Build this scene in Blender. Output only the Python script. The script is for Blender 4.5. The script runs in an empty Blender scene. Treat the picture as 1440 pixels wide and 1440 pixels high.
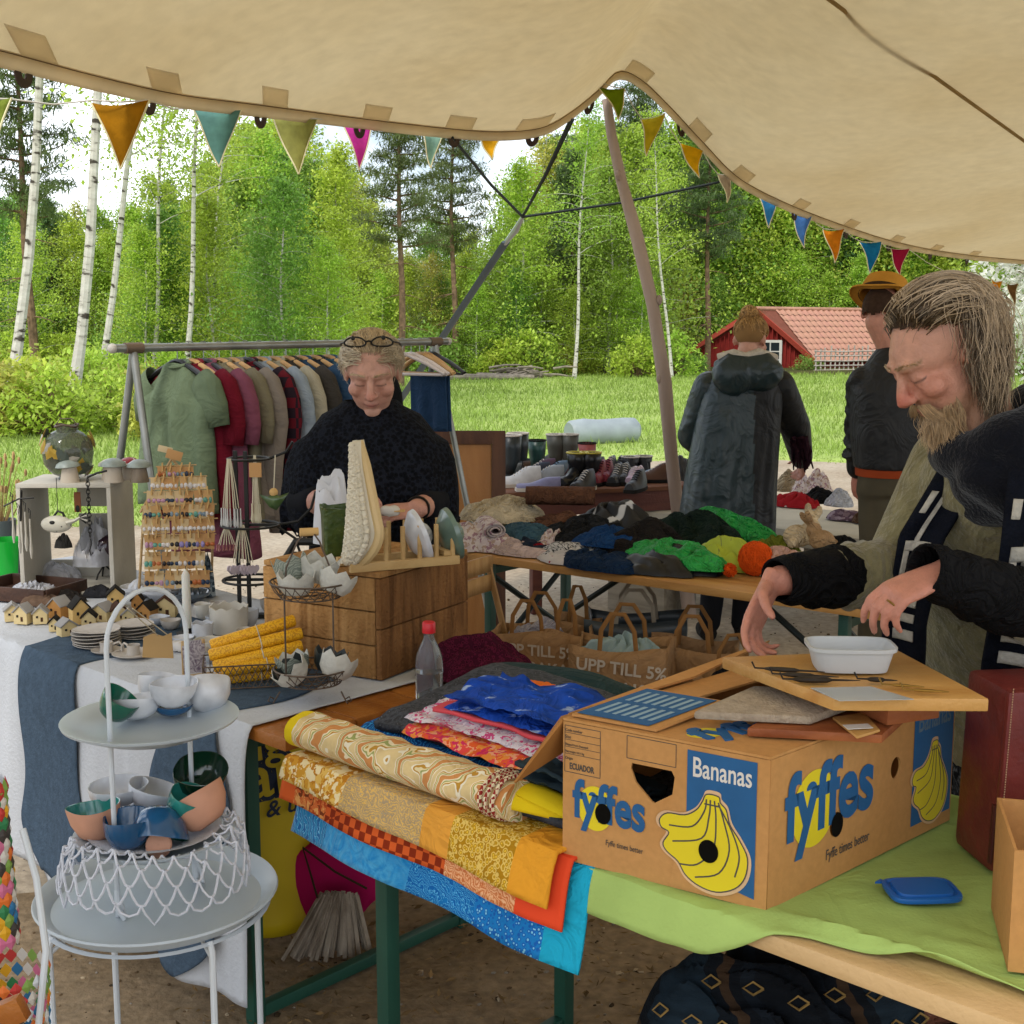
import bpy, bmesh, math, random
from mathutils import Vector, Matrix, noise, Quaternion
R = math.radians
random.seed(7)
scene = bpy.context.scene
F_PX, PITCH, CAM_Z = 1800.0, R(8.06), 1.62
cam_data = bpy.data.cameras.new('camera'); cam = bpy.data.objects.new('camera', cam_data)
scene.collection.objects.link(cam); scene.camera = cam
cam.location = (0, 0, CAM_Z); cam.rotation_euler = (R(90) - PITCH, 0, 0)
cam_data.sensor_width = 36; cam_data.lens = 36 * F_PX / 1440; cam_data.clip_start = .05; cam_data.clip_end = 2000
SUN_EL, SUN_AZ = R(48), R(205)          # azimuth measured clockwise from +Y
world = bpy.data.worlds.new('World'); scene.world = world; world.use_nodes = True
nt = world.node_tree; nt.nodes.clear()
wo = nt.nodes.new('ShaderNodeOutputWorld'); bg = nt.nodes.new('ShaderNodeBackground'); bg.inputs[1].default_value = .11
sky = nt.nodes.new('ShaderNodeTexSky'); sky.sky_type = 'NISHITA'; sky.sun_disc = False
sky.sun_elevation = SUN_EL; sky.sun_rotation = SUN_AZ; sky.dust_density = 2.0
tcw = nt.nodes.new('ShaderNodeTexCoord'); nzw = nt.nodes.new('ShaderNodeTexNoise'); nzw.inputs['Scale'].default_value = 3.2
nzw.inputs['Detail'].default_value = 7; nzw.inputs['Roughness'].default_value = .6
rmp = nt.nodes.new('ShaderNodeValToRGB'); rmp.color_ramp.elements[0].position = .40; rmp.color_ramp.elements[1].position = .60
mxw = nt.nodes.new('ShaderNodeMixRGB'); mxw.inputs[2].default_value = (13.0, 13.6, 14.4, 1)
nt.links.new(tcw.outputs['Generated'], nzw.inputs['Vector']); nt.links.new(nzw.outputs['Fac'], rmp.inputs[0])
nt.links.new(rmp.outputs[0], mxw.inputs[0]); nt.links.new(sky.outputs[0], mxw.inputs[1])
nt.links.new(mxw.outputs[0], bg.inputs[0]); nt.links.new(bg.outputs[0], wo.inputs[0])
sd = bpy.data.lights.new('sun', 'SUN'); sd.energy = 1.5; sd.angle = R(12); sd.color = (1, .96, .9)
sun = bpy.data.objects.new('sun', sd); scene.collection.objects.link(sun)
sv = Vector((math.sin(SUN_AZ) * math.cos(SUN_EL), math.cos(SUN_AZ) * math.cos(SUN_EL), math.sin(SUN_EL)))
sun.rotation_euler = sv.to_track_quat('Z', 'Y').to_euler(); sun.location = sv * 40
scene.view_settings.view_transform = 'Standard'; scene.view_settings.look = 'None'
scene.view_settings.gamma = 1; scene.view_settings.exposure = 0.5
scene.cycles.max_bounces = 6; scene.cycles.diffuse_bounces = 3; scene.cycles.transmission_bounces = 6; scene.cycles.transparent_max_bounces = 8
CO = Vector((0, 0, CAM_Z)); FW = Vector((0, math.cos(PITCH), -math.sin(PITCH))); UP = Vector((0, math.sin(PITCH), math.cos(PITCH)))
def ray(px, py): return Vector((1, 0, 0)) * ((px - 720) / F_PX) + UP * (-(py - 720) / F_PX) + FW
def PZ(px, py, z): d = ray(px, py); return CO + d * ((z - CAM_Z) / d.z)
def PY(px, py, Y): d = ray(px, py); return CO + d * (Y / d.y)
coll = scene.collection
V = Vector
def N3(p, s=1.0, o=0.0): return noise.noise(V(p) * s + V((o, o * 1.7, o * .6)))
class MB:
    def __init__(s): s.v = []; s.f = []; s.m = []; s.cm = 0
    def add(s, vs, fs):
        b = len(s.v); s.v.extend(V(p) for p in vs); s.f.extend(tuple(i + b for i in f) for f in fs); s.m.extend([s.cm] * len(fs)); return s
    def mark(s): return len(s.v)
    def xf(s, M, a=0):
        for i in range(a, len(s.v)): s.v[i] = M @ s.v[i]
        return s
    def box(s, c, d, M=None):
        x, y, z = d[0] / 2, d[1] / 2, d[2] / 2; c = V(c)
        vs = [V((i, j, k)) for k in (-z, z) for j in (-y, y) for i in (-x, x)]
        vs = [(M @ p if M else p) + c for p in vs]
        return s.add(vs, [(0, 2, 3, 1), (4, 5, 7, 6), (0, 1, 5, 4), (2, 6, 7, 3), (0, 4, 6, 2), (1, 3, 7, 5)])
    def tube(s, pts, r, n=8, cap=True, flat=1.0, fdir=None):
        pts = [V(p) for p in pts]; k = len(pts)
        rs = list(r) if isinstance(r, (list, tuple)) else [r] * k
        up = None; vs = []
        for i, p in enumerate(pts):
            t = (pts[min(i + 1, k - 1)] - pts[max(i - 1, 0)])
            t = t.normalized() if t.length > 1e-9 else V((0, 0, 1))
            if up is None:
                a = V(fdir) if fdir else (V((0, 0, 1)) if abs(t.z) < .9 else V((1, 0, 0)))
                up = (a - t * a.dot(t)).normalized()
            else: up = (up - t * up.dot(t)).normalized()
            sd_ = t.cross(up)
            for j in range(n):
                a = 2 * math.pi * j / n
                vs.append(p + (sd_ * math.cos(a) + up * math.sin(a) * flat) * rs[i])
        fs = [(i * n + j, i * n + (j + 1) % n, (i + 1) * n + (j + 1) % n, (i + 1) * n + j) for i in range(k - 1) for j in range(n)]
        if cap: fs += [tuple(range(n - 1, -1, -1)), tuple((k - 1) * n + j for j in range(n))]
        return s.add(vs, fs)
    def lathe(s, prof, n=24, c=(0, 0, 0), fn=None, cap=False):
        c = V(c); vs = []; k = len(prof)
        for i, (r, z) in enumerate(prof):
            for j in range(n):
                a = 2 * math.pi * j / n; rr, zz = (r, z) if fn is None else fn(r, z, a, i)
                vs.append(c + V((rr * math.cos(a), rr * math.sin(a), zz)))
        fs = [(i * n + j, i * n + (j + 1) % n, (i + 1) * n + (j + 1) % n, (i + 1) * n + j) for i in range(k - 1) for j in range(n)]
        if cap: fs += [tuple(range(n - 1, -1, -1)), tuple((k - 1) * n + j for j in range(n))]
        return s.add(vs, fs)
    def ell(s, c, r, nu=16, nv=10, M=None, fn=None):
        c = V(c); vs = [V((0, 0, -1))]; fs = []
        for i in range(1, nv):
            ph = math.pi * i / nv - math.pi / 2
            for j in range(nu):
                a = 2 * math.pi * j / nu; vs.append(V((math.cos(ph) * math.cos(a), math.cos(ph) * math.sin(a), math.sin(ph))))
        vs.append(V((0, 0, 1)))
        if fn: vs = [p * fn(p) for p in vs]
        rr = (r, r, r) if isinstance(r, (int, float)) else r
        vs = [V((p.x * rr[0], p.y * rr[1], p.z * rr[2])) for p in vs]
        vs = [(M @ p if M else p) + c for p in vs]
        for j in range(nu): fs.append((0, 1 + (j + 1) % nu, 1 + j))
        for i in range(nv - 2):
            for j in range(nu):
                a = 1 + i * nu; fs.append((a + j, a + (j + 1) % nu, a + nu + (j + 1) % nu, a + nu + j))
        t = len(vs) - 1; a = 1 + (nv - 2) * nu
        for j in range(nu): fs.append((t, a + j, a + (j + 1) % nu))
        return s.add(vs, fs)
    def grid(s, fn, nu, nv, cu=False):
        vs = [V(fn(i / nu, j / nv)) for j in range(nv + 1) for i in range(nu + (0 if cu else 1))]
        w = nu if cu else nu + 1
        fs = [(j * w + i, j * w + (i + 1) % w, (j + 1) * w + (i + 1) % w, (j + 1) * w + i) for j in range(nv) for i in range(nu)]
        return s.add(vs, fs)
    def prism(s, poly, z0, z1, M=None):
        n = len(poly); vs = [V((x, y, z0)) for x, y in poly] + [V((x, y, z1)) for x, y in poly]
        if M: vs = [M @ p for p in vs]
        return s.add(vs, [tuple(range(n - 1, -1, -1)), tuple(range(n, 2 * n))] + [(i, (i + 1) % n, n + (i + 1) % n, n + i) for i in range(n)])
    def loft(s, rings, cap=True, closed=True):
        n = len(rings[0]); vs = [p for r in rings for p in r]; m = n if closed else n - 1
        fs = [(i * n + j, i * n + (j + 1) % n, (i + 1) * n + (j + 1) % n, (i + 1) * n + j) for i in range(len(rings) - 1) for j in range(m)]
        if cap: fs += [tuple(range(n - 1, -1, -1)), tuple((len(rings) - 1) * n + j for j in range(n))]
        return s.add(vs, fs)
def mesh_of(mb, name='mesh', smooth=True, bevel=0, angle=40, weld=False):
    me = bpy.data.meshes.new(name); me.from_pydata([tuple(p) for p in mb.v], [], mb.f)
    if any(mb.m): me.polygons.foreach_set('material_index', mb.m)
    if bevel or weld:
        bm = bmesh.new(); bm.from_mesh(me)
        if weld: bmesh.ops.remove_doubles(bm, verts=bm.verts, dist=1e-5)
        if bevel:
            es = [e for e in bm.edges if len(e.link_faces) == 2 and e.calc_face_angle(0) > R(30)]
            bmesh.ops.bevel(bm, geom=es, offset=bevel, segments=2, affect='EDGES', profile=.6)
        bm.to_mesh(me); bm.free()
    if smooth:
        me.polygons.foreach_set('use_smooth', [True] * len(me.polygons)); me.set_sharp_from_angle(angle=R(angle))
    me.update(); return me
def link(name, me, m=None, parent=None, loc=None, rz=0, rot=None):
    o = bpy.data.objects.new(name, me); coll.objects.link(o)
    if m is not None and me is not None and not me.materials:
        for q in (m if isinstance(m, (list, tuple)) else [m]): me.materials.append(q)
    if parent: o.parent = parent
    if loc is not None: o.location = loc
    if rot is not None: o.rotation_euler = rot
    elif rz: o.rotation_euler = (0, 0, rz)
    return o
def O(name, mb, m, parent=None, smooth=True, bevel=0, solid=0, subd=0, angle=40, **k):
    o = link(name, mesh_of(mb, name, smooth, bevel, angle), m, parent, **k)
    if solid: md = o.modifiers.new('thickness', 'SOLIDIFY'); md.thickness = solid; md.offset = 0
    if subd: md = o.modifiers.new('subdivision', 'SUBSURF'); md.levels = subd; md.render_levels = subd
    return o
def tag(o, label, cat, group=None):
    o['label'] = label; o['category'] = cat
    if group: o['group'] = group
    return o
def T(name, label, cat, loc=(0, 0, 0), rz=0, group=None):
    o = bpy.data.objects.new(name, None); coll.objects.link(o); o.location = loc; o.rotation_euler = (0, 0, rz); o.empty_display_size = .05
    return tag(o, label, cat, group)
def S(o, kind='structure'): o['kind'] = kind; return o
def dup(root, loc=None, rz=None, label=None, group=None, scale=None, par=None):
    r = root.copy(); coll.objects.link(r)
    if par: r.parent = par
    if loc is not None: r.location = loc
    if rz is not None: r.rotation_euler = (root.rotation_euler[0], root.rotation_euler[1], rz)
    if scale: r.scale = (scale,) * 3 if isinstance(scale, (int, float)) else scale
    if label: r['label'] = label
    if group: r['group'] = group
    for ch in list(root.children):
        c = ch.copy(); coll.objects.link(c); c.parent = r
        for g in list(ch.children):
            d = g.copy(); coll.objects.link(d); d.parent = c
    return r
def remesh(mb, voxel, smooth=2, factor=.5):
    me = mesh_of(mb, 'tmp', False); o = bpy.data.objects.new('tmp', me); coll.objects.link(o)
    md = o.modifiers.new('r', 'REMESH'); md.mode = 'VOXEL'; md.voxel_size = voxel
    if smooth: q = o.modifiers.new('s', 'SMOOTH'); q.iterations = smooth; q.factor = factor
    dg = bpy.context.evaluated_depsgraph_get(); out = bpy.data.meshes.new_from_object(o.evaluated_get(dg))
    bpy.data.objects.remove(o); bpy.data.meshes.remove(me)
    out.polygons.foreach_set('use_smooth', [True] * len(out.polygons)); return out
def vcol(me, fn, name='Col'):
    at = me.color_attributes.new(name, 'FLOAT_COLOR', 'POINT')
    buf = []
    for v in me.vertices: c = fn(v.co); buf += [c[0], c[1], c[2], 1]
    at.data.foreach_set('color', buf)
def frame(o, ex, ey, ez=None):
    ex, ey = V(ex), V(ey); ez = V(ez) if ez is not None else ex.cross(ey).normalized()
    M = Matrix.Identity(4)
    for i in range(3): M[i][0], M[i][1], M[i][2], M[i][3] = ex[i], ey[i], ez[i], o[i]
    return M
def text_mesh(txt, size=1, off=0, depth=.0004, align='LEFT', shear=0, space=1):
    cu = bpy.data.curves.new('t', 'FONT'); cu.body = txt; cu.size = size; cu.offset = off; cu.extrude = depth; cu.align_x = align; cu.shear = shear
    cu.space_character = space; cu.resolution_u = 4
    o = bpy.data.objects.new('t', cu); coll.objects.link(o)
    dg = bpy.context.evaluated_depsgraph_get(); me = bpy.data.meshes.new_from_object(o.evaluated_get(dg)); bpy.data.objects.remove(o)
    me.materials.clear(); return me
def shape_mesh(outs, depth):
    cu = bpy.data.curves.new('s', 'CURVE'); cu.dimensions = '2D'; cu.fill_mode = 'BOTH'; cu.extrude = depth
    for pl in outs:
        sp = cu.splines.new('POLY'); sp.points.add(len(pl) - 1); sp.use_cyclic_u = True
        for i, (x, y) in enumerate(pl): sp.points[i].co = (x, y, 0, 1)
    o = bpy.data.objects.new('s', cu); coll.objects.link(o)
    dg = bpy.context.evaluated_depsgraph_get(); me = bpy.data.meshes.new_from_object(o.evaluated_get(dg)); bpy.data.objects.remove(o)
    me.materials.clear(); return me
def circ(cx, cy, r, n=28, ry=None): return [(cx + r * math.cos(2 * math.pi * i / n), cy + (ry or r) * math.sin(2 * math.pi * i / n)) for i in range(n)]
def lin(h):
    h = h.lstrip('#'); c = [int(h[i:i + 2], 16) / 255 for i in (0, 2, 4)]
    return tuple((x / 12.92 if x <= .04045 else ((x + .055) / 1.055) ** 2.4) for x in c) + (1,)
def node(nt, t, **k):
    n = nt.nodes.new(t)
    for a, b in k.items():
        if hasattr(n, a): setattr(n, a, b)
    return n
MATS = {}
def mat(name, col, rough=.75, var=.12, vs=6, bump=.0, bs=60, metal=0, spec=.4, trans=0, pat=None, cols=None, ps=20, stretch=(1, 1, 1), attr=None, alpha=None, sheen=0, dist=0.0, glass=0, transl=0, island=0, rot=(0, 0, 0), coat=0, sss=0, obj=0, wr=0, wrs=11):
    if name in MATS: return MATS[name]
    m = bpy.data.materials.new(name); m.use_nodes = True; nt = m.node_tree; L = nt.links.new
    b = nt.nodes['Principled BSDF']; out = nt.nodes['Material Output']
    col = lin(col) if isinstance(col, str) else tuple(col) + ((1,) if len(col) == 3 else ())
    if rough >= .8 and spec == .4: spec = .12
    b.inputs['Roughness'].default_value = rough; b.inputs['Metallic'].default_value = metal; b.inputs['Specular IOR Level'].default_value = spec
    if sheen: b.inputs['Sheen Weight'].default_value = sheen
    if coat: b.inputs['Coat Weight'].default_value = coat; b.inputs['Coat Roughness'].default_value = .12
    if sss: b.inputs['Subsurface Weight'].default_value = sss; b.inputs['Subsurface Radius'].default_value = (.012, .005, .003)
    tc = node(nt, 'ShaderNodeTexCoord'); mp = node(nt, 'ShaderNodeMapping'); mp.inputs['Scale'].default_value = stretch; mp.inputs['Rotation'].default_value = rot
    L(tc.outputs['Object'], mp.inputs[0]); vec = mp.outputs[0]
    def nz(scale, detail=4, src=vec, di=0):
        n = node(nt, 'ShaderNodeTexNoise'); n.inputs['Scale'].default_value = scale; n.inputs['Detail'].default_value = detail; n.inputs['Distortion'].default_value = di; L(src, n.inputs['Vector']); return n
    src = None
    if attr: a = node(nt, 'ShaderNodeAttribute'); a.attribute_name = attr; src = a.outputs['Color']
    elif pat:
        if pat == 'wave': t = node(nt, 'ShaderNodeTexWave'); t.inputs['Scale'].default_value = ps; t.inputs['Distortion'].default_value = dist; t.inputs['Detail'].default_value = 3; t.inputs['Detail Scale'].default_value = 1.5; f = t.outputs['Fac']
        elif pat == 'rings': t = node(nt, 'ShaderNodeTexWave', wave_type='RINGS'); t.inputs['Scale'].default_value = ps; t.inputs['Distortion'].default_value = dist; t.inputs['Detail'].default_value = 3; f = t.outputs['Fac']
        elif pat == 'vor': t = node(nt, 'ShaderNodeTexVoronoi'); t.inputs['Scale'].default_value = ps; f = t.outputs['Distance']
        elif pat == 'cells':
            t = node(nt, 'ShaderNodeTexVoronoi'); t.inputs['Scale'].default_value = ps; sp = node(nt, 'ShaderNodeSeparateColor'); L(t.outputs['Color'], sp.inputs[0]); f = sp.outputs[0]
        elif pat == 'brick': t = node(nt, 'ShaderNodeTexBrick'); t.inputs['Scale'].default_value = ps; f = t.outputs['Fac']
        elif pat == 'check': t = node(nt, 'ShaderNodeTexChecker'); t.inputs['Scale'].default_value = ps; f = t.outputs['Fac']
        elif pat == 'noise': t = nz(ps, 5, vec, dist); f = t.outputs['Fac']
        if pat != 'noise':
            if dist and pat in ('vor', 'cells', 'check'):
                dn = nz(ps * .6, 2); mx = node(nt, 'ShaderNodeMixRGB'); mx.inputs[0].default_value = dist; L(vec, mx.inputs[1]); L(dn.outputs['Color'], mx.inputs[2]); L(mx.outputs[0], t.inputs['Vector'])
            else: L(vec, t.inputs['Vector'])
        rp = node(nt, 'ShaderNodeValToRGB'); cr = rp.color_ramp
        cr.interpolation = 'LINEAR' if pat in ('wave', 'rings', 'noise') and not island else 'CONSTANT'
        if pat in ('wave', 'rings') and len(cols) > 3: cr.interpolation = 'CONSTANT'
        cs = [(c if isinstance(c, tuple) else (i / max(1, len(cols) - (1 if cr.interpolation == 'LINEAR' else 0)), c)) for i, c in enumerate(cols)]
        while len(cr.elements) < len(cs): cr.elements.new(.5)
        for i, (p, c) in enumerate(cs): cr.elements[i].position = p; cr.elements[i].color = lin(c)
        L(f, rp.inputs[0]); src = rp.outputs[0]
    else:
        rg = node(nt, 'ShaderNodeRGB'); rg.outputs[0].default_value = col; src = rg.outputs[0]
    if var:
        n = nz(vs, 5); hs = node(nt, 'ShaderNodeHueSaturation'); mr = node(nt, 'ShaderNodeMapRange')
        mr.inputs[1].default_value = .3; mr.inputs[2].default_value = .7; mr.inputs[3].default_value = 1 - var; mr.inputs[4].default_value = 1 + var
        L(n.outputs['Fac'], mr.inputs[0]); L(mr.outputs[0], hs.inputs['Value']); L(src, hs.inputs['Color']); src = hs.outputs[0]
    if island or obj:
        g = node(nt, 'ShaderNodeNewGeometry'); oi = node(nt, 'ShaderNodeObjectInfo')
        hs = node(nt, 'ShaderNodeHueSaturation'); mr = node(nt, 'ShaderNodeMapRange'); mr.inputs[3].default_value = 1 - island; mr.inputs[4].default_value = 1 + island
        L(g.outputs['Random Per Island'], mr.inputs[0]); L(mr.outputs[0], hs.inputs['Value'])
        mo = node(nt, 'ShaderNodeMapRange'); mo.inputs[3].default_value = .5 - obj * .5; mo.inputs[4].default_value = .5 + obj * .5
        L(oi.outputs['Random'], mo.inputs[0]); L(mo.outputs[0], hs.inputs['Hue']); L(src, hs.inputs['Color']); src = hs.outputs[0]
    L(src, b.inputs['Base Color'])
    if bump:
        n = nz(bs, 6, tc.outputs['Object']) if pat is None or pat == 'noise' else nz(bs, 6); bp = node(nt, 'ShaderNodeBump'); bp.inputs['Strength'].default_value = bump; bp.inputs['Distance'].default_value = .01
        L(n.outputs['Fac'], bp.inputs['Height']); L(bp.outputs[0], b.inputs['Normal'])
    if wr:
        n = nz(wrs, 3, tc.outputs['Object'], 1.6); cv = node(nt, 'ShaderNodeMapRange'); cv.inputs[1].default_value = .3; cv.inputs[2].default_value = .5; pg = node(nt, 'ShaderNodeMath', operation='PINGPONG'); pg.inputs[1].default_value = .5
        L(n.outputs['Fac'], pg.inputs[0]); L(pg.outputs[0], cv.inputs[0]); b2 = node(nt, 'ShaderNodeBump'); b2.inputs['Strength'].default_value = wr; b2.inputs['Distance'].default_value = .02; L(cv.outputs[0], b2.inputs['Height'])
        if bump: L(bp.outputs[0], b2.inputs['Normal'])
        L(b2.outputs[0], b.inputs['Normal'])
    if glass:
        b.inputs['Transmission Weight'].default_value = glass; b.inputs['IOR'].default_value = 1.3
    if alpha is not None: b.inputs['Alpha'].default_value = alpha
    if transl:
        tr = node(nt, 'ShaderNodeBsdfTranslucent'); ms = node(nt, 'ShaderNodeMixShader'); ms.inputs[0].default_value = transl
        L(src, tr.inputs[0]); L(b.outputs[0], ms.inputs[1]); L(tr.outputs[0], ms.inputs[2]); L(ms.outputs[0], out.inputs[0])
    MATS[name] = m; return m
def wood(name, c1, c2, ax='x', ps=9, rough=.6, bump=.25, dist=5, var=.16):
    st = {'x': (.12, 1, 1), 'y': (1, .12, 1), 'z': (1, 1, .12)}[ax]
    return mat(name, c1, rough=rough, pat='noise', cols=[c2, c1, c2, c1], ps=ps * 2.2, stretch=st, dist=1.2, var=var, vs=3, bump=bump, bs=90)
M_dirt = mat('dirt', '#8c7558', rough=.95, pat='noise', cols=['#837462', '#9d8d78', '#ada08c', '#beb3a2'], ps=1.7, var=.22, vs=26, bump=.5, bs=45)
M_meadow = mat('meadow_soil', '#6d8a35', rough=.95, pat='noise', cols=['#7a9440', '#8ea552', '#a0b062', '#93a655'], ps=.35, var=.2, vs=6, bump=.4, bs=9)
M_floor = mat('forest_soil', '#4b4a26', rough=1, var=.3, vs=1)
def gz(x, y): return -max(0, y - 47) * .05
mb = MB(); mb.grid(lambda u, v: V(((u - .5) * 900, -30 + v * 900, -.02 - max(0, (-30 + v * 900) - 60) * .002 - (2.5 if v > .2 else 0))), 40, 40)
S(O('ground', mb, M_floor))
def sand_edge(x): return 15.6 + .10 * x + .35 * math.sin(x * .9) + .2 * math.sin(x * 2.3 + 1) - (4.6 if x < -2.5 else 4.6 * max(0, min(1, (.5 - x) / 3.0)))
mb = MB(); mb.grid(lambda u, v: V(((u - .5) * 40, -6 + v * 26, .012 * N3(((u - .5) * 40, v * 26, 0), 1.5) + .004 * N3(((u - .5) * 40, v * 26, 0), 9))), 200, 130)
S(O('sandy_ground', mb, M_dirt))
M_brown_ground = mat('brown_ground', '#6a5640', rough=.98, pat='noise', cols=['#665540', '#7a6850', '#8c7a62', '#9c8b74'], ps=2.6, var=.25, vs=34, bump=.7, bs=50)  # ground sheet around the near tables, darker brown than the sand
mb = MB(); mb.grid(lambda u, v: (lambda a, r: V((.1 + math.cos(a) * r * (2.6 + .35 * math.sin(a * 3) + .2 * math.sin(a * 7)), 2.35 + math.sin(a) * r * (1.75 + .2 * math.sin(a * 5) + .1 * math.sin(a * 11)), .005 * (1 if r < .97 else -4) + .012 * N3((.1 + math.cos(a) * r * 2.6, 8.35 + math.sin(a) * r * 1.75, 0), 1.5) + .006 * N3((math.cos(a) * r * 2.6, math.sin(a) * r * 1.75, 0), 14))))(u * 6.283, .001 + v * .999), 120, 60, cu=True); S(O('brown_ground', mb, M_brown_ground))
def med(u, v):
    x = (u - .5) * 110; y0 = sand_edge(x); y = y0 + (v ** 1.4) * (62 - y0)
    return V((x, y, .03 * (1 if v > 0 else -.6) + gz(x, y) + .03 * N3((x, y, 0), .6) * min(1, v * 9)))
mb = MB(); mb.grid(med, 160, 70); S(O('meadow', mb, M_meadow))
mb = MB(); mb.grid(lambda u, v: V(((u - .5) * 240, 60 + v * 120, -.55 - v * 2)), 20, 10); S(O('forest_floor', mb, M_floor))
# grass blades
rng = random.Random(3); mb = MB()
for i in range(110000):
    y = 10 + 38 * rng.random() ** 1.8; x = rng.uniform(-.5, .5) * y * 1.0
    if y < sand_edge(x) - .25 * rng.random(): continue
    h = rng.uniform(.05, .12) * (1.6 if rng.random() < .05 else 1) * (.8 + y * .012) * min(1, .3 + (y - sand_edge(x)) * .5); a = rng.uniform(0, 6.28); w = .004 + y * .00042
    lx, ly = rng.uniform(-.6, .6) * h, rng.uniform(-.6, .6) * h; z = gz(x, y) + .02
    mb.add([(x - w * math.cos(a), y - w * math.sin(a), z), (x + w * math.cos(a), y + w * math.sin(a), z), (x + lx, y + ly, z + h)], [(0, 1, 2)])
M_grass = mat('grass_blade', '#93aa50', rough=.6, var=.22, vs=.5, island=.35, transl=.45)
S(tag(O('grass', mb, M_grass, smooth=False), 'short green meadow grass beyond the sandy ground', 'grass'), 'stuff')
# pebbles, leaf litter and twigs on the sandy ground near the stalls
mb = MB(); rng = random.Random(5)
for i in range(5200):
    y = 1.6 + 6.5 * rng.random() ** 1.3; x = rng.uniform(-.6, .62) * (y + .6); r = rng.uniform(.002, .006) * (2.2 if rng.random() < .05 else 1)
    k = mb.mark(); mb.ell((0, 0, 0), (r * rng.uniform(.8, 1.7), r, r * .6), 5, 3); mb.xf(Matrix.Translation((x, y, .006 + .012 * N3((x, y + 6, 0), 1.5))) @ Matrix.Rotation(rng.uniform(0, 6), 4, 'Z'), k)
S(tag(O('gravel', mb, mat('gravel_bits', '#6d5a44', rough=.9, pat='cells', cols=['#5a4833', '#7d6a52', '#a8977c', '#3f3324', '#8b8378'], ps=40), smooth=False), 'small stones and dry litter on the trodden ground', 'gravel'), 'stuff')
mb = MB()
for i in range(2600):
    y = 2.3 + 2.4 * rng.random(); x = rng.uniform(-.28, .35) * y; a = rng.uniform(0, 6); l = rng.uniform(.006, .018)
    d = V((math.cos(a), math.sin(a), 0)); n = V((-d.y, d.x, 0)); p = V((x, y, .014 + .012 * N3((x, y + 6, 0), 1.5)))
    w = l * rng.choice((.08, .1, .4)); mb.add([p - d * l, p + n * w + V((0, 0, .004)), p + d * l + V((0, 0, rng.uniform(0, .01))), p - n * w], [(0, 1, 2, 3)])
S(tag(O('leaf_litter', mb, mat('litter', '#77603f', rough=.9, island=.5, var=.2), smooth=False), 'dry twigs and leaf litter lying under the tables', 'litter'), 'stuff')
M_birch = mat('birch_bark', '#c9c6be', rough=.8, pat='noise', cols=[(0, '#3a3631'), (.36, '#4a443d'), (.43, '#bdb8ae'), (1, '#dcd9d2')], ps=4.0, stretch=(.8, .8, 2.2), var=.1)
M_pineb = mat('pine_bark', '#6e5a48', rough=.95, pat='noise', cols=['#4e4136', '#7a6350', '#8d7258'], ps=6, var=.2, bump=.4, bs=12)
def leafm(n, c, isl=.35, ob=.04): return mat(n, c, rough=.5, var=.15, vs=.4, island=isl, transl=.5, obj=ob)
M_lbirch = leafm('leaf_birch', '#a2bb48'); M_lfresh = leafm('leaf_fresh', '#b6cd52'); M_ldark = leafm('leaf_alder', '#8aab4c')
M_lyel = leafm('leaf_yellow', '#bfbe5c'); M_npine = leafm('needle_pine', '#6e7f4e', .3); M_nspr = leafm('needle_spruce', '#607c48', .35); M_bloss = leafm('blossom', '#e9e8e0', .12)
def leaves(mb, c, n, sp, sz, rng, droop=0, flat=1.0, thin=.62):
    for _ in range(n):
        p = V((c.x + rng.gauss(0, sp), c.y + rng.gauss(0, sp), c.z + rng.gauss(0, sp * flat) - abs(rng.gauss(0, droop))))
        a = rng.uniform(0, 6.283); b = rng.uniform(-1.1, 1.1); s = sz * rng.uniform(.6, 1.3)
        d = V((math.cos(a) * math.cos(b), math.sin(a) * math.cos(b), math.sin(b))); q = V((-math.sin(a), math.cos(a), rng.uniform(-.8, .8))).normalized() * s * thin
        d *= s; k = len(mb.v); mb.v += [p - d, p + q, p + d, p - q]; mb.f.append((k, k + 1, k + 2, k + 3)); mb.m.append(0)
def birch(seed, H=10, r0=.11, start=.25, nl=30, lw=.34, lsz=.085, lean=0, dens=46):
    rng = random.Random(seed); tr = MB(); cr = MB(); pts = []; ox = rng.uniform(-1, 1); bend = rng.uniform(-.3, .3)
    for i in range(11):
        t = i / 10; pts.append(V((lean * t * H + bend * math.sin(t * 3) * .5 + .08 * math.sin(t * 9 + ox), .12 * math.sin(t * 7 + ox * 3), t * H)))
    tr.tube(pts, [r0 * (1.25 if i == 0 else 1 - .9 * i / 10) + .008 for i in range(11)], 8)
    for l in range(nl):
        t = start + (1 - start) * ((l + rng.random()) / nl); i = min(9, int(t * 10)); b = pts[i].lerp(pts[i + 1], t * 10 - i)
        a = l * 2.4 + rng.uniform(-.5, .5); ln = (H * lw * (1 - t) ** .75 + .45) * rng.uniform(.7, 1.15); el = rng.uniform(.25, .95)
        lp = [b];
        for k in range(1, 5):
            e = el - k * .14; lp.append(lp[-1] + V((math.cos(a) * math.cos(e), math.sin(a) * math.cos(e), math.sin(e))) * ln / 4)
        tr.tube(lp, [r0 * .3 * (1 - t * .7), r0 * .22 * (1 - t * .7), r0 * .14, r0 * .08, .006], 4, cap=False)
        for k in range(1, 5):
            for j in range(2):
                o = V((rng.gauss(0, ln * .16), rng.gauss(0, ln * .16), rng.gauss(0, ln * .12)))
                leaves(cr, lp[k] + o, int(dens * .5), .17 + ln * .06, lsz, rng, .22)
    return tr, cr
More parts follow.
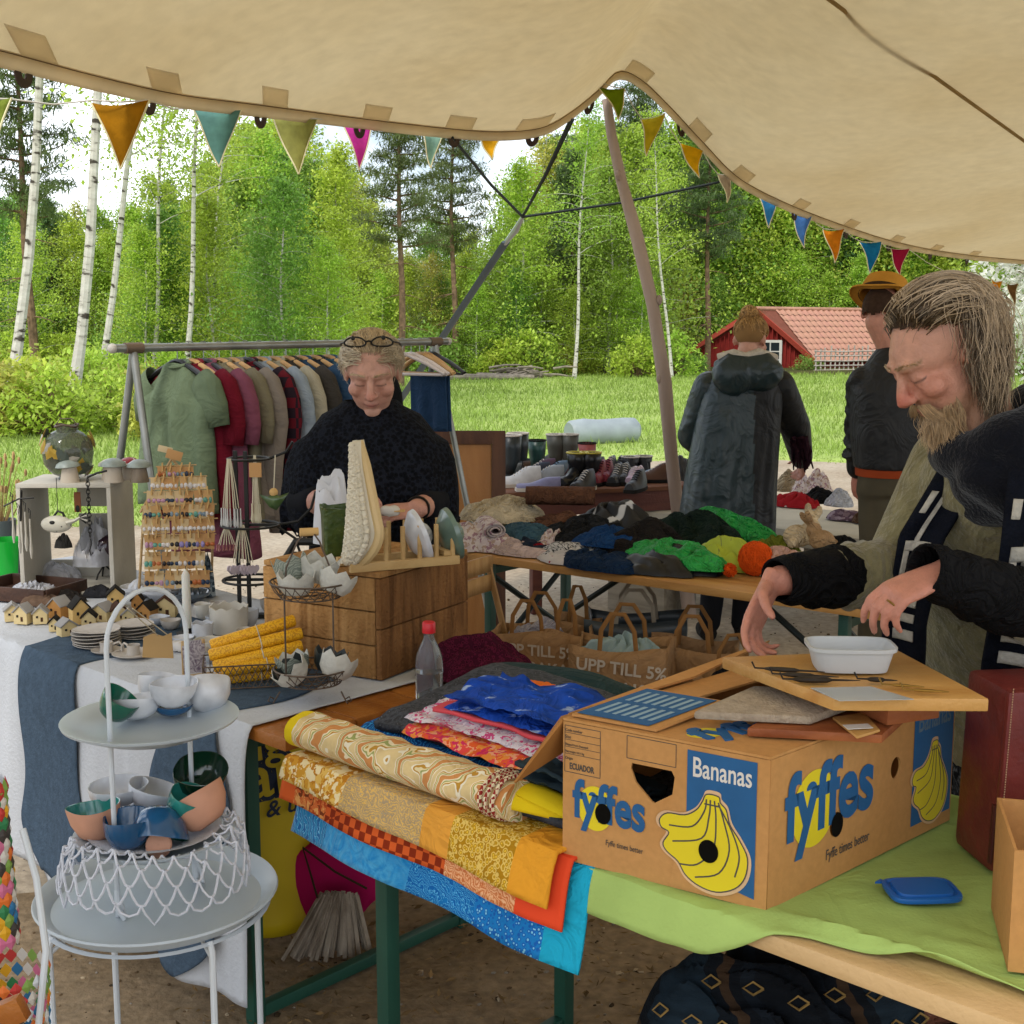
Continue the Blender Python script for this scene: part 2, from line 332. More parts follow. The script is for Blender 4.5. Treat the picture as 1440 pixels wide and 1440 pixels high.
def pine(seed, H=13, r0=.17, start=.5, lsz=.16):
    rng = random.Random(seed); tr = MB(); cr = MB(); ph = rng.uniform(0, 6)
    pts = [V((.1 * math.sin(i + ph), .1 * math.cos(i * .8 + ph), H * i / 10)) for i in range(11)]
    tr.tube(pts, [r0 * (1.2 if i == 0 else 1 - .8 * i / 10) for i in range(11)], 8)
    for l in range(34):
        t = start + (1 - start) * l / 34; i = min(9, int(t * 10)); b = pts[i].lerp(pts[i + 1], t * 10 - i); a = l * 2.4 + rng.uniform(-.5, .5)
        ln = H * .2 * (1.15 - t) ** .6 * rng.uniform(.6, 1.1); lp = [b]
        for k in range(1, 4): e = .12 + .16 * k * rng.random(); lp.append(lp[-1] + V((math.cos(a) * math.cos(e), math.sin(a) * math.cos(e), math.sin(e) * .6)) * ln / 3)
        tr.tube(lp, [.05, .035, .02, .008], 4, cap=False)
        for k in (1, 2, 3):
            for j in range(3): leaves(cr, lp[k] + V((rng.gauss(0, .25), rng.gauss(0, .25), rng.gauss(.05, .1))), 38, .2, lsz, rng, 0, .5, .16)
    for l in range(12):
        t = rng.uniform(.2, start); b = pts[int(t * 10)]; a = rng.uniform(0, 6); tr.tube([b, b + V((math.cos(a), math.sin(a), -.1)) * .5, b + V((math.cos(a), math.sin(a), -.2)) * 1.1], [.025, .018, .006], 4, cap=False)
    return tr, cr
def spruce(seed, H=9, r0=.12):
    rng = random.Random(seed); tr = MB(); cr = MB(); tr.tube([(0, 0, 0), (0, 0, H * .5), (0, 0, H)], [r0, r0 * .6, .01], 7)
    for l in range(70):
        t = .06 + .93 * l / 70; a = l * 2.4; ln = (1 - t) * H * .22 * rng.uniform(.75, 1.15) + .15; b = V((0, 0, t * H)); d = V((math.cos(a), math.sin(a), -.25))
        tr.tube([b, b + d * ln], [.02, .005], 3, cap=False)
        for k in range(1, 5): leaves(cr, b + d * ln * k / 4, 26, .1 + .05 * ln, .14, rng, .12, .5, .2)
    return tr, cr
def bush(seed, r=.9, h=1.5, n=55, lsz=.07, dens=34):
    rng = random.Random(seed); tr = MB(); cr = MB()
    for i in range(n):
        a = rng.uniform(0, 6.28); q = rng.random() ** .6 * r; z = h * rng.uniform(.15, 1) * (1 - .45 * (q / r) ** 2); e = V((q * math.cos(a), q * math.sin(a), z))
        tr.tube([V((.1 * math.cos(a), .1 * math.sin(a), 0)), e * .55 + V((0, 0, .1)), e], [.018, .011, .004], 4, cap=False); leaves(cr, e, dens, .16, lsz, rng, .05)
    return tr, cr
PROTO = {}
def proto(key, gen, bark, leaf):
    tr, cr = gen; PROTO[key] = (mesh_of(tr, 'trunk', True), mesh_of(cr, 'crown', False), bark, leaf)
    PROTO[key][0].materials.append(bark); PROTO[key][1].materials.append(leaf)
for i in range(3): proto('birch%d' % i, birch(11 + i, 10, .09, .10, 44, .34, .088, 0, 58), M_birch, (M_lbirch, M_lfresh, M_ldark)[i])
proto('birch3', birch(31, 10, .08, .12, 36, .36, .08, .02, 50), M_birch, M_lyel)
proto('tall0', birch(41, 15, .10, .44, 26, .22, .075, .025, 36), M_birch, M_lbirch); proto('tall1', birch(42, 15, .092, .42, 26, .22, .075, .04, 36), M_birch, M_lfresh)
for i in range(2): proto('pine%d' % i, pine(51 + i, 13, .17, .45), M_pineb, M_npine)
proto('spruce0', spruce(61), M_pineb, M_nspr); proto('spruce1', spruce(62, 9), M_pineb, M_nspr)
proto('bush0', bush(71), M_pineb, M_lfresh); proto('bush1', bush(72, .8, 1.2), M_pineb, M_lyel); proto('bush2', bush(73, 1.0, 1.7), M_pineb, M_ldark)
proto('bloss', birch(81, 5, .09, .2, 30, .4, .075, 0, 60), M_pineb, M_bloss)
def plant(key, name, label, cat, loc, s, rz=0, group=None, tilt=(0, 0)):
    t = T(name, label, cat, loc, rz, group); t.scale = (s, s, s); t.rotation_euler = (tilt[0], tilt[1], rz); tm, cm, b, l = PROTO[key]
    link('stem' if cat == 'bush' else 'trunk', tm, None, t); link('foliage' if cat == 'bush' else 'crown', cm, None, t); return t
# the birches one can tell apart at the left
for i, (bx, by, tx, ty, Y, k, lab) in enumerate([
    (12, 575, 62, 90, 23, 0, 'tall white birch with straight trunk left of its twin above the yellow shrubs'),
    (92, 585, 150, 140, 22, 1, 'thick white birch trunk rising from the shrubs behind the leaf lantern'),
    (128, 575, 192, 230, 26, 1, 'slender curved birch leaning outward beside the thick birch'),
    (213, 540, 228, 280, 31, 0, 'thin pale birch trunk behind the end of the clothes rail'),
    (258, 540, 278, 255, 30, 0, 'birch with black flecked trunk above the hanging shirts'),
    (296, 540, 312, 300, 36, 1, 'thin birch in leaf behind the clothes rail'),
    (808, 520, 815, 400, 43, 0, 'white birch trunk at the meadow edge left of the wooden tent pole'),
    (945, 500, 930, 330, 44, 1, 'birch behind the wooden tent pole')]):
    b = PY(bx, by, Y); b.z = gz(b.x, Y); tp = PY(tx, ty, Y); ang = math.atan2(tp.x - b.x, tp.z - b.z)
    s = [1, 1.05, .8, .62, .7, .6, .62, .6][i]; plant('tall%d' % k, 'birch_tree', lab, 'tree', b, s, 0, 'birches', (0, ang - (.025 if k == 0 else .04)))
for px, Y, ytop, k, lab in [(20, 34, 20, 0, 'dark trunked pine behind the white birches'), (560, 37, 120, 1, 'tall pine with bare brown trunk behind the seller'), (636, 46, 150, 0, 'slimmer pine right of the bare trunked pine'), (900, 52, 120, 1, 'pine showing above the wooden tent pole'), (1000, 50, 160, 0, 'pine behind the fallen end of the yellow pennants'), (790, 56, 190, 1, 'distant pine between the ropes')]:
    p = PY(px, ytop, Y); plant('pine%d' % k, 'pine_tree', lab, 'tree', (p.x, Y, gz(0, Y)), (p.z + .4) / 13, px, 'pines')
def ytop(px):
    for x0, x1, y0, y1 in [(-400, 130, 260, 300), (130, 330, 290, 240), (330, 420, 200, 170), (420, 530, 190, 260), (530, 700, 330, 330), (700, 770, 300, 200), (770, 1000, 190, 170), (1000, 1900, 200, 150)]:
        if x0 <= px < x1: return y0 + (y1 - y0) * (px - x0) / (x1 - x0)
    return 250
rng = random.Random(21); kinds = ['birch0', 'birch1', 'birch2', 'birch0', 'birch1', 'birch3', 'birch1', 'birch0', 'birch2', 'birch1', 'birch0', 'spruce1']
LB = {'birch0': ('birch_tree', 'leafy mid green birch in the wood'), 'birch1': ('birch_tree', 'fresh yellow green birch in the wood'), 'birch2': ('alder_tree', 'dark green alder in the wood'), 'birch3': ('sallow_tree', 'yellowish budding sallow in the wood'), 'spruce0': ('spruce_tree', 'dark green spruce in the wood'), 'spruce1': ('spruce_tree', 'dark green spruce in the wood')}
row = [(-60, 1520, 48, 46), (-160, 1620, 54, 46), (-200, 1660, 62, 50)]
for x0, x1, Y0, n in row:
    for i in range(n):
        px = x0 + (x1 - x0) * (i + rng.uniform(.1, .9)) / n; Y = Y0 + rng.uniform(-2.5, 3.5)
        if 900 < px < 1440: Y = max(Y, 70 + rng.uniform(0, 4))
        k = rng.choice(kinds); k = 'spruce0' if Y0 == 56 and 580 < px < 660 else k
        p = PY(px, ytop(px) + rng.uniform(-25, 60), Y); H0 = 9 if 'spruce' in k else 10
        nm, lab = LB[k]; plant(k, nm, lab, 'tree', (p.x, Y, gz(0, Y)), max(.35, (p.z - gz(0, Y)) / H0), rng.uniform(0, 6.28), lab + ' beyond the meadow')
rng = random.Random(23)
for i in range(30):
    px = 150 + 1350 * (i + rng.random()) / 30; Y = 45.5 + rng.uniform(0, 2)
    if 920 < px < 1400: Y = 68 + rng.uniform(0, 2)
    k = rng.choice(['birch1', 'birch0', 'birch2', 'birch1', 'birch3']); p = PY(px, rng.uniform(330, 420), Y); nm, lab = LB[k]
    lab = lab.replace('in the wood', 'sapling at the meadow edge'); plant(k, nm, lab, 'tree', (p.x, Y, gz(0, Y)), (p.z - gz(0, Y)) / 10, rng.uniform(0, 6.28), lab)
rng = random.Random(22)
for i in range(44):
    px = -60 + 1560 * (i + rng.random()) / 44; Y = 45.5 + rng.uniform(-1, 2)
    if 985 < px < 1300: Y += 22
    k = rng.choice(['bush0', 'bush0', 'bush2', 'bush1']); p = PY(px, 530, Y)
    plant(k, 'shrub', {'0': 'bright green', '1': 'yellowish', '2': 'dark green'}[k[-1]] + ' shrub at the far edge of the meadow', 'bush', (p.x, Y, gz(0, Y)), rng.uniform(.5, 1.15), rng.uniform(0, 6), {'0': 'bright', '1': 'yellowish', '2': 'dark'}[k[-1]] + ' shrubs along the wood')
for i in range(26):
    px = -70 + 330 * (i + rng.random()) / 26; Y = rng.uniform(19, 30); k = rng.choice(['bush1', 'bush1', 'bush0']); p = PY(px, 530, Y)
    plant(k, 'shrub', {'0': 'fresh green', '1': 'yellow leaved'}[k[-1]] + ' shrub growing around the feet of the birches', 'bush', (p.x, Y, 0), rng.uniform(.55, 1.0), rng.uniform(0, 6), {'0': 'green', '1': 'yellow'}[k[-1]] + ' shrubs among the birches')
for i in range(16):
    px = 200 + 280 * (i + rng.random()) / 16; Y = rng.uniform(28, 40); k = rng.choice(['birch2', 'birch1', 'birch0']); p = PY(px, 530, Y)
    plant(k, 'birch_sapling', {'0': 'mid green', '1': 'fresh yellow green', '2': 'dark green'}[k[-1]] + ' sapling behind the clothes rail', 'tree', (p.x, Y, 0), rng.uniform(.28, .5), rng.uniform(0, 6), {'0': 'mid green', '1': 'fresh', '2': 'dark'}[k[-1]] + ' saplings behind the clothes rail')
p = PY(1440, 330, 24); plant('bloss', 'blossoming_tree', 'fruit tree covered in white blossom behind the bearded man', 'tree', (p.x + .3, 24, 0), .85, 1)
p = PY(1135, 528, 55); plant('bush2', 'shrub', 'small round shrub against the red shed wall', 'bush', (p.x - .1, 54.6, gz(0, 55)), .62, 2)
# brush pile and logs at the edge of the meadow
M_log = mat('grey_log', '#8a8073', rough=.95, var=.3, vs=8)
rng = random.Random(9); mb = MB(); c = PY(735, 527, 43)
for i in range(46):
    a = rng.gauss(0, .5); l = rng.uniform(.5, 1.3); q = V((rng.gauss(0, .55), rng.gauss(0, .3), abs(rng.gauss(.15, .18)))); d = V((math.cos(a), math.sin(a) * .4, rng.uniform(-.1, .35)))
    mb.tube([q - d * l / 2, q + V((0, 0, .04)), q + d * l / 2], [.045, .04, .025], 5)
tag(O('brush_pile', mb, M_log, loc=(c.x, 43, 0)), 'heap of grey branches piled at the far edge of the meadow', 'brush pile')
for i, (px, l) in enumerate([(655, 3.2), (700, 2.4), (640, 2.0)]):
    c = PY(px, 532, 42); mb = MB(); mb.tube([(-l / 2, 0, .1), (0, .05, .12), (l / 2, 0, .1)], [.1, .11, .08], 8)
    tag(O('log', mb, M_log, loc=(c.x, 42 + i * .35, .0)), 'grey felled log lying along the meadow edge', 'log', 'logs lying at the edge of the meadow')
M_red = mat('falu_red', '#8a2f2a', rough=.9, var=.15, vs=3, bump=.3, bs=14); M_redtrim = mat('red_trim', '#a8483a', rough=.8, var=.08)
M_tile = mat('roof_tile', '#b98a76', rough=.8, var=.2, vs=2, obj=.012, bump=.2, bs=20); M_white = mat('white_paint', '#d8d5cc', rough=.6, var=.06); M_pane = mat('window_pane', '#2a3236', rough=.1, var=0)
M_roofb = mat('roof_board', '#7a4a3c', rough=.9)
sl, sa, sr = PY(986, 489, 59.5), PY(1070, 436, 58.5), PY(1146, 502, 57); BZ = -1.2
shed = T('shed', 'low red wooden shed with a clay tiled roof across the meadow', 'shed', (sa.x, sa.y, BZ)); o = V((sa.x, sa.y, BZ)); e = V((8.2, 5.2, 0)); en = e.normalized()
L, A_, R_ = sl - o, sa - o, sr - o; gd = (R_ - L).normalized(); gn = V((gd.y, -gd.x, 0)).normalized()
mb = MB(); base = lambda p: V((p.x, p.y, 0))
mb.add([base(L), base(R_), R_, A_, L, base(L) + e, base(R_) + e, R_ + e, A_ + e, L + e], [(0, 1, 2, 3, 4), (1, 6, 7, 2), (5, 9, 8, 7, 6), (0, 4, 9, 5)]); O('wall', mb, M_red, shed, smooth=False)
mb = MB()
for k in range(26):
    p = base(L).lerp(base(R_), (k + .5) / 26); f = (k + .5) / 26; am = ((A_ - L).x / (R_ - L).x)
    top = L.z + (A_.z - L.z) * f / am if f < am else A_.z + (R_.z - A_.z) * (f - am) / (1 - am)
    mb.box(p + gn * .02 + V((0, 0, top / 2 - .06)), (.05, .04, top - .1), Matrix.Rotation(math.atan2(gd.y, gd.x), 3, 'Z'))
bt = O('wall_batten', mb, M_red, shed, smooth=False); S(bt, 'stuff')
up1 = (A_ - R_); up2 = (A_ - L)
for side, (pe, pu) in enumerate(((R_, up1), (L, up2))):
    q = pe - pu.normalized() * .35; n = pu.cross(en).normalized(); n = n if n.z > 0 else -n; st = q - en * .3; top = A_
    mb = MB(); mb.add([st + n * .02, st + e + en * .5 + n * .02, top + e + en * .5 + n * .02, top - en * .3 + n * .02, st - n * .05, st + e + en * .5 - n * .05, top + e + en * .5 - n * .05, top - en * .3 - n * .05],
                      [(0, 1, 2, 3), (7, 6, 5, 4), (0, 4, 5, 1), (1, 5, 6, 2), (2, 6, 7, 3), (3, 7, 4, 0)]); rf = O('roof', mb, M_roofb, shed, smooth=False)
    mb = MB(); mb.box((st + top - en * .3) / 2 - en * .03 + n * .0, ((top - st + en * -.3).length + .1, .06, .22), Matrix([(top - en * .3 - st).normalized(), en, n]).transposed()); O('barge_board', mb, M_redtrim, shed, smooth=False)
    if side == 0:
        nr, ncol = 9, 30; sl_l = (top - st + en * .3); sl_l -= en * sl_l.dot(en); tw = (e.length + .8) / ncol; th = sl_l.length / nr; su = sl_l.normalized()
        tb = MB(); tb.grid(lambda u, v: V(((u - .5) * tw, (v - .06) * th * 1.06, .05 + .035 * math.sin(u * 6.28) + (1 - v) * .035)), 6, 1); tm = mesh_of(tb, 'roof_tile'); tm.materials.append(M_tile)
        Mr = Matrix([en, su, n]).transposed().to_4x4()
        for r in range(nr):
            for c in range(ncol):
                q_ = link('roof_tile', tm, None, rf); q_.matrix_local = Matrix.Translation(st + en * (c + .5) * tw + su * r * th) @ Mr
        mb = MB(); mb.tube([top - en * .3 + V((0, 0, .06)), top + e + en * .5 + V((0, 0, .06))], .1, 8); O('ridge_cap', mb, M_tile, rf)
wc = base(L).lerp(base(R_), .62) + V((0, 0, 1.75)); rzg = Matrix.Rotation(math.atan2(gd.y, gd.x), 3, 'Z')
mb = MB(); mb.box(wc + gn * .03, (.9, .05, 1.1), rzg); w = O('window', mb, M_pane, shed, smooth=False)
mb = MB()
for dx, dz, sx, sz in ((-.48, 0, .12, 1.3), (.48, 0, .12, 1.3), (0, .6, 1.06, .12), (0, -.6, 1.06, .12), (0, 0, .05, 1.1), (0, .15, .86, .05), (0, -.22, .86, .05)): mb.box(wc + gn * .06 + gd * dx + V((0, 0, dz)), (sx, .05 + .004 * (sz > 1), sz), rzg)
O('frame', mb, M_white, w, smooth=False)
# round pole fence beside the shed
fc = PY(1147, 531, 54); f2 = PY(1225, 529, 55); fence = T('lattice_fence', 'pale weathered lattice fence standing in front of the red shed', 'fence', (fc.x, 54, gz(0, 54))); fd = V((f2.x - fc.x, 1.0, 0)); rng = random.Random(4)
M_fence = mat('fence_wood', '#b3aaa0', rough=.9, var=.2)
for k in range(13):
    p = fd * (k / 12); mb = MB(); mb.tube([p, p + V((rng.uniform(-.05, .05), 0, 1.25 + rng.uniform(-.08, .15)))], .035, 5); O('post', mb, M_fence, fence)
for k in range(6):
    z = .12 + k * .2; mb = MB(); mb.tube([V((-.1, -.05, z)), fd * .5 + V((0, -.05, z + rng.uniform(-.03, .03))), fd * 1.05 + V((0, -.05, z))], .03, 5); O('rail', mb, M_fence, fence)
# grey tarpaulin roll on the grass
c0, c1 = PZ(800, 628, 0), PZ(893, 622, 0); mb = MB(); ax = V((c1.x - c0.x, .5, 0)); rr = .19
mb.tube([c0 + ax * t + V((0, 0, rr * (.98 + .04 * math.sin(t * 9)))) for t in (0, .03, .2, .4, .6, .8, .95, 1)], [rr * k for k in (.8, .95, 1.03, .98, 1.02, 1, .97, .7)], 20)
tag(O('rolled_tarpaulin', mb, mat('grey_tarp', '#8d9698', rough=.5, var=.12, vs=5, bump=.3, bs=9), loc=(0, 0, 0)), 'pale grey plastic roll lying on the grass behind the shoes', 'tarpaulin')
EDGE = [(-520, -90, 3.0), (-300, 0, 3.3), (-150, 40, 3.6), (0, 76, 3.95), (130, 110, 4.4), (250, 136, 4.9), (365, 151, 5.4), (500, 168, 6.1), (620, 182, 6.6), (700, 187, 6.9), (760, 181, 7.05), (800, 160, 7.15), (840, 128, 7.25), (868, 102, 7.3), (900, 114, 7.4), (940, 152, 7.6), (985, 200, 7.85), (1035, 250, 8.2), (1100, 285, 8.7), (1180, 316, 9.5), (1260, 341, 10.4), (1340, 356, 11.4), (1440, 366, 12.6), (1580, 374, 14.0), (1800, 380, 16)]
EP = [PY(*q) for q in EDGE]; EX = [q[0] for q in EDGE]
def edge(px):
    i = max(0, min(len(EX) - 2, next((k for k in range(len(EX) - 1) if px <= EX[k + 1]), len(EX) - 2))); t = (px - EX[i]) / (EX[i + 1] - EX[i])
    p0, p1, p2, p3 = EP[max(0, i - 1)], EP[i], EP[i + 1], EP[min(len(EP) - 1, i + 2)]
    return .5 * ((2 * p1) + (-p0 + p2) * t + (2 * p0 - 5 * p1 + 4 * p2 - p3) * t * t + (-p0 + 3 * p1 - 3 * p2 + p3) * t ** 3)
def inner(px): f = (px + 520) / 2320; return V((-2.6 + 6.4 * f, -1.2 + .6 * f, 3.55 + .25 * math.sin(f * 3.1)))
def canopy(px, d):                 # d metres in from the edge
    e_, n_ = edge(px), inner(px); l = (n_ - e_).length; t = d / l
    base_z = 2.62; ee = V((e_.x, e_.y, e_.z)); k = math.exp(-d / .55); flat = 2.45 + (e_.y - 4) * .055 if px < 860 else e_.z
    p = ee.lerp(n_, t); p.z += -.22 * math.sin(math.pi * min(1, t)) * t + .012 * N3((px * .004, d * .8, 0), 1.4) * min(1, d * 3)
    return p
M_canvas = mat('tent_canvas', '#dccba6', rough=.95, pat='noise', cols=['#d3c5a2', '#dacdb0', '#e0d5bb', '#d7caaa'], ps=.9, var=.04, vs=14, bump=.12, bs=120, transl=.66, wr=.12, wrs=3)
M_hem = mat('canvas_hem', '#e0d0b2', rough=.95, var=.08, transl=.65); M_patch = mat('canvas_patch', '#f4ecdd', rough=.95, var=.05, transl=.9); M_strap = mat('black_webbing', '#1c1a18', rough=.8); M_loop = mat('leather_loop', '#3a2a20', rough=.7)
tent = T('tent_canopy', 'beige canvas stretch tent roof with reinforced scalloped hem', 'tent', (edge(868).x, edge(868).y, 0)); to = V(tent.location)
LW = lambda px: (inner(px) - edge(px)).length
mb = MB(); mb.grid(lambda u, v: canopy(-520 + 2320 * u, (v ** 1.6) * LW(-520 + 2320 * u)) - to, 230, 40); O('canvas', mb, M_canvas, tent, solid=.003)
def hemp(u, v):
    px = -520 + 2320 * u; return canopy(px, .002 + v * .055) - to + V((0, 0, -.006 - .034 * (1 - v)))
mb = MB(); mb.grid(hemp, 260, 3); O('hem', mb, M_hem, tent, solid=.003)
mb = MB(); mb.grid(lambda u, v: canopy(*(lambda q: q)((-520 + 2320 * u, .056 + v * .006))) - to + V((0, 0, -.012)), 260, 1); O('hem_stitching', mb, mat('hem_seam', '#6f5b42', rough=.9), tent, solid=.002)
def drop(px, py):
    best = None
    for i in range(0, 60):
        for q in range(-14, 15):
            d_ = i * .08; x_ = px + q * 12; p_ = canopy(x_, d_); r_ = p_ - CO; dep = r_.dot(FW); sx, sy = 720 + F_PX * r_.x / dep, 720 - F_PX * r_.dot(UP) / dep
            er = (sx - px) ** 2 + (sy - py) ** 2
            if best is None or er < best[0]: best = (er, x_, d_)
    return best[1], best[2]
for px, py in [(52, 56), (228, 95), (390, 122), (528, 143), (655, 162), (758, 164), (905, 98), (990, 158), (1064, 230), (1145, 265), (1215, 293), (1280, 318), (1338, 332), (1392, 340)]:
    x_, d_ = drop(px, py); e1 = canopy(x_ + 6, d_) - canopy(x_ - 6, d_); k = .095 / (e1.length / 12)
    mb = MB(); mb.grid(lambda u, v: canopy(x_ + (2 * u - 1) * k + (v - .5) * k * .2, .058 + .20 * v) - to + V((0, 0, -.008)), 6, 4); O('patch', mb, M_patch, tent, solid=.003)
for px in (30, 208, 366, 505, 636, 747, 828, 958, 1118, 1190, 1250, 1310, 1362):
    p = edge(px) - to; tg_ = (edge(px + 8) - edge(px - 8)).normalized(); mb = MB(); nh = 10; out_ = [(.042 * math.cos(math.pi * k / nh), -.048 * math.sin(math.pi * k / nh)) for k in range(nh + 1)]; in_ = [(.012 * math.cos(math.pi * k / nh), -.020 * math.sin(math.pi * k / nh)) for k in range(nh, -1, -1)]; mb.add([p + tg_ * x + V((0, 0, z - .036)) + V((tg_.y, -tg_.x, 0)) * d for d in (-.003, .003) for x, z in out_ + in_], [tuple(range(0, 0))] if False else [(k, k + 1, 2 * nh - k, 2 * nh + 1 - k) for k in range(nh)] + [(k + 2 * nh + 2, 2 * nh + 1 - k + 2 * nh + 2, 2 * nh - k + 2 * nh + 2, k + 1 + 2 * nh + 2) for k in range(nh)] + [(k, (k + 1) % (2 * nh + 2), (k + 1) % (2 * nh + 2) + 2 * nh + 2, k + 2 * nh + 2) for k in range(2 * nh + 2)]); O('hem_loop', mb, M_loop, tent)
# overhead seam
sm = [drop(1172, 4), drop(1300, 88), drop(1436, 178)]; sp_ = [canopy(*q) - to + V((0, 0, -.01)) for q in sm]; sp_ = [sp_[0] + (sp_[0] - sp_[1])] + sp_ + [sp_[2] + (sp_[2] - sp_[1]) * 2]
mb = MB(); mb.tube(sp_, .014, 6, flat=.35); O('seam', mb, mat('canvas_seam', '#c0a878', rough=.9, transl=.5), tent)
M_pole = mat('weathered_pole', '#8d7566', rough=.9, pat='noise', cols=['#7d6c60', '#a08e82', '#b3a396'], ps=9, stretch=(1, 1, .1), var=.2, bump=.5, bs=30)
base_ = PZ(972, 870, 0); pp = [(970, 870, base_.y), (956, 745, base_.y + .03), (944, 640, base_.y + .05), (935, 540, base_.y + .08), (918, 430, base_.y + .12), (895, 330, base_.y + .16), (874, 255, base_.y + .19), (860, 190, base_.y + .22), (853, 140, base_.y + .24)]
pts = [PY(*q) - base_ for q in pp]; mb = MB(); mb.tube(pts, [.042, .037, .037, .040, .035, .037, .031, .028, .026], 12)
for t_, a_ in ((4, .4), (6, 2.2), (3, 3.6)): mb.ell(pts[t_] + V((math.cos(a_) * .035, -abs(math.sin(a_)) * .03, .03)), (.02, .02, .03), 8, 6)
tag(O('tent_pole', mb, M_pole, loc=base_), 'crooked peeled wooden pole holding up the tent edge', 'pole')
J = PY(735, 305, 8.3); st = PZ(470, 702, 0); guy = T('guy_line', 'black guy ropes meeting above a long grey ratchet strap', 'rope', (st.x, st.y, 0)); go = V((st.x, st.y, 0))
M_rope = mat('black_rope', '#16211f', rough=.7)
for px, py, Y in ((635, 192, 6.65), (803, 166, 7.15), (806, 168, 7.2), (1012, 256, 8.05)):
    p = PY(px, py, Y); mb = MB(); mb.tube([J - go, J.lerp(p, .5) - go + V((0, 0, -.02)), p - go], .009, 6); O('rope', mb, M_rope, guy)
d_ = (st - J).normalized(); mb = MB(); mb.tube([J + d_ * .3 - go, J.lerp(st, .5) - go, st - go], .032, 8, flat=.35); O('strap', mb, mat('grey_strap', '#4a5862', rough=.6), guy)
mb = MB(); mb.tube([J - go, J + d_ * .15 + V((.012, 0, 0)) - go, J + d_ * .32 - go], [.012, .022, .014], 8); O('shackle', mb, mat('steel_grey', '#9aa0a2', rough=.35, metal=.8), guy)
mb = MB(); mb.tube([V((0, 0, -.2)), V((0, 0, .12))], .012, 6); O('stake', mb, M_rope, guy)
FL = [(-20, 134, 70, 80, 4.2, '#8a9a3e', 6), (170, 141, 80, 96, 4.55, '#a87614', 0), (305, 154, 65, 80, 5.2, '#6d9c92', 3), (415, 164, 64, 82, 5.7, '#a4a45c', 3), (503, 166, 50, 73, 6.2, '#d644a8', 2), (606, 180, 36, 56, 6.65, '#9cc4b0', 1), (689, 190, 30, 36, 6.95, '#e0ae20', 1), (860, 118, 36, 50, 7.2, '#7c9416', 8), (918, 165, 30, 54, 7.5, '#c9b62c', -6), (972, 205, 32, 46, 7.8, '#e4b818', 8), (1022, 245, 24, 40, 8.1, '#b9a890', 0), (1077, 272, 34, 48, 8.6, '#3f8fc4', 5), (1126, 301, 28, 48, 9.0, '#5a8fd0', 3), (1173, 322, 27, 48, 9.4, '#d8891c', 0), (1225, 340, 27, 44, 9.9, '#1f7fb0', 0), (1265, 350, 25, 38, 10.3, '#ae1f48', 0), (1336, 381, 19, 28, 11.2, '#9a9a3a', 1), (1361, 388, 15, 26, 11.4, '#8a7f3c', 1), (1399, 394, 17, 34, 11.8, '#e09a1c', 2), (1424, 398, 14, 33, 12.1, '#7a5a36', 1)]
bt = T('bunting', 'string of multicoloured cloth pennants tied along the tent hem', 'bunting', PY(860, 118, 7.2)); bo = V(bt.location); tips = []
M_trim = mat('flag_trim', '#d9d2a8', rough=.9)
for i, (px, py, w, h, Y, c, lean) in enumerate(FL):
    a = PY(px - w / 2, py - lean * .4, Y - .03) - bo; b = PY(px + w / 2, py + lean * .9, Y + .06) - bo; t = PY(px + lean * 1.2, py + h, Y - .02) - bo; tips += [a, b]; m = (a + b) / 2; nrm = (b - a).cross(t - a).normalized()
    fn = lambda u, v: a.lerp(t, v).lerp(b.lerp(t, v), u) + nrm * (.018 * math.sin(u * 4 + i) * (1 - v) + .014 * math.sin(v * 5 + i * 2)) + V((0, 0, -.012 * math.sin(u * 3.14) * (1 - v)))
    mb = MB(); mb.grid(fn, 8, 8); fl = O('flag', mb, mat('flag_' + c[1:], c, rough=.9, var=.15, vs=25, transl=.35, bump=.2, bs=90), bt, solid=.002)
    mb = MB(); mb.tube([fn(0, v / 8) for v in range(9)] + [fn(1, 1 - v / 8) for v in range(9)], .0035, 5); O('trim', mb, M_trim, fl)
mb = MB(); sp2 = []
for i in range(len(tips) - 1): sp2 += [tips[i], tips[i].lerp(tips[i + 1], .5) + V((0, 0, -.015 if i % 2 else -.006))]
mb.tube(sp2 + [tips[-1]], .003, 5); O('string', mb, mat('white_cord', '#cfcabb', rough=.9), bt)
def smooth(x, a, b): t = max(0, min(1, (x - a) / (b - a))); return t * t * (3 - 2 * t)
def fbm(p, s, o=0): return N3(p, s, o) + .5 * N3(p, s * 2.1, o + 3) + .25 * N3(p, s * 4.3, o + 7)
def ridge(p, s, o=0): return 1 - 2 * abs(N3(p, s, o))
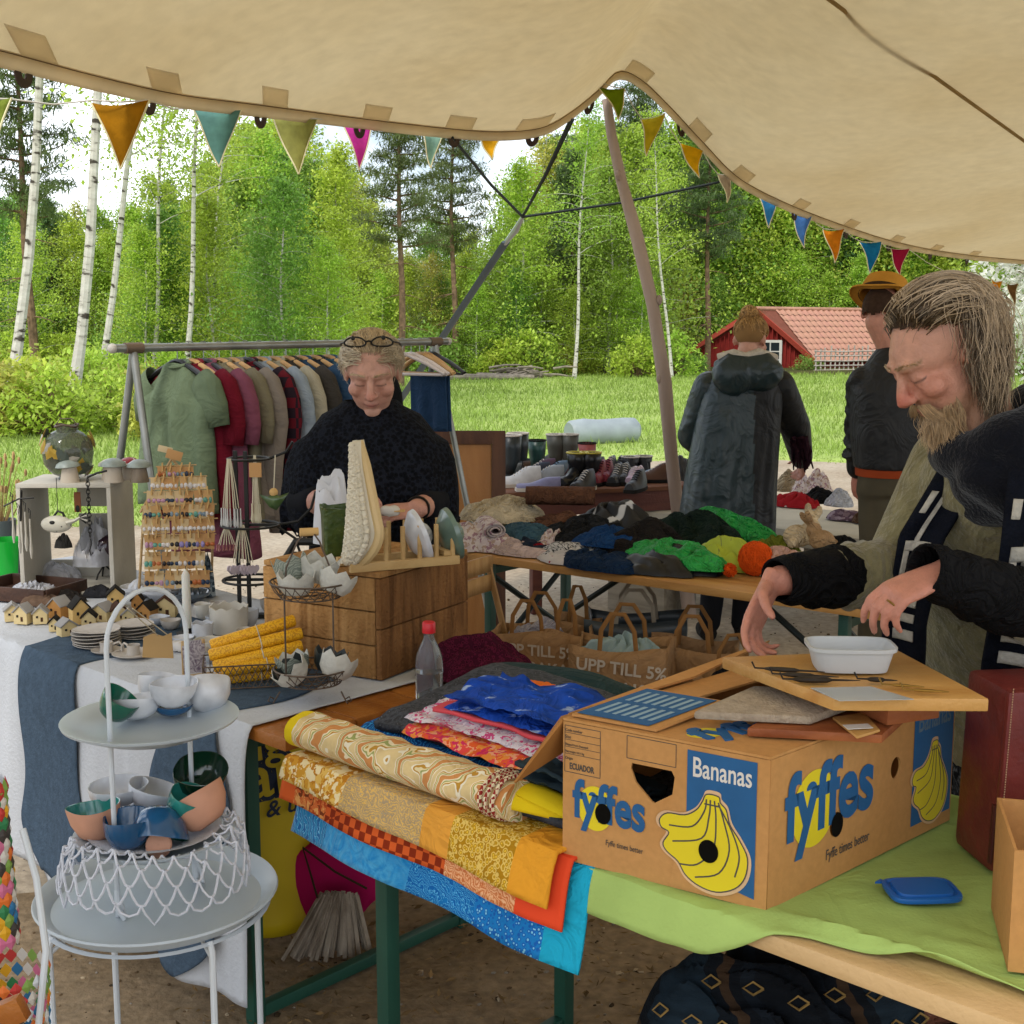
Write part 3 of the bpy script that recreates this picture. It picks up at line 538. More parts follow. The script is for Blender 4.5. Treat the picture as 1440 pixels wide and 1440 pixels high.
def heap(w, d, h, seed, folds=7, rough=.3, out=.3, nu=84, nv=30, flat=2.0):
    mb = MB(); o = seed * 13.7; ph = seed * 2.399; cx, sx = math.cos(ph), math.sin(ph); F_ = folds * 1.15
    def f(u, v):
        a = u * 2 * math.pi; q = v; rr = 1 + out * noise.noise(V((math.cos(a) * 1.2, math.sin(a) * 1.2, o))) + out * .35 * noise.noise(V((math.cos(a) * 3.1, math.sin(a) * 3.1, o + 5)))
        xn, yn = math.cos(a) * q * rr, math.sin(a) * q * rr; p = V((xn * 1.3, yn * 1.3, o))
        wx = noise.noise(p * .9) * 1.1 + .4 * noise.noise(p * 2.2); t = (xn * cx + yn * sx) + wx * .55; l = (-xn * sx + yn * cx)
        fo = math.sin(t * F_ + 1.2 * noise.noise(V((l * 1.3, t, o)))); fo = 1.15 * (fo * fo + .015) ** .34 - .35; fo += .4 * ((math.sin(t * F_ * 2.3 + 2 * noise.noise(V((l * 2, t, o + 3)))) ** 2 + .02) ** .35 - .5); r2 = .6 - 1.5 * abs(noise.noise(p * 1.9 + V((4, 1, 2)))) if False else noise.noise(p * 2.1 + V((4, 1, 2))); lump = noise.noise(p * .8 + V((3, 0, 0)))
        prof = max(0, 1 - q ** flat) ** .62
        z = h * prof * (1 - rough * .9 + .35 * lump + rough * 1.0 * fo + rough * .5 * r2) + .004 * (1 - q) + .002
        if q > .55: z += h * .10 * max(0, r2) * smooth(q, .55, .8) * (1 - smooth(q, .93, 1))
        return V((xn * w / 2 + .012 * w * fo, yn * d / 2 + .012 * d * r2, max(z, .001)))
    mb.grid(lambda u, v: f(u, .015 + .985 * v), nu, nv, cu=True); mb.f.append(tuple(range(nu))); mb.m.append(0)
    return mb
def slab(mb, c, dim, M=None, wob=.08, seed=0, n=4.0, nu=40, nv=12, sag=0):
    w, d, h = dim; c = V(c)
    def f(p):
        return 1
    vs = []
    def pw(t, e): return math.copysign(abs(t) ** e, t)
    k = mb.mark()
    def g(u, v):
        a = u * 2 * math.pi; b = (v - .5) * math.pi; e = 2 / n
        x = pw(math.cos(a), e) * pw(math.cos(b), .45); y = pw(math.sin(a), e) * pw(math.cos(b), .45); z = pw(math.sin(b), .8)
        q = V((x * 2 + seed * 3.1, y * 2, z + seed)); s_ = 1 + wob * noise.noise(q * 1.1)
        p = V((x * w / 2 * s_, y * d / 2 * s_, z * h / 2 * (1 + wob * 2 * noise.noise(q * 1.7 + V((0, 0, 5)))) + h / 2 + h * wob * noise.noise(q * .9 + V((7, 0, 0))) - sag * x * x))
        return (M @ p if M else p) + c
    mb.grid(g, nu, nv, cu=True); mb.f.append(tuple(range(k + nu - 1, k - 1, -1))); mb.m.append(0); e_ = len(mb.v); mb.f.append(tuple(range(e_ - nu, e_))); mb.m.append(0)
    return mb
M_pine = wood('table_pine', '#b98a4c', '#a06f33', 'x', 6); M_pineedge = wood('table_pine_pale', '#c9a878', '#b08e5c', 'x', 6); M_brownt = wood('table_varnish', '#a5672a', '#8a4f1c', 'x', 6, rough=.35)
M_green = mat('table_leg_green', '#1f4a3c', rough=.45, var=.1); M_legdark = mat('table_leg_dark', '#14211d', rough=.5)
def ftable(label, F, ang, ln, wd, z, top, group=None, legs=(.28, .28), brace=True, third=3):
    t = T('folding_table', label, 'table', (F.x, F.y, 0), ang, group); n = third; pw = wd / n
    for i in range(n):
        mb = MB(); mb.box((ln / 2, pw * (i + .5), z - .016), (ln, pw - .003, .03)); O('plank', mb, top, t, bevel=.006)
    for xx in (legs[0], ln - legs[1]):
        s_ = 1 if xx < ln / 2 else -1
        for yy in (.06, wd - .06): mb = MB(); mb.box((xx, yy, (z - .034) / 2), (.034, .034, z - .036)); lf = O('leg', mb, M_green, t, bevel=.004)
        for zz in (.03, z - .07): mb = MB(); mb.box((xx, wd / 2, zz), (.028, wd - .157, .03)); O('crossbar', mb, M_green, lf, bevel=.003)
        if brace:
            mb = MB(); mb.tube([(xx, .085, z - .1), (xx, wd - .085, z * .5)], .012, 6); O('brace', mb, M_legdark, lf)
            mb = MB(); mb.tube([(xx + .026, wd - .085, z - .1), (xx + .026, .085, z * .5)], .012, 6); O('brace', mb, M_legdark, lf)
            mb = MB(); mb.tube([(xx + s_ * .015, wd / 2, z * .5), (xx + s_ * .5, wd / 2, z - .05)], .012, 6); O('strut', mb, M_legdark, lf)
    return t
UA = math.atan2(-.68, .735); F0 = V((-.463, 2.51, 0)); U_ = V((math.cos(UA), math.sin(UA), 0)); W_ = V((-U_.y, U_.x, 0))
def AB(a, b, z): return F0 + U_ * a + W_ * b + V((0, 0, z))
TZ = .76
near_table = ftable('pale pine folding table with green legs under the banana box', F0, UA, 2.2, .66, TZ, M_pineedge, legs=(.24, .3), brace=False)
M_lime = mat('lime_cloth', '#a3bd6a', rough=.9, var=.08, vs=9, bump=.15, bs=160, wr=.16, wrs=4)
def gcl(u, v):
    a = .55 + 1.65 * u; ext = .125 * (1 - smooth(a, 1.02, 1.2)) * (1 - .25 * smooth(a, .55, .8)) - .02 - .05 * smooth(a, 1.15, 1.5); s = v * (.70 + ext) ; b = .70 - s; z = TZ + .005
    if b < -.004:
        over = -.004 - b; b = -.004 - .018 * (1 - math.exp(-over * 30)) - .03 * math.sin(a * 9) * over * 4; z -= over * .96
    n_ = fbm((a * 3, b * 5, 1), 1.3); z += (.004 + .006 * smooth(v, .6, 1)) * max(-.4, n_)
    if a > 1.0 and b > -.01: z += .022 * math.exp(-((b - (.045 + .05 * (a - 1.2) + .01 * math.sin(a * 7))) / .014) ** 2) * smooth(a, 1.08, 1.25)
    if a > 1.3: z += .006 * math.exp(-((b - .12 - .3 * (a - 1.3)) / .02) ** 2)
    return AB(a, b, z) - F0
mb = MB(); mb.grid(gcl, 150, 70); tag(O('tablecloth', mb, M_lime, solid=.002, loc=F0), 'pale lime green cloth under the banana box and blue lid', 'tablecloth')
def sheet(a0, a1, bb, z, hang, skew=0, hskew=0, nu=70, nv=50, wav=.006, over=.006, curl=0, seed=0, bulge=0):
    tot = bb + hang
    def f(u, v):
        hg = hang + hskew * u; s = v * (bb + hg); a = a0 + (a1 - a0) * u + skew * v; b = bb - s; zz = z
        if b < -over:
            d = -over - b; b = -over - .03 * (1 - math.exp(-d * 22)) - .25 * d * smooth(d, 0, .3); zz -= d * .93
            b += .008 * math.sin(a * 16) * min(1, d * 12); a += .02 * (u - .5) * d * 6
        q = V((a * 4, s * 4, seed)); zz += wav * fbm(q, 1.2) + bulge * math.sin(math.pi * v) * math.sin(math.pi * min(1, u * 1.2))
        return AB(a, b, zz) - F0
    mb = MB(); mb.grid(f, nu, nv); return mb
def blocks(o, ends, nu):
    me = o.data
    for p in me.polygons:
        c = (p.index % nu) / nu; p.material_index = next((i for i, e in enumerate(ends) if c < e), len(ends) - 1)
FG = 'fabrics heaped at the end of the table'
M_turq = [mat('batik_stripe', '#1f7fb8', rough=.8, pat='wave', cols=['#0f5f9c', '#2b93c9', '#8cc9dc', '#1b6fae', '#1585b8'], ps=26, dist=9, stretch=(1.4, 1, 1), var=.15, sheen=.2), mat('batik_blue', '#1a84c4', rough=.8, pat='noise', cols=['#0f66b0', '#1c86c6', '#4aa7d8', '#1478bc'], ps=24, dist=3, var=.1, sheen=.2, wr=.3),
          mat('batik_rings', '#1f7fb8', rough=.8, pat='rings', cols=['#1460a8', '#1f7fc0', '#69b7dc', '#1670b4'], ps=40, dist=18, var=.12), mat('batik_dots', '#1b66b4', rough=.8, pat='vor', cols=[(0, '#7cc0dc'), (.28, '#1a5fae'), (.5, '#1d79be')], ps=130, var=.12, wr=.3), mat('turquoise_plain', '#1fa3c4', rough=.85, var=.1, wr=.4)]
o = O('turquoise_quilt', sheet(.08, .815, .4, TZ + .006, .145, hskew=.03, wav=.004, seed=1, over=.004, nu=70), M_turq, solid=.005, loc=F0); blocks(o, [.13, .45, .68, .90, 1], 70); tag(o, 'turquoise and blue batik quilt hanging lowest over the table edge', 'quilt', FG)
M_or = [mat('orange_plain', '#d9602a', rough=.85, var=.1), mat('orange_print', '#cc6a2a', rough=.85, pat='cells', cols=['#b84a1f', '#d98444', '#e0a05a', '#7a3a1c', '#d06a34'], ps=120, dist=.03, var=.12), mat('orange_zigzag', '#b0401c', rough=.85, pat='check', cols=['#8a2f14', '#d8602a'], ps=64, rot=(0, 0, .7), var=.18), mat('peach_print', '#d98a5c', rough=.85, pat='rings', cols=['#c8703f', '#e2a06e', '#d0814a', '#e6b284'], ps=42, dist=26, var=.1), mat('red_orange', '#dd4a28', rough=.85, var=.08)]
o = O('orange_quilt', sheet(.045, .785, .38, TZ + .016, .105, hskew=.03, wav=.004, seed=1.05, over=.02, nu=70), M_or, solid=.005, loc=F0); blocks(o, [.05, .2, .62, .86, 1], 70); tag(o, 'orange patchwork quilt between the turquoise and the yellow ones', 'quilt', FG)
M_ye = [mat('gold_floral', '#d59b35', rough=.85, pat='cells', cols=['#cf9632', '#e0b65c', '#ecd9a8', '#b97a22'], ps=95, dist=.04, var=.1), mat('grey_gold', '#bfa06a', rough=.85, pat='rings', cols=['#a99474', '#d6a850', '#9a9484', '#dcb260'], ps=48, dist=24, var=.1, wr=.3), mat('amber_plain', '#dc9a3c', rough=.85, var=.08, wr=.4), mat('mustard_print', '#c49a22', rough=.85, pat='vor', cols=[(0, '#dcb23c'), (.22, '#b48818'), (.4, '#d8b860'), (.6, '#a87a14')], ps=110, var=.12, wr=.3), mat('orange_border', '#e09a2c', rough=.85, var=.06, wr=.3)]
o = O('yellow_quilt', sheet(.055, .765, .36, TZ + .026, .082, hskew=.042, wav=.004, seed=1.1, over=.036, nu=70), M_ye, solid=.006, loc=F0); blocks(o, [.26, .56, .66, .88, 1], 70); tag(o, 'golden patchwork quilt with a plain orange border', 'quilt', FG)
# rolled floral quilt
M_flo = mat('cream_floral', '#d8c08a', rough=.85, pat='rings', cols=['#d9c08a', '#e8dec4', '#b98a34', '#e2d0a0', '#9aa05e', '#e6d8b4', '#c98a50'], ps=7, dist=16, var=.14, vs=18, bump=.3, bs=60, wr=.3); M_lemon = mat('lemon_lining', '#e0c41c', rough=.85, var=.08)
roll = T('rolled_quilt', 'rolled cream and gold floral quilt with bright yellow lining', 'quilt', AB(.03, .03, TZ), group=FG); ro = V(roll.location); mb = MB()
def rollring(a, r, sq=.82, b=.02, z0=.03):
    pts = []
    for j in range(28):
        t = j / 28 * 6.283; q = r * (1 + .06 * N3((a * 7, math.cos(t), math.sin(t)), 2.2)); pts.append(AB(a, b + q * math.cos(t) * 1.15, TZ + z0 + q * sq + q * sq * math.sin(t)) - ro)
    return pts
mb.loft([rollring(.065 + .57 * i / 40, .044 * (1 - .12 * abs(math.sin(i * .55)) * .5)) for i in range(41)]); O('roll', mb, M_flo, roll, angle=60)
mb = MB(); mb.loft([rollring(.038 + .03 * i / 3, .043) for i in range(4)]); O('lining_end', mb, M_lemon, roll)
mb = MB()
for i in (.585, .6, .615): mb.tube([q for q in rollring(i, .046)] + [rollring(i, .046)[0]], .004, 5)
O('braid_trim', mb, mat('braid_trim', '#a8382e', rough=.8, pat='check', cols=['#8e2c28', '#e0d3b0'], ps=140), roll)
mb = MB()
def lin_f(u, v):
    a = .625 + .12 * u; t = -1.0 + v * 4.2; r = .042 - .010 * v; return AB(a, .03 + r * math.cos(t) * 1.2 + .05 * u * (v > .8) , TZ + .034 + r * .8 + r * .8 * math.sin(t) - .012 * u) - ro
mb.grid(lin_f, 10, 26); O('lining_flap', mb, M_lemon, roll, solid=.004)
# flat stack above: blue batik, grey shawl, dark drape
def drape(a0, a1, b0, b1, zf, seed, nu=60, nv=50, wav=.008, taper=0, fr=1.2):
    def f(u, v):
        b = b0 + (b1 - b0) * v; a = a0 + (a1 - a0) * u + taper * v; return AB(a, b, zf(u, v) + wav * fbm((a * 5, b * 5, seed), fr)) - F0
    mb = MB(); mb.grid(f, nu, nv); return mb
M_bat = mat('blue_batik', '#1a6aa8', rough=.8, pat='wave', cols=['#123f78', '#1a6fb4', '#3d9bd0', '#1a62a4', '#0f4a88'], ps=16, dist=14, rot=(0, 0, .8), var=.15)
tag(O('blue_batik_cloth', drape(.1, .80, .07, .34, lambda u, v: TZ + .03 + .034 * smooth(v, .0, .25) - .01 * smooth(v, .7, 1), 5, wav=.006), M_bat, solid=.008, loc=F0), 'deep blue batik cloth folded under the grey shawl', 'cloth', FG)
M_shawl = mat('sequin_shawl', '#26282e', rough=.75, pat='vor', cols=[(0, '#8f949c'), (.09, '#202228'), (.4, '#2c2f36'), (.55, '#3a3d44')], ps=90, var=.3, vs=14, bump=.6, bs=140)
def shz(u, v): return TZ + .074 + .018 * smooth(v, 0, .12) + .028 * smooth(v, .1, .75) * (1 - .7 * u) - .1 * smooth(v, .85, 1)
tag(O('grey_shawl', drape(.14, .86, .12, .56, shz, 6, wav=.009), M_shawl, solid=.016, loc=F0), 'charcoal grey shawl with pale sequins spread over the pile', 'shawl', FG)
M_moss = mat('dark_teal_cloth', '#24393a', rough=.8, var=.15, vs=5, bump=.1, bs=50, wr=.4, wrs=8)
def mz(u, v): return TZ + .070 - .045 * smooth(u, .35, 1) + .045 * math.sin(math.pi * min(1, v * 1.05)) * (.75 + .5 * math.sin(math.pi * u)) - .06 * smooth(v, .8, 1)
tag(O('teal_drape', drape(.06, .66, .40, .70, mz, 7, wav=.006, taper=.05), M_moss, solid=.006, loc=F0), 'dark teal drape humped at the back of the fabric pile', 'drape', FG)
mb = sheet(.75, .98, .3, TZ + .03, .03, seed=9, wav=.004); tag(O('grey_edge_throw', drape(.55, .86, .02, .3, lambda u, v: TZ + .05 + .03 * v, 8, wav=.006), mat('charcoal_wool', '#3c4046', rough=.95, var=.25, vs=30, bump=.4, bs=120), solid=.014, loc=F0), 'charcoal woollen throw beside the banana box corner', 'throw', FG)
# folded prints on top
M_oflo = mat('orange_pink_print', '#d8543c', rough=.85, pat='cells', cols=['#d95b2c', '#c92f5a', '#e08a3c', '#dd4a44', '#e6a07a'], ps=85, dist=.05, var=.1)
M_wpink = mat('white_pink_print', '#cdbcc4', rough=.85, pat='cells', cols=['#d6cdd2', '#cfc4cc', '#c64a7c', '#d8d0d4', '#b9aebc'], ps=110, dist=.05, var=.08); M_navy = mat('blue_white_print', '#1a3f96', rough=.8, pat='noise', cols=[(0, '#122a70'), (.5, '#1b46a4'), (.6, '#1a4aae'), (.66, '#9fb4d8'), (1, '#c4d0e4')], ps=38, stretch=(.5, 1, 1), var=.1, wr=.4)
M_coral = mat('coral_trim', '#cf4f56', rough=.85, var=.1); M_orange = mat('bright_orange', '#e0702a', rough=.85, var=.06)
def fold(name, label, m, a0, a1, b0, b1, z, h, seed, layers=2, mt=None):
    mb = MB(); n = 34; nv = layers * 16
    def f(u, v):
        k = v * layers; i = int(min(layers - 1e-6, k)); t = k - i; s = t if i % 2 == 0 else 1 - t
        q = V((u * 3, s * 3, seed)); zz = z + h * (k / layers) + .004 * fbm(q, 1.5) * (1 + i); bow = .012 * math.sin(math.pi * t)
        b = b0 + (b1 - b0) * (1 - s); a = a0 + (a1 - a0) * u
        return AB(a + .015 * N3(q, .9), b + .012 * N3(q, 1.2, 4), zz + bow * .4) - AB(a0, b0, z)
    mb.grid(f, n, nv); o = O(name, mb, m, solid=.007, loc=AB(a0, b0, z)); return tag(o, label, 'cloth', FG)
Z1 = TZ + .104
fold('orange_print_cloth', 'orange and pink printed cloth folded on the grey shawl', M_oflo, .26, .62, .08, .21, Z1 - .018, .016, 1, 2)
fold('white_print_cloth', 'white and pink printed cloth with coral edge under the blue print', M_wpink, .24, .66, .12, .27, Z1 - .004, .016, 2, 2)
fold('coral_cloth', 'coral edged dark cloth folded beneath the blue print', M_coral, .28, .66, .15, .31, Z1 + .010, .014, 3, 1)
fold('blue_print_cloth', 'royal blue cloth with white brush print folded on top of the pile', M_navy, .31, .68, .15, .32, Z1 + .020, .045, 4, 4)
fold('small_orange_cloth', 'small plain orange cloth corner behind the blue print', M_orange, .34, .44, .32, .38, Z1 + .04, .012, 5, 1)
fold('teal_corner_cloth', 'folded dark slate cloth tucked at the box corner', mat('slate_cloth', '#2c3a40', rough=.85, var=.15), .60, .84, .04, .16, TZ + .085, .03, 6, 3)
bA, bB, bC = PZ(1077, 1290, TZ), PZ(791, 1215, TZ), PZ(1335, 1160, TZ); BH = .232; z0 = .009
for q in (bA, bB, bC): q.z = TZ + z0
M_card = mat('cardboard', '#bd8a52', rough=.85, pat='noise', cols=['#a9783f', '#bd8a52', '#c29058', '#b58149'], ps=6, dist=1, var=.06, vs=90, bump=.15, bs=60); M_cardin = mat('cardboard_inside', '#a5713c', rough=.9, var=.1)
M_blueink = mat('blue_ink', '#1f5a8c', rough=.7, var=.06, vs=30); M_yelink = mat('yellow_ink', '#e0cb1e', rough=.7, var=.05); M_grey = mat('grey_ink', '#55504a', rough=.8); M_paleink = mat('pale_ink', '#d9b48c', rough=.8); M_whiteink = mat('white_ink', '#dcd6cc', rough=.8)
box = T('banana_box', 'cardboard banana carton with blue and yellow print on the green cloth', 'box', bA); bo = V(bA); pB, pC = bB - bA, bC - bA; wB, wC = pB.length, pC.length
eB, eC = pB / wB, pC / wC; Zv = V((0, 0, 1)); outB = V((-eB.y, eB.x, 0)); outB = outB if outB.y < 0 else -outB; outC = V((eC.y, -eC.x, 0)); outC = outC if outC.y < 0 else -outC
def bez(pts, n=8):
    out = []
    m = len(pts)
    for i in range(m):
        p0, p1, p2, p3 = [V((*pts[(i + k) % m], 0)) for k in (-1, 0, 1, 2)]
        for j in range(n):
            t = j / n; q = .5 * ((2 * p1) + (-p0 + p2) * t + (2 * p0 - 5 * p1 + 4 * p2 - p3) * t * t + (-p0 + 3 * p1 - 3 * p2 + p3) * t ** 3); out.append((q.x, q.y))
    return out
# face 1: B -> A (left to right, seen from the camera); unit x along the width 0..1 and y 0..1 of height
FR = frame(pB, -eB, Zv, outB); FC = frame(V((0, 0, 0)), eC, Zv, outC)
hole = [(x * wB, y * BH) for x, y in [(.355, .80), (.55, .80), (.565, .76), (.555, .64), (.47, .555), (.455, .56), (.375, .67), (.35, .76)]]
h1, h2 = circ(.215 * wB, .40 * BH, .04 * wB, 24, .073 * BH), circ(.735 * wB, .315 * BH, .046 * wB, 24, .078 * BH)
me = shape_mesh([[(0, 0), (wB, 0), (wB, BH), (0, BH)], hole, h1, h2], .002); me.transform(FR @ Matrix.Translation((0, 0, -.002))); link('front_panel', me, M_card, box)
h3, h4 = circ(.33 * wC, .38 * BH, .030 * wC, 24, .085 * BH), circ(.65 * wC, .60 * BH, .028 * wC, 24, .08 * BH); h5 = circ(.915 * wC, .74 * BH, .02 * wC, 20, .07 * BH)
me = shape_mesh([[(.002, 0), (wC, 0), (wC, BH), (.002, BH)], h3, h4], .002); me.transform(FC @ Matrix.Translation((0, 0, -.002))); link('side_panel', me, M_card, box)
mb = MB(); mb.box((0, 0, 0), (1, 1, 1)); mb.v = [pC + pB * ((p.x + .5) * .98 + .01) - eC * .002 + outB * -.001 + V((0, 0, (p.z + .5) * BH)) + eC * (p.y * .004) for p in mb.v]; O('back_panel', mb, M_cardin, box, smooth=False)
mb = MB(); mb.box((0, 0, 0), (1, 1, 1)); mb.v = [pB + pC * ((p.x + .5) * .98 + .01) + V((0, 0, (p.z + .5) * BH)) + eB * (p.y * .004 - .003) for p in mb.v]; O('far_side_panel', mb, M_cardin, box, smooth=False)
def tp(name, quad, z, m, th=.004):
    mb = MB(); q = [pB * s + pC * t for s, t in quad]; mb.add([p + V((0, 0, z)) for p in q] + [p + V((0, 0, z + th)) for p in q], [(3, 2, 1, 0), (4, 5, 6, 7), (0, 1, 5, 4), (1, 2, 6, 5), (2, 3, 7, 6), (3, 0, 4, 7)]); return O(name, mb, m, box, smooth=False)
tp('bottom_panel', [(.01, .01), (.99, .01), (.99, .99), (.01, .99)], .002, M_cardin)
tp('top_rim', [(0, 0), (1, 0), (1, .3), (0, .3)], BH + .001, M_card); tp('top_rim', [(0, .305), (.28, .305), (.3, 1), (0, 1)], BH + .001, M_card); tp('top_rim', [(.80, .305), (1, .305), (1, 1), (.78, 1)], BH + .001, M_card)
# lifted flaps
def flap(name, p, m, th=.004):
    mb = MB(); p = [V(q) for q in p]; n = (p[1] - p[0]).cross(p[2] - p[0]).normalized() * th; mb.add(p + [q + n for q in p], [(3, 2, 1, 0), (4, 5, 6, 7), (0, 1, 5, 4), (1, 2, 6, 5), (2, 3, 7, 6), (3, 0, 4, 7)]); return O(name, mb, m, box, smooth=False)
tb = V((0, 0, BH + .007)); big = [pB * 1.0 + pC * .06 + tb, pB * 1.02 + pC * .98 + tb, PY(1085, 905, 2.33) - bo, PY(880, 1000, 2.08) - bo]
q1, q2 = PZ(800, 1028, TZ + z0 + BH + .008) - bo, PZ(940, 1050, TZ + z0 + BH + .008) - bo
fl = flap('flap', [pB * .98 + pC * .02 + tb, pB * .55 + pC * .02 + tb, pB * .56 + pC * .36 + tb + V((0, 0, .008)), pB * .98 + pC * .36 + tb + V((0, 0, .008))], M_card)
mb = MB(); a_, b_, c_, d_ = [pB * s + pC * t + tb + V((0, 0, .0052 + .008 * t / .36)) for s, t in ((.965, .03), (.60, .03), (.60, .345), (.965, .345))]; mb.add([a_, b_, c_, d_], [(0, 1, 2, 3)]); O('flap_print', mb, M_blueink, fl, smooth=False, solid=.0006)
mb = MB()
for i in range(7):
    for r_ in range(2):
        s0 = .92 - i * .045; t0 = .07 + r_ * .135; p = [pB * (s0 - k * .02) + pC * (t0 + l * .105) + tb + V((0, 0, .006 + .008 * (t0 + l * .105) / .36)) for k, l in ((0, 0), (1, 0), (1, 1), (0, 1))]; mb.add(p, [(0, 1, 2, 3)])
O('flap_small_print', mb, mat('flap_print_pale', '#8fa9b8', rough=.8), fl, smooth=False, solid=.0005)
flap('raised_flap', [pB * 1.0 + pC * .02 + tb, pB * .99 + pC * .60 + tb + V((0, 0, .004)), PY(1082, 903, 2.42) - bo, PY(905, 985, 2.2) - bo], M_card)
flap('outer_flap', [pB * 1.0 + pC * .0 + tb - V((0, 0, .008)) - eC * .002, pB * 1.02 + pC * .5 + tb, PY(790, 1010, 2.22) - bo, PY(724, 1102, 1.98) - bo], M_cardin)
# print
def pr(me, M, m, name, par=box): me.transform(M); return link(name, me, m, par)
def poly(pts, M, m, name, z=.0008, par=box):
    mb = MB(); mb.prism(pts, 0, .0004, M @ Matrix.Translation((0, 0, z))); return O(name, mb, m, par, smooth=False)
def logo(M, W, H, cx, cy, s, ry=1.0):
    poly(circ(cx - .165 * s, cy + .04 * s, .235 * s, 40, .29 * s * ry), M, M_yelink, 'logo_sun')
    me = text_mesh('fyffes', 1, .03, .0002, 'CENTER'); xs = [v.co.x for v in me.vertices]; ys = [v.co.y for v in me.vertices]; w_ = max(xs) - min(xs)
    me.transform(Matrix.Translation((cx + .02 * s, cy - .1 * s, .0016)) @ Matrix.Rotation(R(0), 4, 'Z') @ Matrix.Diagonal((s * .98 / w_, s * .98 / w_ * 1.45 * ry, 1, 1))); link('logo_lettering', me, M_blueink, box).matrix_local = M
    mb = MB(); pts = [(cx - .2 * s + .055 * s * math.cos(t), cy + .2 * s * ry + .05 * s * math.sin(t)) for t in [math.pi * k / 10 for k in range(11)]]; mb.prism(pts, .0014, .0018, M); O('logo_head', mb, M_blueink, box, smooth=False)
    me = text_mesh('Fyffe times better', 1, .0, .0002); w_ = max(v.co.x for v in me.vertices); me.transform(Matrix.Translation((cx - .02 * s, cy - .40 * s * ry, .0012)) @ Matrix.Diagonal((s * .5 / w_, s * .5 / w_ * 1.4, 1, 1))); link('logo_slogan', me, M_grey, box).matrix_local = M
logo(FR, wB, BH, .235 * wB, .40 * BH, .38 * wB, .95); logo(FC, wC, BH, .29 * wC, .52 * BH, .46 * wC, .86)
def bananas(M, sx, sy, ox, oy, par, withhole=False):
    f = lambda L_: [(ox + x * sx, oy + y * sy) for x, y in L_]
    outl = [(.50, .98), (.62, .98), (.64, .92), (.70, .86), (.74, .72), (.84, .58), (.92, .42), (.90, .22), (.80, .08), (.62, .0), (.44, .02), (.30, .10), (.22, .22), (.10, .30), (.06, .38), (.12, .50), (.04, .54), (.02, .62), (.10, .70), (.28, .72), (.40, .80), (.46, .90)]
    big = bez(f([((x - .5) * 1.08 + .5, (y - .48) * 1.08 + .48) for x, y in outl]), 4)
    poly(big, M, M_paleink, 'banana_outline', .0016, par); poly(bez(f(outl), 4), M, M_yelink, 'banana_print', .0022, par)
    mb = MB()
    for ln in ([(.50, .93), (.48, .8), (.36, .62), (.12, .58)], [(.54, .93), (.53, .76), (.46, .52), (.16, .42)], [(.58, .93), (.60, .74), (.58, .44), (.42, .24), (.24, .2)], [(.62, .92), (.68, .74), (.74, .46), (.64, .2), (.40, .1)], [(.62, .9), (.76, .66), (.84, .42), (.8, .2)], [(.48, .88), (.64, .88)]):
        c = [V((*q, 0)) for q in f(ln)]; pts = [];
        for i in range(len(c) - 1):
            p0, p1, p2, p3 = c[max(0, i - 1)], c[i], c[i + 1], c[min(len(c) - 1, i + 2)]
            for j in range(5): t = j / 5; pts.append(.5 * ((2 * p1) + (-p0 + p2) * t + (2 * p0 - 5 * p1 + 4 * p2 - p3) * t * t + (-p0 + 3 * p1 - 3 * p2 + p3) * t ** 3))
        pts.append(c[-1]); mb.tube([M @ (q + V((0, 0, .0028))) for q in pts], .0011 * sx / .14, 4, fdir=M.to_3x3() @ V((0, 0, 1)), flat=.3)
    big2 = [M @ V((x, y, .0026)) for x, y in bez(f(outl), 4)]; mb.tube(big2 + [big2[0]], .0009 * sx / .14, 4, fdir=M.to_3x3() @ V((0, 0, 1)), flat=.3); O('banana_lines', mb, M_grey, par)
bp = poly([(.625 * wB, .16 * BH), (.945 * wB, .06 * BH), (.945 * wB, .97 * BH), (.625 * wB, .97 * BH)], FR, M_blueink, 'blue_panel')
poly([(.55 * wB, .02 * BH), (.80 * wB, .02 * BH), (.80 * wB, .3 * BH), (.60 * wB, .46 * BH)], FR, M_card, 'card_corner', .001)
me = text_mesh('Bananas', 1, .012, .0002); w_ = max(v.co.x for v in me.vertices); me.transform(Matrix.Translation((.648 * wB, .80 * BH, .0015)) @ Matrix.Diagonal((.275 * wB / w_, .275 * wB / w_ * 1.45, 1, 1))); link('lettering', me, M_whiteink, box).matrix_local = FR
bananas(FR, .46 * wB, .66 * BH, .49 * wB, .05 * BH, box)
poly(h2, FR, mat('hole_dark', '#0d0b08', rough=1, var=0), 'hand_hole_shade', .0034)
poly([(.75 * wC, .1 * BH), (.99 * wC, .1 * BH), (.99 * wC, .98 * BH), (.75 * wC, .98 * BH)], FC, M_blueink, 'blue_panel'); bananas(FC, .24 * wC, .62 * BH, .74 * wC, .08 * BH, box)
poly(h1, FR, MATS['hole_dark'], 'vent_hole_shade', .0026); poly(h3, FC, MATS['hole_dark'], 'vent_hole_shade', .0026)  # near-black discs over the cut holes, painting the shade inside the carton
me = text_mesh('Bananas', 1, .01, .0002); w_ = max(v.co.x for v in me.vertices); me.transform(Matrix.Translation((.77 * wC, .80 * BH, .0015)) @ Matrix.Diagonal((.2 * wC / w_, .2 * wC / w_ * 1.6, 1, 1))); link('lettering', me, mat('dull_ink', '#5d7486'), box).matrix_local = FC
mb = MB()
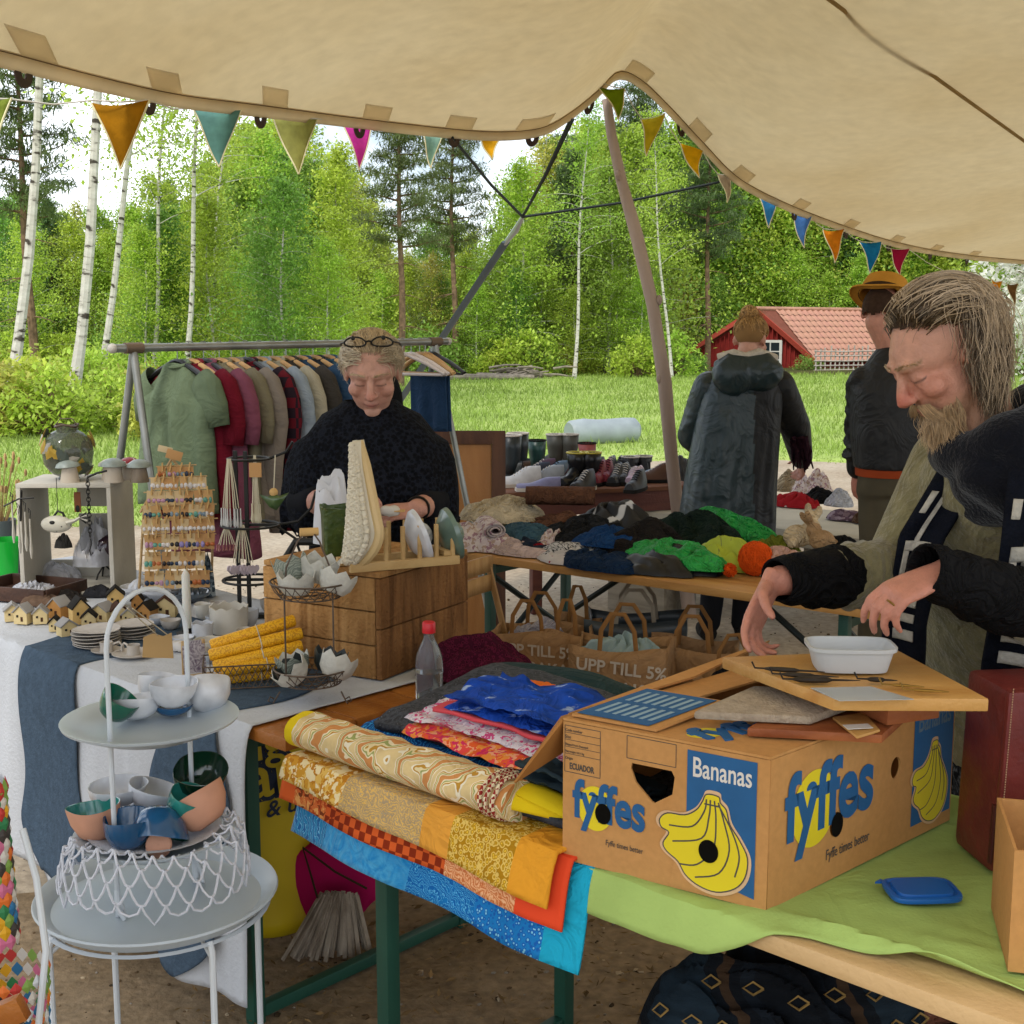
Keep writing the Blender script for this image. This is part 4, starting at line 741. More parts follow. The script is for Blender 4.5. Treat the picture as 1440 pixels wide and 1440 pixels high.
def rect(x0, y0, x1, y1, wd=.0011):
    for (xa, ya, xb, yb) in ((x0, y0, x1, y0), (x1, y0, x1, y1), (x1, y1, x0, y1), (x0, y1, x0, y0)): mb.tube([FR @ V((xa * wB, ya * BH, .0006)), FR @ V((xb * wB, yb * BH, .0006))], wd / 2, 4, fdir=outB, flat=.4)
rect(.01, .645, .195, .975); rect(.33, .83, .57, .985)
for k in range(1, 5): mb.tube([FR @ V((.01 * wB, (.975 - k * .05) * BH, .0006)), FR @ V((.195 * wB, (.975 - k * .05) * BH, .0006))], .0004, 4)
S(O('label_lines', mb, M_grey, box), 'stuff')
for txt, x, y, wdt, of in (('ECUADOR', .035, .67, .13, .03), ('Origin', .012, .735, .04, 0), ('Net weight 18.14 kg', .012, .785, .10, 0), ('Shipped from Guayaquil', .012, .835, .12, 0), ('Size', .012, .885, .03, 0), ('Code number', .012, .935, .09, 0)):
    me = text_mesh(txt, 1, of, .0002); w_ = max(v.co.x for v in me.vertices); k_ = wdt * wB / w_; me.transform(Matrix.Translation((x * wB, y * BH, .0008)) @ Matrix.Diagonal((k_, k_ * (1.5 if of else 1.2), 1, 1))); link('label_lettering', me, M_grey, box).matrix_local = FR
MT = frame(pC * .10 + pB * .33 + V((0, 0, BH + .006)), (eC - eB).normalized() * 1, (eB + eC).normalized())
me = text_mesh('fyffes', 1, .03, .0002); w_ = max(v.co.x for v in me.vertices); MT2 = frame(pC * .2 + pB * .02 + V((0, 0, BH + .0058)), eC * .16 / w_, eB * .05); me.transform(MT2);
MT3 = frame(pB * .34 + pC * .04 + V((0, 0, BH + .0058)), (-eB * .35 + eC * .94) * .17 / w_ , (eB * .9 + eC * .3) * .085); me2 = text_mesh('fyffes', 1, .03, .002); me2.transform(MT3); link('top_lettering', me2, M_blueink, box)
poly(circ(.0, .0, .03, 30, .024), frame(pB * .40 + pC * .10 + V((0, 0, BH + .005)), eC, eB), M_yelink, 'top_sun', .0003)
ZB = TZ + z0 + BH + .006
M_board = wood('board_pine', '#c89a58', '#b27f3e', 'x', 5, rough=.5); M_redw = wood('board_cherry', '#9c5a30', '#7e4220', 'x', 6); M_felt = mat('felt_mat', '#a99a86', rough=1, var=.18, vs=60, bump=.5, bs=200)
def plate(name, label, cat, quad, m, th, group=None, bevel=.003):
    quad = [V(q) for q in quad]; c = sum(quad, V()) / 4; mb = MB(); mb.add([q - c for q in quad] + [q - c + V((0, 0, th)) for q in quad], [(3, 2, 1, 0), (4, 5, 6, 7), (0, 1, 5, 4), (1, 2, 6, 5), (2, 3, 7, 6), (3, 0, 4, 7)]); o = O(name, mb, m, bevel=bevel, loc=c); return tag(o, label, cat, group)
plate('cherry_board', 'reddish wooden board lying lowest on the open carton', 'board', [PZ(1050, 1036, ZB + .002), PZ(1240, 1046, ZB + .002), PZ(1290, 1000, ZB + .002), PZ(1130, 985, ZB + .002)], M_redw, .014)
plate('felt_mat', 'thick grey beige felt mat resting on the carton', 'mat', [PZ(975, 1012, ZB + .018), PZ(1140, 1020, ZB + .018), PZ(1235, 985, ZB + .022), PZ(1060, 975, ZB + .022)], M_felt, .014, bevel=.005)
plate('wooden_tag', 'thin triangular plywood piece with a paper label', 'board', [PZ(1170, 1012, ZB + .018), PZ(1205, 1040, ZB + .018), PZ(1238, 1030, ZB + .018), PZ(1215, 1005, ZB + .018)], M_board, .005)
plate('paper_label', 'small white paper label on the plywood piece', 'label', [PZ(1185, 1020, ZB + .0255), PZ(1192, 1026, ZB + .0255), PZ(1228, 1024, ZB + .0255), PZ(1220, 1018, ZB + .0255)], mat('paper_white', '#d6d0c4', rough=.8), .0008, bevel=0)
tz = ZB + .052; tb_ = plate('pine_board', 'pale pine board propped on the carton with crochet hooks laid out', 'board', [PZ(1015, 940, tz), PZ(1172, 1000, tz + .004), PZ(1390, 1001, tz + .004), PZ(1262, 930, tz + .002)], M_board, .02)
BT = tz + .025
# props that carry the board
mb = MB(); mb.box((0, 0, 0), (.1, .1, .030)); tag(O('wooden_block', mb, M_redw, loc=PZ(1255, 990, ZB + .034), bevel=.003, rz=.4), 'wooden block carrying the pine board', 'block')
M_toold = mat('dark_iron', '#2b241e', rough=.5, metal=.3, var=.3, vs=40); M_brass = mat('brass', '#9a7a3a', rough=.4, metal=.7, var=.2, vs=40)
def tool(name, label, cat, x0, y0, x1, y1, m, w=.006, grp=None):
    a, b = PZ(x0, y0, BT + .006), PZ(x1, y1, BT + .006); d = (b - a); mb = MB(); pts = [d * t for t in (0, .1, .3, .5, .58, .8, 1)]; mb.tube(pts, [.003, w, w * 1.15, w, .003, .0025, .001], 8, flat=.6); mb.tube([d * 0 + V((0, 0, 0)), d.normalized() * -.015, d.normalized() * -.02 + V((0, 0, .01))], .0016, 5)
    tag(O(name, mb, m, loc=a), label, cat, grp)
tool('crochet_hook', 'dark handled hook tool lying nearest the folded carton flap', 'hook', 1075, 940, 1160, 945, M_toold); tool('crochet_hook', 'dark handled hook tool beside the plastic sleeve on the board', 'hook', 1100, 948, 1180, 952, M_toold); tool('crochet_hook', 'dark blade shaped tool at the middle of the pine board', 'hook', 1115, 955, 1210, 957, M_toold, .008)
tool('small_knife', 'small dark knife in front of the white tub', 'knife', 1220, 955, 1262, 957, M_toold, .006); tool('brass_key', 'slim brass tool on the board behind the other brass one', 'tool', 1255, 963, 1300, 966, M_brass, .004); tool('brass_key', 'slim brass tool closest to the corner of the pine board', 'tool', 1285, 970, 1335, 973, M_brass, .004)
plate('plastic_sleeve', 'clear plastic sleeve lying on the pine board', 'sleeve', [PZ(1140, 968, BT + .001), PZ(1180, 986, BT + .001), PZ(1285, 984, BT + .001), PZ(1225, 966, BT + .001)], mat('clear_sleeve', '#b8bec0', rough=.15, alpha=.75, var=.1), .001, bevel=0)
# white tub
c = PZ(1205, 949, BT + .001); mb = MB(); w2, d2 = .066, .045
def rr(wx, dy, z, n=32): return [V((math.copysign(abs(math.cos(t)) ** .45, math.cos(t)) * wx, math.copysign(abs(math.sin(t)) ** .45, math.sin(t)) * dy, z)) for t in [6.283 * j / n for j in range(n)]]
mb.loft([rr(w2 * .84, d2 * .84, .0), rr(w2 * .86, d2 * .86, .003), rr(w2 * .98, d2 * .97, .033), rr(w2 * 1.05, d2 * 1.06, .034), rr(w2 * 1.06, d2 * 1.07, .040), rr(w2 * 1.0, d2, .040), rr(w2 * .95, d2 * .95, .033), rr(w2 * .83, d2 * .82, .004)])
tag(O('plastic_tub', mb, mat('tub_white', '#cfd2d2', rough=.4, var=.04, transl=.2), loc=c + V((0, .045, 0)), rz=-.05), 'white rectangular plastic tub standing on the pine board', 'tub')
# blue lid
c = PZ(1296, 1255, TZ + .014); lid = T('food_tub_cover', 'blue plastic tub lid lying on the green cloth', 'lid', c, .05); M_lid = mat('lid_blue', '#1c5fae', rough=.35, var=.05)
mb = MB(); mb.loft([rr(.054, .040, 0), rr(.055, .041, .004), rr(.054, .040, .007), rr(.049, .035, .008), rr(.047, .033, .005), rr(.044, .030, .005), rr(.043, .029, .010), rr(.001, .001, .0102)]); O('lid_body', mb, M_lid, lid); mb = MB(); mb.prism([(-.062, .03), (-.05, .041), (-.045, .03)], .002, .005); O('pull_tab', mb, M_lid, lid)
M_leath = mat('red_leather', '#6e2b27', rough=.45, var=.2, vs=18, bump=.35, bs=35); M_stitch = mat('stitching', '#b09070', rough=.8); M_leathd = mat('leather_edge', '#4a1c1a', rough=.5, var=.15)
s0, s1 = PZ(1391, 1228, TZ + .01), PZ(1470, 1160, TZ + .01); s0.z = s1.z = TZ + .01; case = T('suitcase', 'old reddish brown leather suitcase standing on its side on the table', 'suitcase', s0); ex = V((1, .12, 0)).normalized(); ey = V((-.12, 1, 0)).normalized(); H_ = .30
mb = MB(); mb.box((.17, .06, H_ / 2), (.34, .13, H_)); mb.xf(frame(V(), ex, ey, V((.03, 0, 1)))); O('case_body', mb, M_leath, case, bevel=.012)
mb = MB(); mb.box((.17, -.012, H_ * .69), (.346, .014, H_ * .62)); mb.xf(frame(V(), ex, ey, V((.03, 0, 1)))); O('case_lid', mb, M_leath, case, bevel=.005)
mb = MB()
for k in range(46): mb.box((.003, -.0195, .125 + k * .004), (.0016, .001, .0022))
mb.xf(frame(V(), ex, ey, V((.03, 0, 1)))); O('stitching', mb, M_stitch, case, smooth=False)
mb = MB(); mb.ell((.075, -.02, .125), .006, 10, 6); mb.xf(frame(V(), ex, ey, V((.03, 0, 1)))); O('rivet', mb, M_brass, case)
mb = MB(); mb.tube([(-.004, -.005, .02), (-.004, -.005, .115)], .006, 6, flat=.4); mb.xf(frame(V(), ex, ey, V((.03, 0, 1)))); O('corner_strip', mb, M_leathd, case)
c0 = PZ(1417, 1366, TZ + .01); carton = T('open_carton', 'plain brown cardboard carton cut off by the picture edge beside the suitcase', 'box', c0)
mb = MB()
for c_, d_ in (((.15, .002, .085), (.3, .004, .17)), ((.15, .198, .085), (.3, .004, .17)), ((.002, .1, .085), (.004, .192, .17)), ((.298, .1, .085), (.004, .192, .17))): mb.box(c_, d_)
mb.xf(Matrix.Rotation(-.25, 4, 'Z')); O('carton_wall', mb, M_card, carton, smooth=False); mb = MB(); mb.box((.15, .1, .003), (.29, .19, .004)); mb.xf(Matrix.Rotation(-.25, 4, 'Z')); O('carton_bottom', mb, M_cardin, carton, smooth=False)
M_ikat = mat('ikat_weave', '#141a20', rough=.95, pat='wave', cols=['#12161b', '#171d24', '#11151a', '#3a2c20', '#12171c', '#1b2730'], ps=4.2, dist=1.2, stretch=(.2, 1, 1.6), var=.35, vs=30, bump=.4, bs=150)
bl = T('woven_blanket', 'dark woven blanket bag with small gold diamond rows under the table', 'blanket', (.50, 2.22, 0)); bm_ = heap(.60, .40, .47, 41, 5, .16, .14, 90, 34, 5.0); bo_ = O('blanket_body', bm_, M_ikat, bl)
mb = MB(); rng = random.Random(6)
from mathutils.bvhtree import BVHTree
bvh = BVHTree.FromPolygons([tuple(p) for p in bm_.v], bm_.f)
for row_, (zz, n_) in enumerate(((.46, 9), (.40, 12), (.27, 12), (.33, 12))):
    for i in range(n_):
        x = -.28 + .56 * i / (n_ - 1); hit = bvh.ray_cast(V((x, -.6, zz)), V((0, 1, 0)))
        if hit[0] is None: continue
        p, n = hit[0], hit[1]; n = n if n.y < 0 else -n; t1 = V((1, 0, 0)); t1 = (t1 - n * t1.dot(n)).normalized(); t2 = n.cross(t1); s_ = .014
        q = [p + n * .003 + t1 * s_ * 1.3, p + n * .003 + t2 * s_ * .8, p + n * .003 - t1 * s_ * 1.3, p + n * .003 - t2 * s_ * .8]; mb.tube(q + [q[0]], .0022, 4)
S(O('diamond_weave', mb, mat('gold_thread', '#8d7343', rough=.9, var=.3, vs=20), bl), 'stuff')
mb = heap(.36, .26, .33, 43, 6, .3, .2); tag(O('frayed_denim', mb, mat('frayed_denim', '#20404e', rough=.95, pat='noise', cols=['#12202a', '#1e3c4a', '#7a98a0', '#1a3440'], ps=60, stretch=(1, 1, .2), var=.2), loc=(.72, 2.1, 0)), 'frayed dark denim heap beside the woven blanket bag', 'denim')
UL = V((-.732, .68, 0)).normalized(); WL = V((.68, .732, 0)).normalized(); L0 = V((-.484, 2.63, 0)); LA = math.atan2(UL.y, UL.x)
def LP(a, b, z): return L0 + UL * a + WL * b + V((0, 0, z))
# table local x runs along -UL so that its y axis points away from the camera
left_table = ftable('varnished brown folding table under the white linen cloth', L0 + UL * 2.2, math.atan2(-UL.y, -UL.x), 2.2, .8, TZ, M_brownt, legs=(.3, .22), brace=False, third=4)
CT = TZ + .0105
M_linen = mat('white_linen', '#c9ccd0', rough=.95, pat='noise', cols=['#b2b5b9', '#bdc0c4', '#b8bbbf', '#c4c6ca'], ps=30, stretch=(1, 1, .08), var=.06, vs=8, bump=.3, bs=120, wr=.07, wrs=3); M_felt_b = mat('blue_grey_felt', '#3d5064', rough=1, pat='noise', cols=['#364350', '#465666', '#3e4d5c'], ps=16, dist=2, var=.15, vs=50, bump=.4, bs=140)
def lcl(u, v):            # u along the table, v from the back edge over the front
    a = .11 + 2.26 * u; tot = .80 + .66 + .10 * math.sin(a * 2.2 + .5) * 0 - .16 * smooth(a, .9, 1.6); s = v * tot; b = .80 - s; z = TZ + .006
    if b < -.006:
        d = -.006 - b; b = -.006 - .02 * (1 - math.exp(-d * 25)) - .03 * d + (.018 * math.sin(a * 13 + .6) + .012 * math.sin(a * 29 + 1)) * smooth(d, .04, .5); z -= d * .985
    z += .002 * fbm((a * 4, b * 4, 3), 1.4) * (1 if b > 0 else 0)
    return LP(a, b, z) - L0
mb = MB(); mb.grid(lcl, 140, 80); tag(O('tablecloth', mb, M_linen, solid=.002, loc=L0), 'white linen cloth hanging to the ground from the craft table', 'tablecloth')
def hide(a0, wtop, wbot, back, drop, seed, name, label):
    def f(u, v):
        s = v * (back + drop); w = wtop + (wbot - wtop) * v + .035 * math.sin(v * 7 + seed) + .02 * math.sin(v * 15 + seed * 2); c = a0 + .05 * math.sin(v * 4 + seed)
        if v > .86: w *= 1 - .55 * ((v - .86) / .14) ** 2 * (1 + .6 * math.sin(u * 5 + seed))
        a = c + (u - .5) * w + .015 * math.sin(v * 19 + u * 9); b = back - s; z = TZ + .0095
        if b < -.009:
            d = -.009 - b; b = -.009 - .03 * (1 - math.exp(-d * 25)) - .035 * d + (.018 * math.sin(a * 13 + .6)) * smooth(d, .04, .5); z -= d * .985; z += .004 * math.sin(u * 9)
        return LP(a, b, z) - L0
    mb = MB(); mb.grid(f, 30, 90); return tag(O(name, mb, M_felt_b, solid=.004, loc=L0), label, 'runner', 'blue felt runners')
hide(.98, .30, .36, .5, .62, 1.0, 'felt_runner', 'blue grey felt runner hanging beside the little wooden houses'); hide(.36, .26, .26, .42, .66, 2.6, 'felt_runner', 'blue grey felt runner hanging behind the tiered white stand')
def on(px, py, z=None): return PZ(px, py, CT if z is None else z)
b0, b1 = PZ(340, 1318, .02), PZ(492, 1288, .02); ban = T('banner', 'yellow vinyl banner with dark blue lettering hanging under the table end', 'banner', b0); bx = (b1 - b0); bx.z = 0; bw = bx.length; bx.normalize(); bnn = V((bx.y, -bx.x, 0)); bnn = bnn if bnn.y < 0 else -bnn
M_ban = mat('banner_yellow', '#c4a812', rough=.5, var=.08, vs=4, bump=.1, bs=14); M_bblue = mat('banner_blue', '#16233a', rough=.6)
mb = MB(); mb.grid(lambda u, v: bx * u * bw + V((0, 0, v * .70)) + bnn * (.012 * math.sin(u * 6 + v * 2) + .03 * (1 - v) ** 3 * math.sin(u * 4)), 20, 20); O('vinyl', mb, M_ban, ban, solid=.002)
FB = frame(V((0, 0, 0)) + bnn * .022, bx, V((0, 0, 1)), bnn)
def btxt(s, x, z, h, off, m, dz, sh=.0, par=ban): me = text_mesh(s, h, off * h, .0004, shear=sh); me.transform(FB @ Matrix.Translation((x, z, dz)) @ Matrix.Rotation(R(5), 4, 'Z')); return link('lettering', me, m, par)
for s, x, z, h in (('tige', .002, .485, .125), ('are', .02, .385, .175)): btxt(s, x, z, h, .075, M_bblue, 0); btxt(s, x, z, h, .01, M_ban, .0015)
btxt('n & umgä', .02, .325, .062, .015, M_bblue, .001, .25)
# pink cushion, stick bundle
mb = MB(); slab(mb, (0, 0, 0), (.26, .10, .24), Matrix.Rotation(-.55, 3, 'Y'), .06, 3, 3.2); tag(O('cushion', mb, mat('magenta_cloth', '#a81250', rough=.85, var=.1), loc=PZ(500, 1283, .045)), 'magenta cushion leaning behind the bundle of sticks', 'cushion')
c = PZ(462, 1352, .002); sb = T('stick_bundle', 'fan of split pale wooden sticks tied with dark twigs on the ground', 'bundle', c); rng = random.Random(8); M_split = wood('split_wood', '#a89c8c', '#7d7061', 'z', 12, rough=.9)
for i in range(30):
    t = (i + rng.uniform(0, .6)) / 30; a = -1.0 + 1.9 * t; l = rng.uniform(.13, .19); top = V((-.02 + .09 * t, .05, .17)); bot = V((-.12 + .24 * t, -.02 + .05 * rng.random(), .006)); d = (bot - top).normalized()
    Mx = d.to_track_quat('Z', 'Y').to_matrix(); mb = MB(); mb.box((0, 0, 0), (.011, .004, (bot - top).length * rng.uniform(.85, 1)), None); mb.v = [Mx @ p + (top + bot) / 2 for p in mb.v]; O('stick', mb, M_split, sb, smooth=False)
mb = MB(); mb.tube([(-.03, .03, .16), (-.05, .02, .25), (-.06, .0, .31), (.02, .01, .24), (.10, .02, .19)], .003, 5); O('twig_tie', mb, mat('dark_twig', '#33261a', rough=.9), sb)
M_wmet = mat('white_metal', '#c6ccd0', rough=.35, var=.04); M_wmetg = mat('tray_grey_white', '#aeb8be', rough=.3, var=.05)
tc_ = PY(222, 1262, 2.25); TT = tc_.z; tt = T('tray_table', 'white round metal tray table on thin legs in front of the cloth', 'table', (tc_.x, tc_.y, 0), .3); RT = .218
mb = MB(); mb.lathe([(.001, TT - .004), (RT - .03, TT - .004), (RT - .022, TT + .004), (RT - .004, TT + .016), (RT, TT + .017), (RT + .002, TT + .013), (RT - .006, TT + .004), (RT - .02, TT - .008), (.001, TT - .008)], 64); O('tray', mb, M_wmetg, tt)
for k in range(4):
    a = k * math.pi / 2 + .42; mb = MB(); x, y = math.cos(a) * (RT - .012), math.sin(a) * (RT - .012); mb.tube([(x * .96, y * .96, TT - .012), (x, y, TT - .03), (x, y, .0)], .006, 8); O('leg', mb, M_wmet, tt)
    mb = MB(); mb.tube([(x * .75, y * .75, TT - .012), (x * .98, y * .98, TT - .04)], .004, 6); O('bracket', mb, M_wmet, tt)
mb = MB(); mb.lathe([(RT - .02, TT - .013), (RT - .012, TT - .016), (RT - .02, TT - .019), (RT - .026, TT - .016), (RT - .02, TT - .013)], 48); O('rim_ring', mb, M_wmet, tt)
# tiered stand standing on the tray
st_ = T('tiered_stand', 'white wire tiered serving stand with two oval plates on the tray', 'stand', (tc_.x, tc_.y, TT - .003), R(54)); zt = 1.165 - TT; hw = .088
z2, z1 = PY(230, 1022, 2.25).z - TT, PY(225, 1180, 2.25).z - TT
pts = [(-hw, 0, .0)] + [(-hw, 0, zt * k) for k in (.1, .3, .5, .7, .84)] + [(-hw * math.cos(t), 0, zt * .84 + (zt * .16) * math.sin(t)) for t in [math.pi * k / 12 for k in range(1, 12)]] + [(hw, 0, zt * k) for k in (.84, .7, .5, .3, .1)] + [(hw, 0, 0)]
mb = MB(); mb.tube(pts, .0046, 8); O('hoop', mb, M_wmet, st_)
for s_ in (-1, 1): mb = MB(); mb.tube([(s_ * hw, 0, .05), (s_ * (hw + .008), -.01, .02), (s_ * (hw + .003), -.02, .004), (s_ * (hw - .005), -.008, .012), (s_ * hw, 0, .04)], .0055, 8); O('foot_loop', mb, M_wmet, st_)
def plate_l(z, r, name, n=48):
    mb = MB(); mb.lathe([(.001, z), (r * .62, z), (r * .8, z + .012), (r * .97, z + .022), (r, z + .022), (r * .985, z + .017), (r * .8, z + .004), (r * .62, z - .008), (.001, z - .008)], n); return O(name, mb, M_wmetg, st_)
plate_l(z2, .158, 'upper_plate'); plate_l(z1, .145, 'lower_plate')
# crocheted doily draped over the lower plate: real loops
lace = T('lace_doily', 'white crocheted lace doily draped over the lower plate of the stand', 'doily', (tc_.x, tc_.y, TT + z1)); M_lace = mat('lace_white', '#cdd0d8', rough=.95, var=.08, vs=60, bump=.4, bs=300); n = 26; rng = random.Random(2)
def lp_(k, j): # ring j 0..4
    a = 2 * math.pi * (k + .5 * (j % 2)) / n; r = [.12, .142, .160, .166, .172][j] + .004 * math.sin(a * 5 + j); z = [.02, .028, .010, -.020, -.052][j] + .008 * math.sin(a * 3 + 1); return V((r * math.cos(a), r * math.sin(a), z))
mb = MB()
for j in range(4):
    for k in range(n):
        p = lp_(k, j)
        for q in (lp_(k + (0 if j % 2 == 0 else 0), j + 1), lp_(k + (-1 if j % 2 == 0 else 1), j + 1)): mb.tube([p, p.lerp(q, .3) + V((0, 0, -.007)), p.lerp(q, .7) + V((0, 0, -.008)), q], .0024, 5, cap=False)
for k in range(n):
    p, q = lp_(k, 4), lp_(k + 1, 4); m_ = (p + q) / 2;
    mb.tube([p, p.lerp(m_, .3) + V((0, 0, -.014)), m_ + V((0, 0, -.020 - (.014 if k % 5 == 0 else 0))), q.lerp(m_, .3) + V((0, 0, -.014)), q], .0024, 5, cap=False)
mb.lathe([(.001, .004), (.06, .005), (.12, .022)], n); S(O('lace_net', mb, M_lace, lace), 'stuff')
def glaze(n, c, c2=None, rough=.12): return mat(n, c, rough=rough, var=.22, vs=22, spec=.6, coat=.5)
M_gw = glaze('glaze_white', '#c6c8cc', rough=.35); M_gg = glaze('glaze_green', '#0f5b46'); M_gb = glaze('glaze_blue', '#0f4a72'); M_gdk = glaze('glaze_darkgreen', '#11301f'); M_terr = mat('terracotta_pink', '#c08d72', rough=.7, var=.1, vs=18); M_gteal = glaze('glaze_teal', '#2b7f74')
def bowl(label, loc, r, h, outer, inner, rz=0, tilt=(0, 0), heart=.25, group=None, name='bowl', cat='bowl'):
    t = T(name, label, cat, loc, rz, group); t.rotation_euler = (tilt[0], tilt[1], rz)
    def fn(rr_, zz, a, i): k = 1 + heart * (.5 * math.exp(-((math.cos(a - 0) - 1) * 3) ** 2) - .35 * math.exp(-((math.cos(a - 2.6) - 1) * 6) ** 2)) * (zz / h); return rr_ * k, zz + .05 * h * math.sin(2 * a) * (zz / h)
    mb = MB(); mb.lathe([(.001, 0), (r * .45, 0), (r * .7, h * .15), (r * .92, h * .5), (r, h * .9), (r, h)], 36, fn=fn); O('outer_wall', mb, outer, t)
    mb = MB(); mb.lathe([(r, h), (r * .965, h * .99), (r * .87, h * .5), (r * .62, h * .2), (.001, h * .1)], 36, fn=fn); O('inner_glaze', mb, inner, t)
    return t
sc = V((tc_.x, tc_.y, 0)); zu = TT + z2 + .004; zl = TT + z1 + .012
def onp(px, py, z): return PZ(px, py, z)
for px, py, r, h, o_, i_, lab, tl, rz in [
    (155, 1008, .036, .045, M_gg, M_gg, 'small green glazed bowl tipped at the rim of the upper plate', (.5, -.3), 2), (193, 1010, .044, .04, M_gw, M_gw, 'white bowl lying near the hoop on the upper plate', (-.15, 0), .5),
    (218, 985, .040, .05, M_gw, M_gw, 'off white rough bowl behind the white ones on the upper plate', (0, .2), 1), (243, 1004, .035, .02, M_gb, M_gb, 'blue dish under the white bowl on the upper plate', (0, 0), 0),
    (243, 992, .042, .045, M_gw, M_gw, 'tall lipped white bowl stacked on the blue dish', (0, 0), .3), (296, 994, .044, .05, M_gw, M_gw, 'upturned white bowl at the side of the upper plate', (.7, .5), 3), (293, 978, .038, .035, M_gteal, M_gteal, 'turquoise glazed bowl at the back of the upper plate', (-.2, .1), 1.2)]:
    z = zu + (.024 if 'stacked' in lab else .012 if 'tip' in lab or 'upt' in lab else 0); bowl(lab, onp(px, py, z), r, h, o_, i_, rz, tl, group='ceramic bowls on the stand')
for px, py, r, h, o_, i_, lab, tl, rz, dz in [
    (138, 1178, .046, .06, M_terr, M_gteal, 'terracotta cup with turquoise glazed inside on the lace', (0, .1), 2.8, 0), (180, 1190, .045, .055, M_gb, M_gb, 'glossy blue cup standing beside the terracotta cup', (0, 0), 1, 0), (225, 1180, .05, .06, M_gb, M_gg, 'blue cup turned upside down beside the pink clay button', (2.6, .1), .3, .06),
    (297, 1172, .054, .06, M_terr, M_gteal, 'terracotta cup tipped over beside the dark green bowl', (-.5, -.5), .5, .02), (280, 1150, .05, .05, M_gdk, M_gdk, 'dark green heart shaped bowl stacked on top', (.35, -.1), .6, .055), (165, 1150, .055, .035, M_gw, M_gw, 'shallow white bowl at the back of the lace', (0, 0), 1, .03), (215, 1150, .055, .04, M_gw, M_gw, 'white dish leaning behind the blue cup on the lace', (.3, 0), 2, .02), (255, 1172, .04, .05, M_gteal, M_gteal, 'turquoise heart bowl between the cups', (.4, .2), .9, .03)]:
    bowl(lab, onp(px, py, zl) + V((0, 0, dz)), r, h, o_, i_, rz, tl, group='ceramic cups on the lace')
mb = MB(); mb.lathe([(.001, 0), (.021, 0), (.024, .004), (.022, .007), (.001, .007)], 20); mb.xf(Matrix.Rotation(1.2, 4, 'X')); tag(O('clay_disc', mb, M_terr, loc=onp(224, 1188, zl + .006)), 'small round pink clay button on the lace', 'disc')
pb = T('paper_basket', 'basket woven from colourful folded paper strips with white handle', 'basket', PY(8, 1330, 1.75)); pb.location.z = .62; po = V(pb.location); rng = random.Random(12)
PC = [mat('paper_' + c, '#' + c, rough=.6, var=.05) for c in ('b8342e', '2b6f9c', '2e7a4a', 'd6a01c', 'c9c4ba', 'c76a8c', '3f3a36', 'd9702a', '7a9c46', 'cfd2d4')]
def diamond(c, nrm, s_, m):
    nrm = nrm.normalized(); t1 = V((0, 0, 1)); t2 = t1.cross(nrm).normalized(); mb = MB(); q = [c + t1 * s_ * 1.2, c + t2 * s_, c - t1 * s_ * 1.2, c - t2 * s_]; tp_ = c + nrm * s_ * .35
    mb.add(q + [tp_], [(0, 1, 4), (1, 2, 4), (2, 3, 4), (3, 0, 4), (3, 2, 1, 0)]); return O('paper_strip', mb, m, pb, smooth=False)
for i in range(8):
    for k in range(22):
        a = 2 * math.pi * (k + .5 * (i % 2)) / 22; r = .050 + .008 * i / 8; diamond(V((r * math.cos(a), r * math.sin(a), -.08 + i * .022)), V((math.cos(a), math.sin(a), .1)), .0095, rng.choice(PC))
for i in range(15):
    for k in range(12):
        a = 2 * math.pi * (k + .5 * (i % 2)) / 12; r = .030 - .0005 * i; diamond(V((-.02 + r * math.cos(a), .02 + r * math.sin(a), .12 + i * .016)), V((math.cos(a), math.sin(a), .5)), .0105 if i < 14 else .016, rng.choice(PC))
mb = MB(); mb.tube([(-.07, 0, .09), (-.06, 0, .0), (-.03, -.05, -.05), (.015, -.06, -.055), (.055, -.04, .0), (.066, -.02, .12), (.05, 0, .22), (.03, .01, .29)], .005, 8); O('handle', mb, M_wmet, pb)
mb = MB(); mb.box((.03, -.1, .065), (.07, .02, .035), Matrix.Rotation(-.4, 3, 'Y')); tag(O('wooden_tag', mb, M_brownt, loc=po, bevel=.002), 'brown wooden tag hung on the paper basket', 'tag')
mb = MB(); mb.lathe([(.001, 0), (.12, 0), (.12, .02), (.02, .03), (.02, .52), (.09, .53), (.09, .538), (.001, .538)], 20); tag(O('plinth', mb, M_wmet, loc=(po.x, po.y, 0)), 'white round plinth under the paper basket', 'plinth')
M_wpaint = mat('chalk_paint', '#b9b4a8', rough=.9, var=.1, vs=7, bump=.2, bs=40); M_black = mat('black_iron', '#15140f', rough=.5, var=.2); M_wire = mat('rusty_wire', '#5a4c40', rough=.6, metal=.3, var=.3, vs=40)
M_cream = mat('cream_ceramic', '#c9c4b8', rough=.4, var=.08, vs=20); M_kraft = mat('kraft_card', '#b98e5e', rough=.85, var=.08); M_peg = mat('peg_wood', '#c4a068', rough=.8, var=.12)
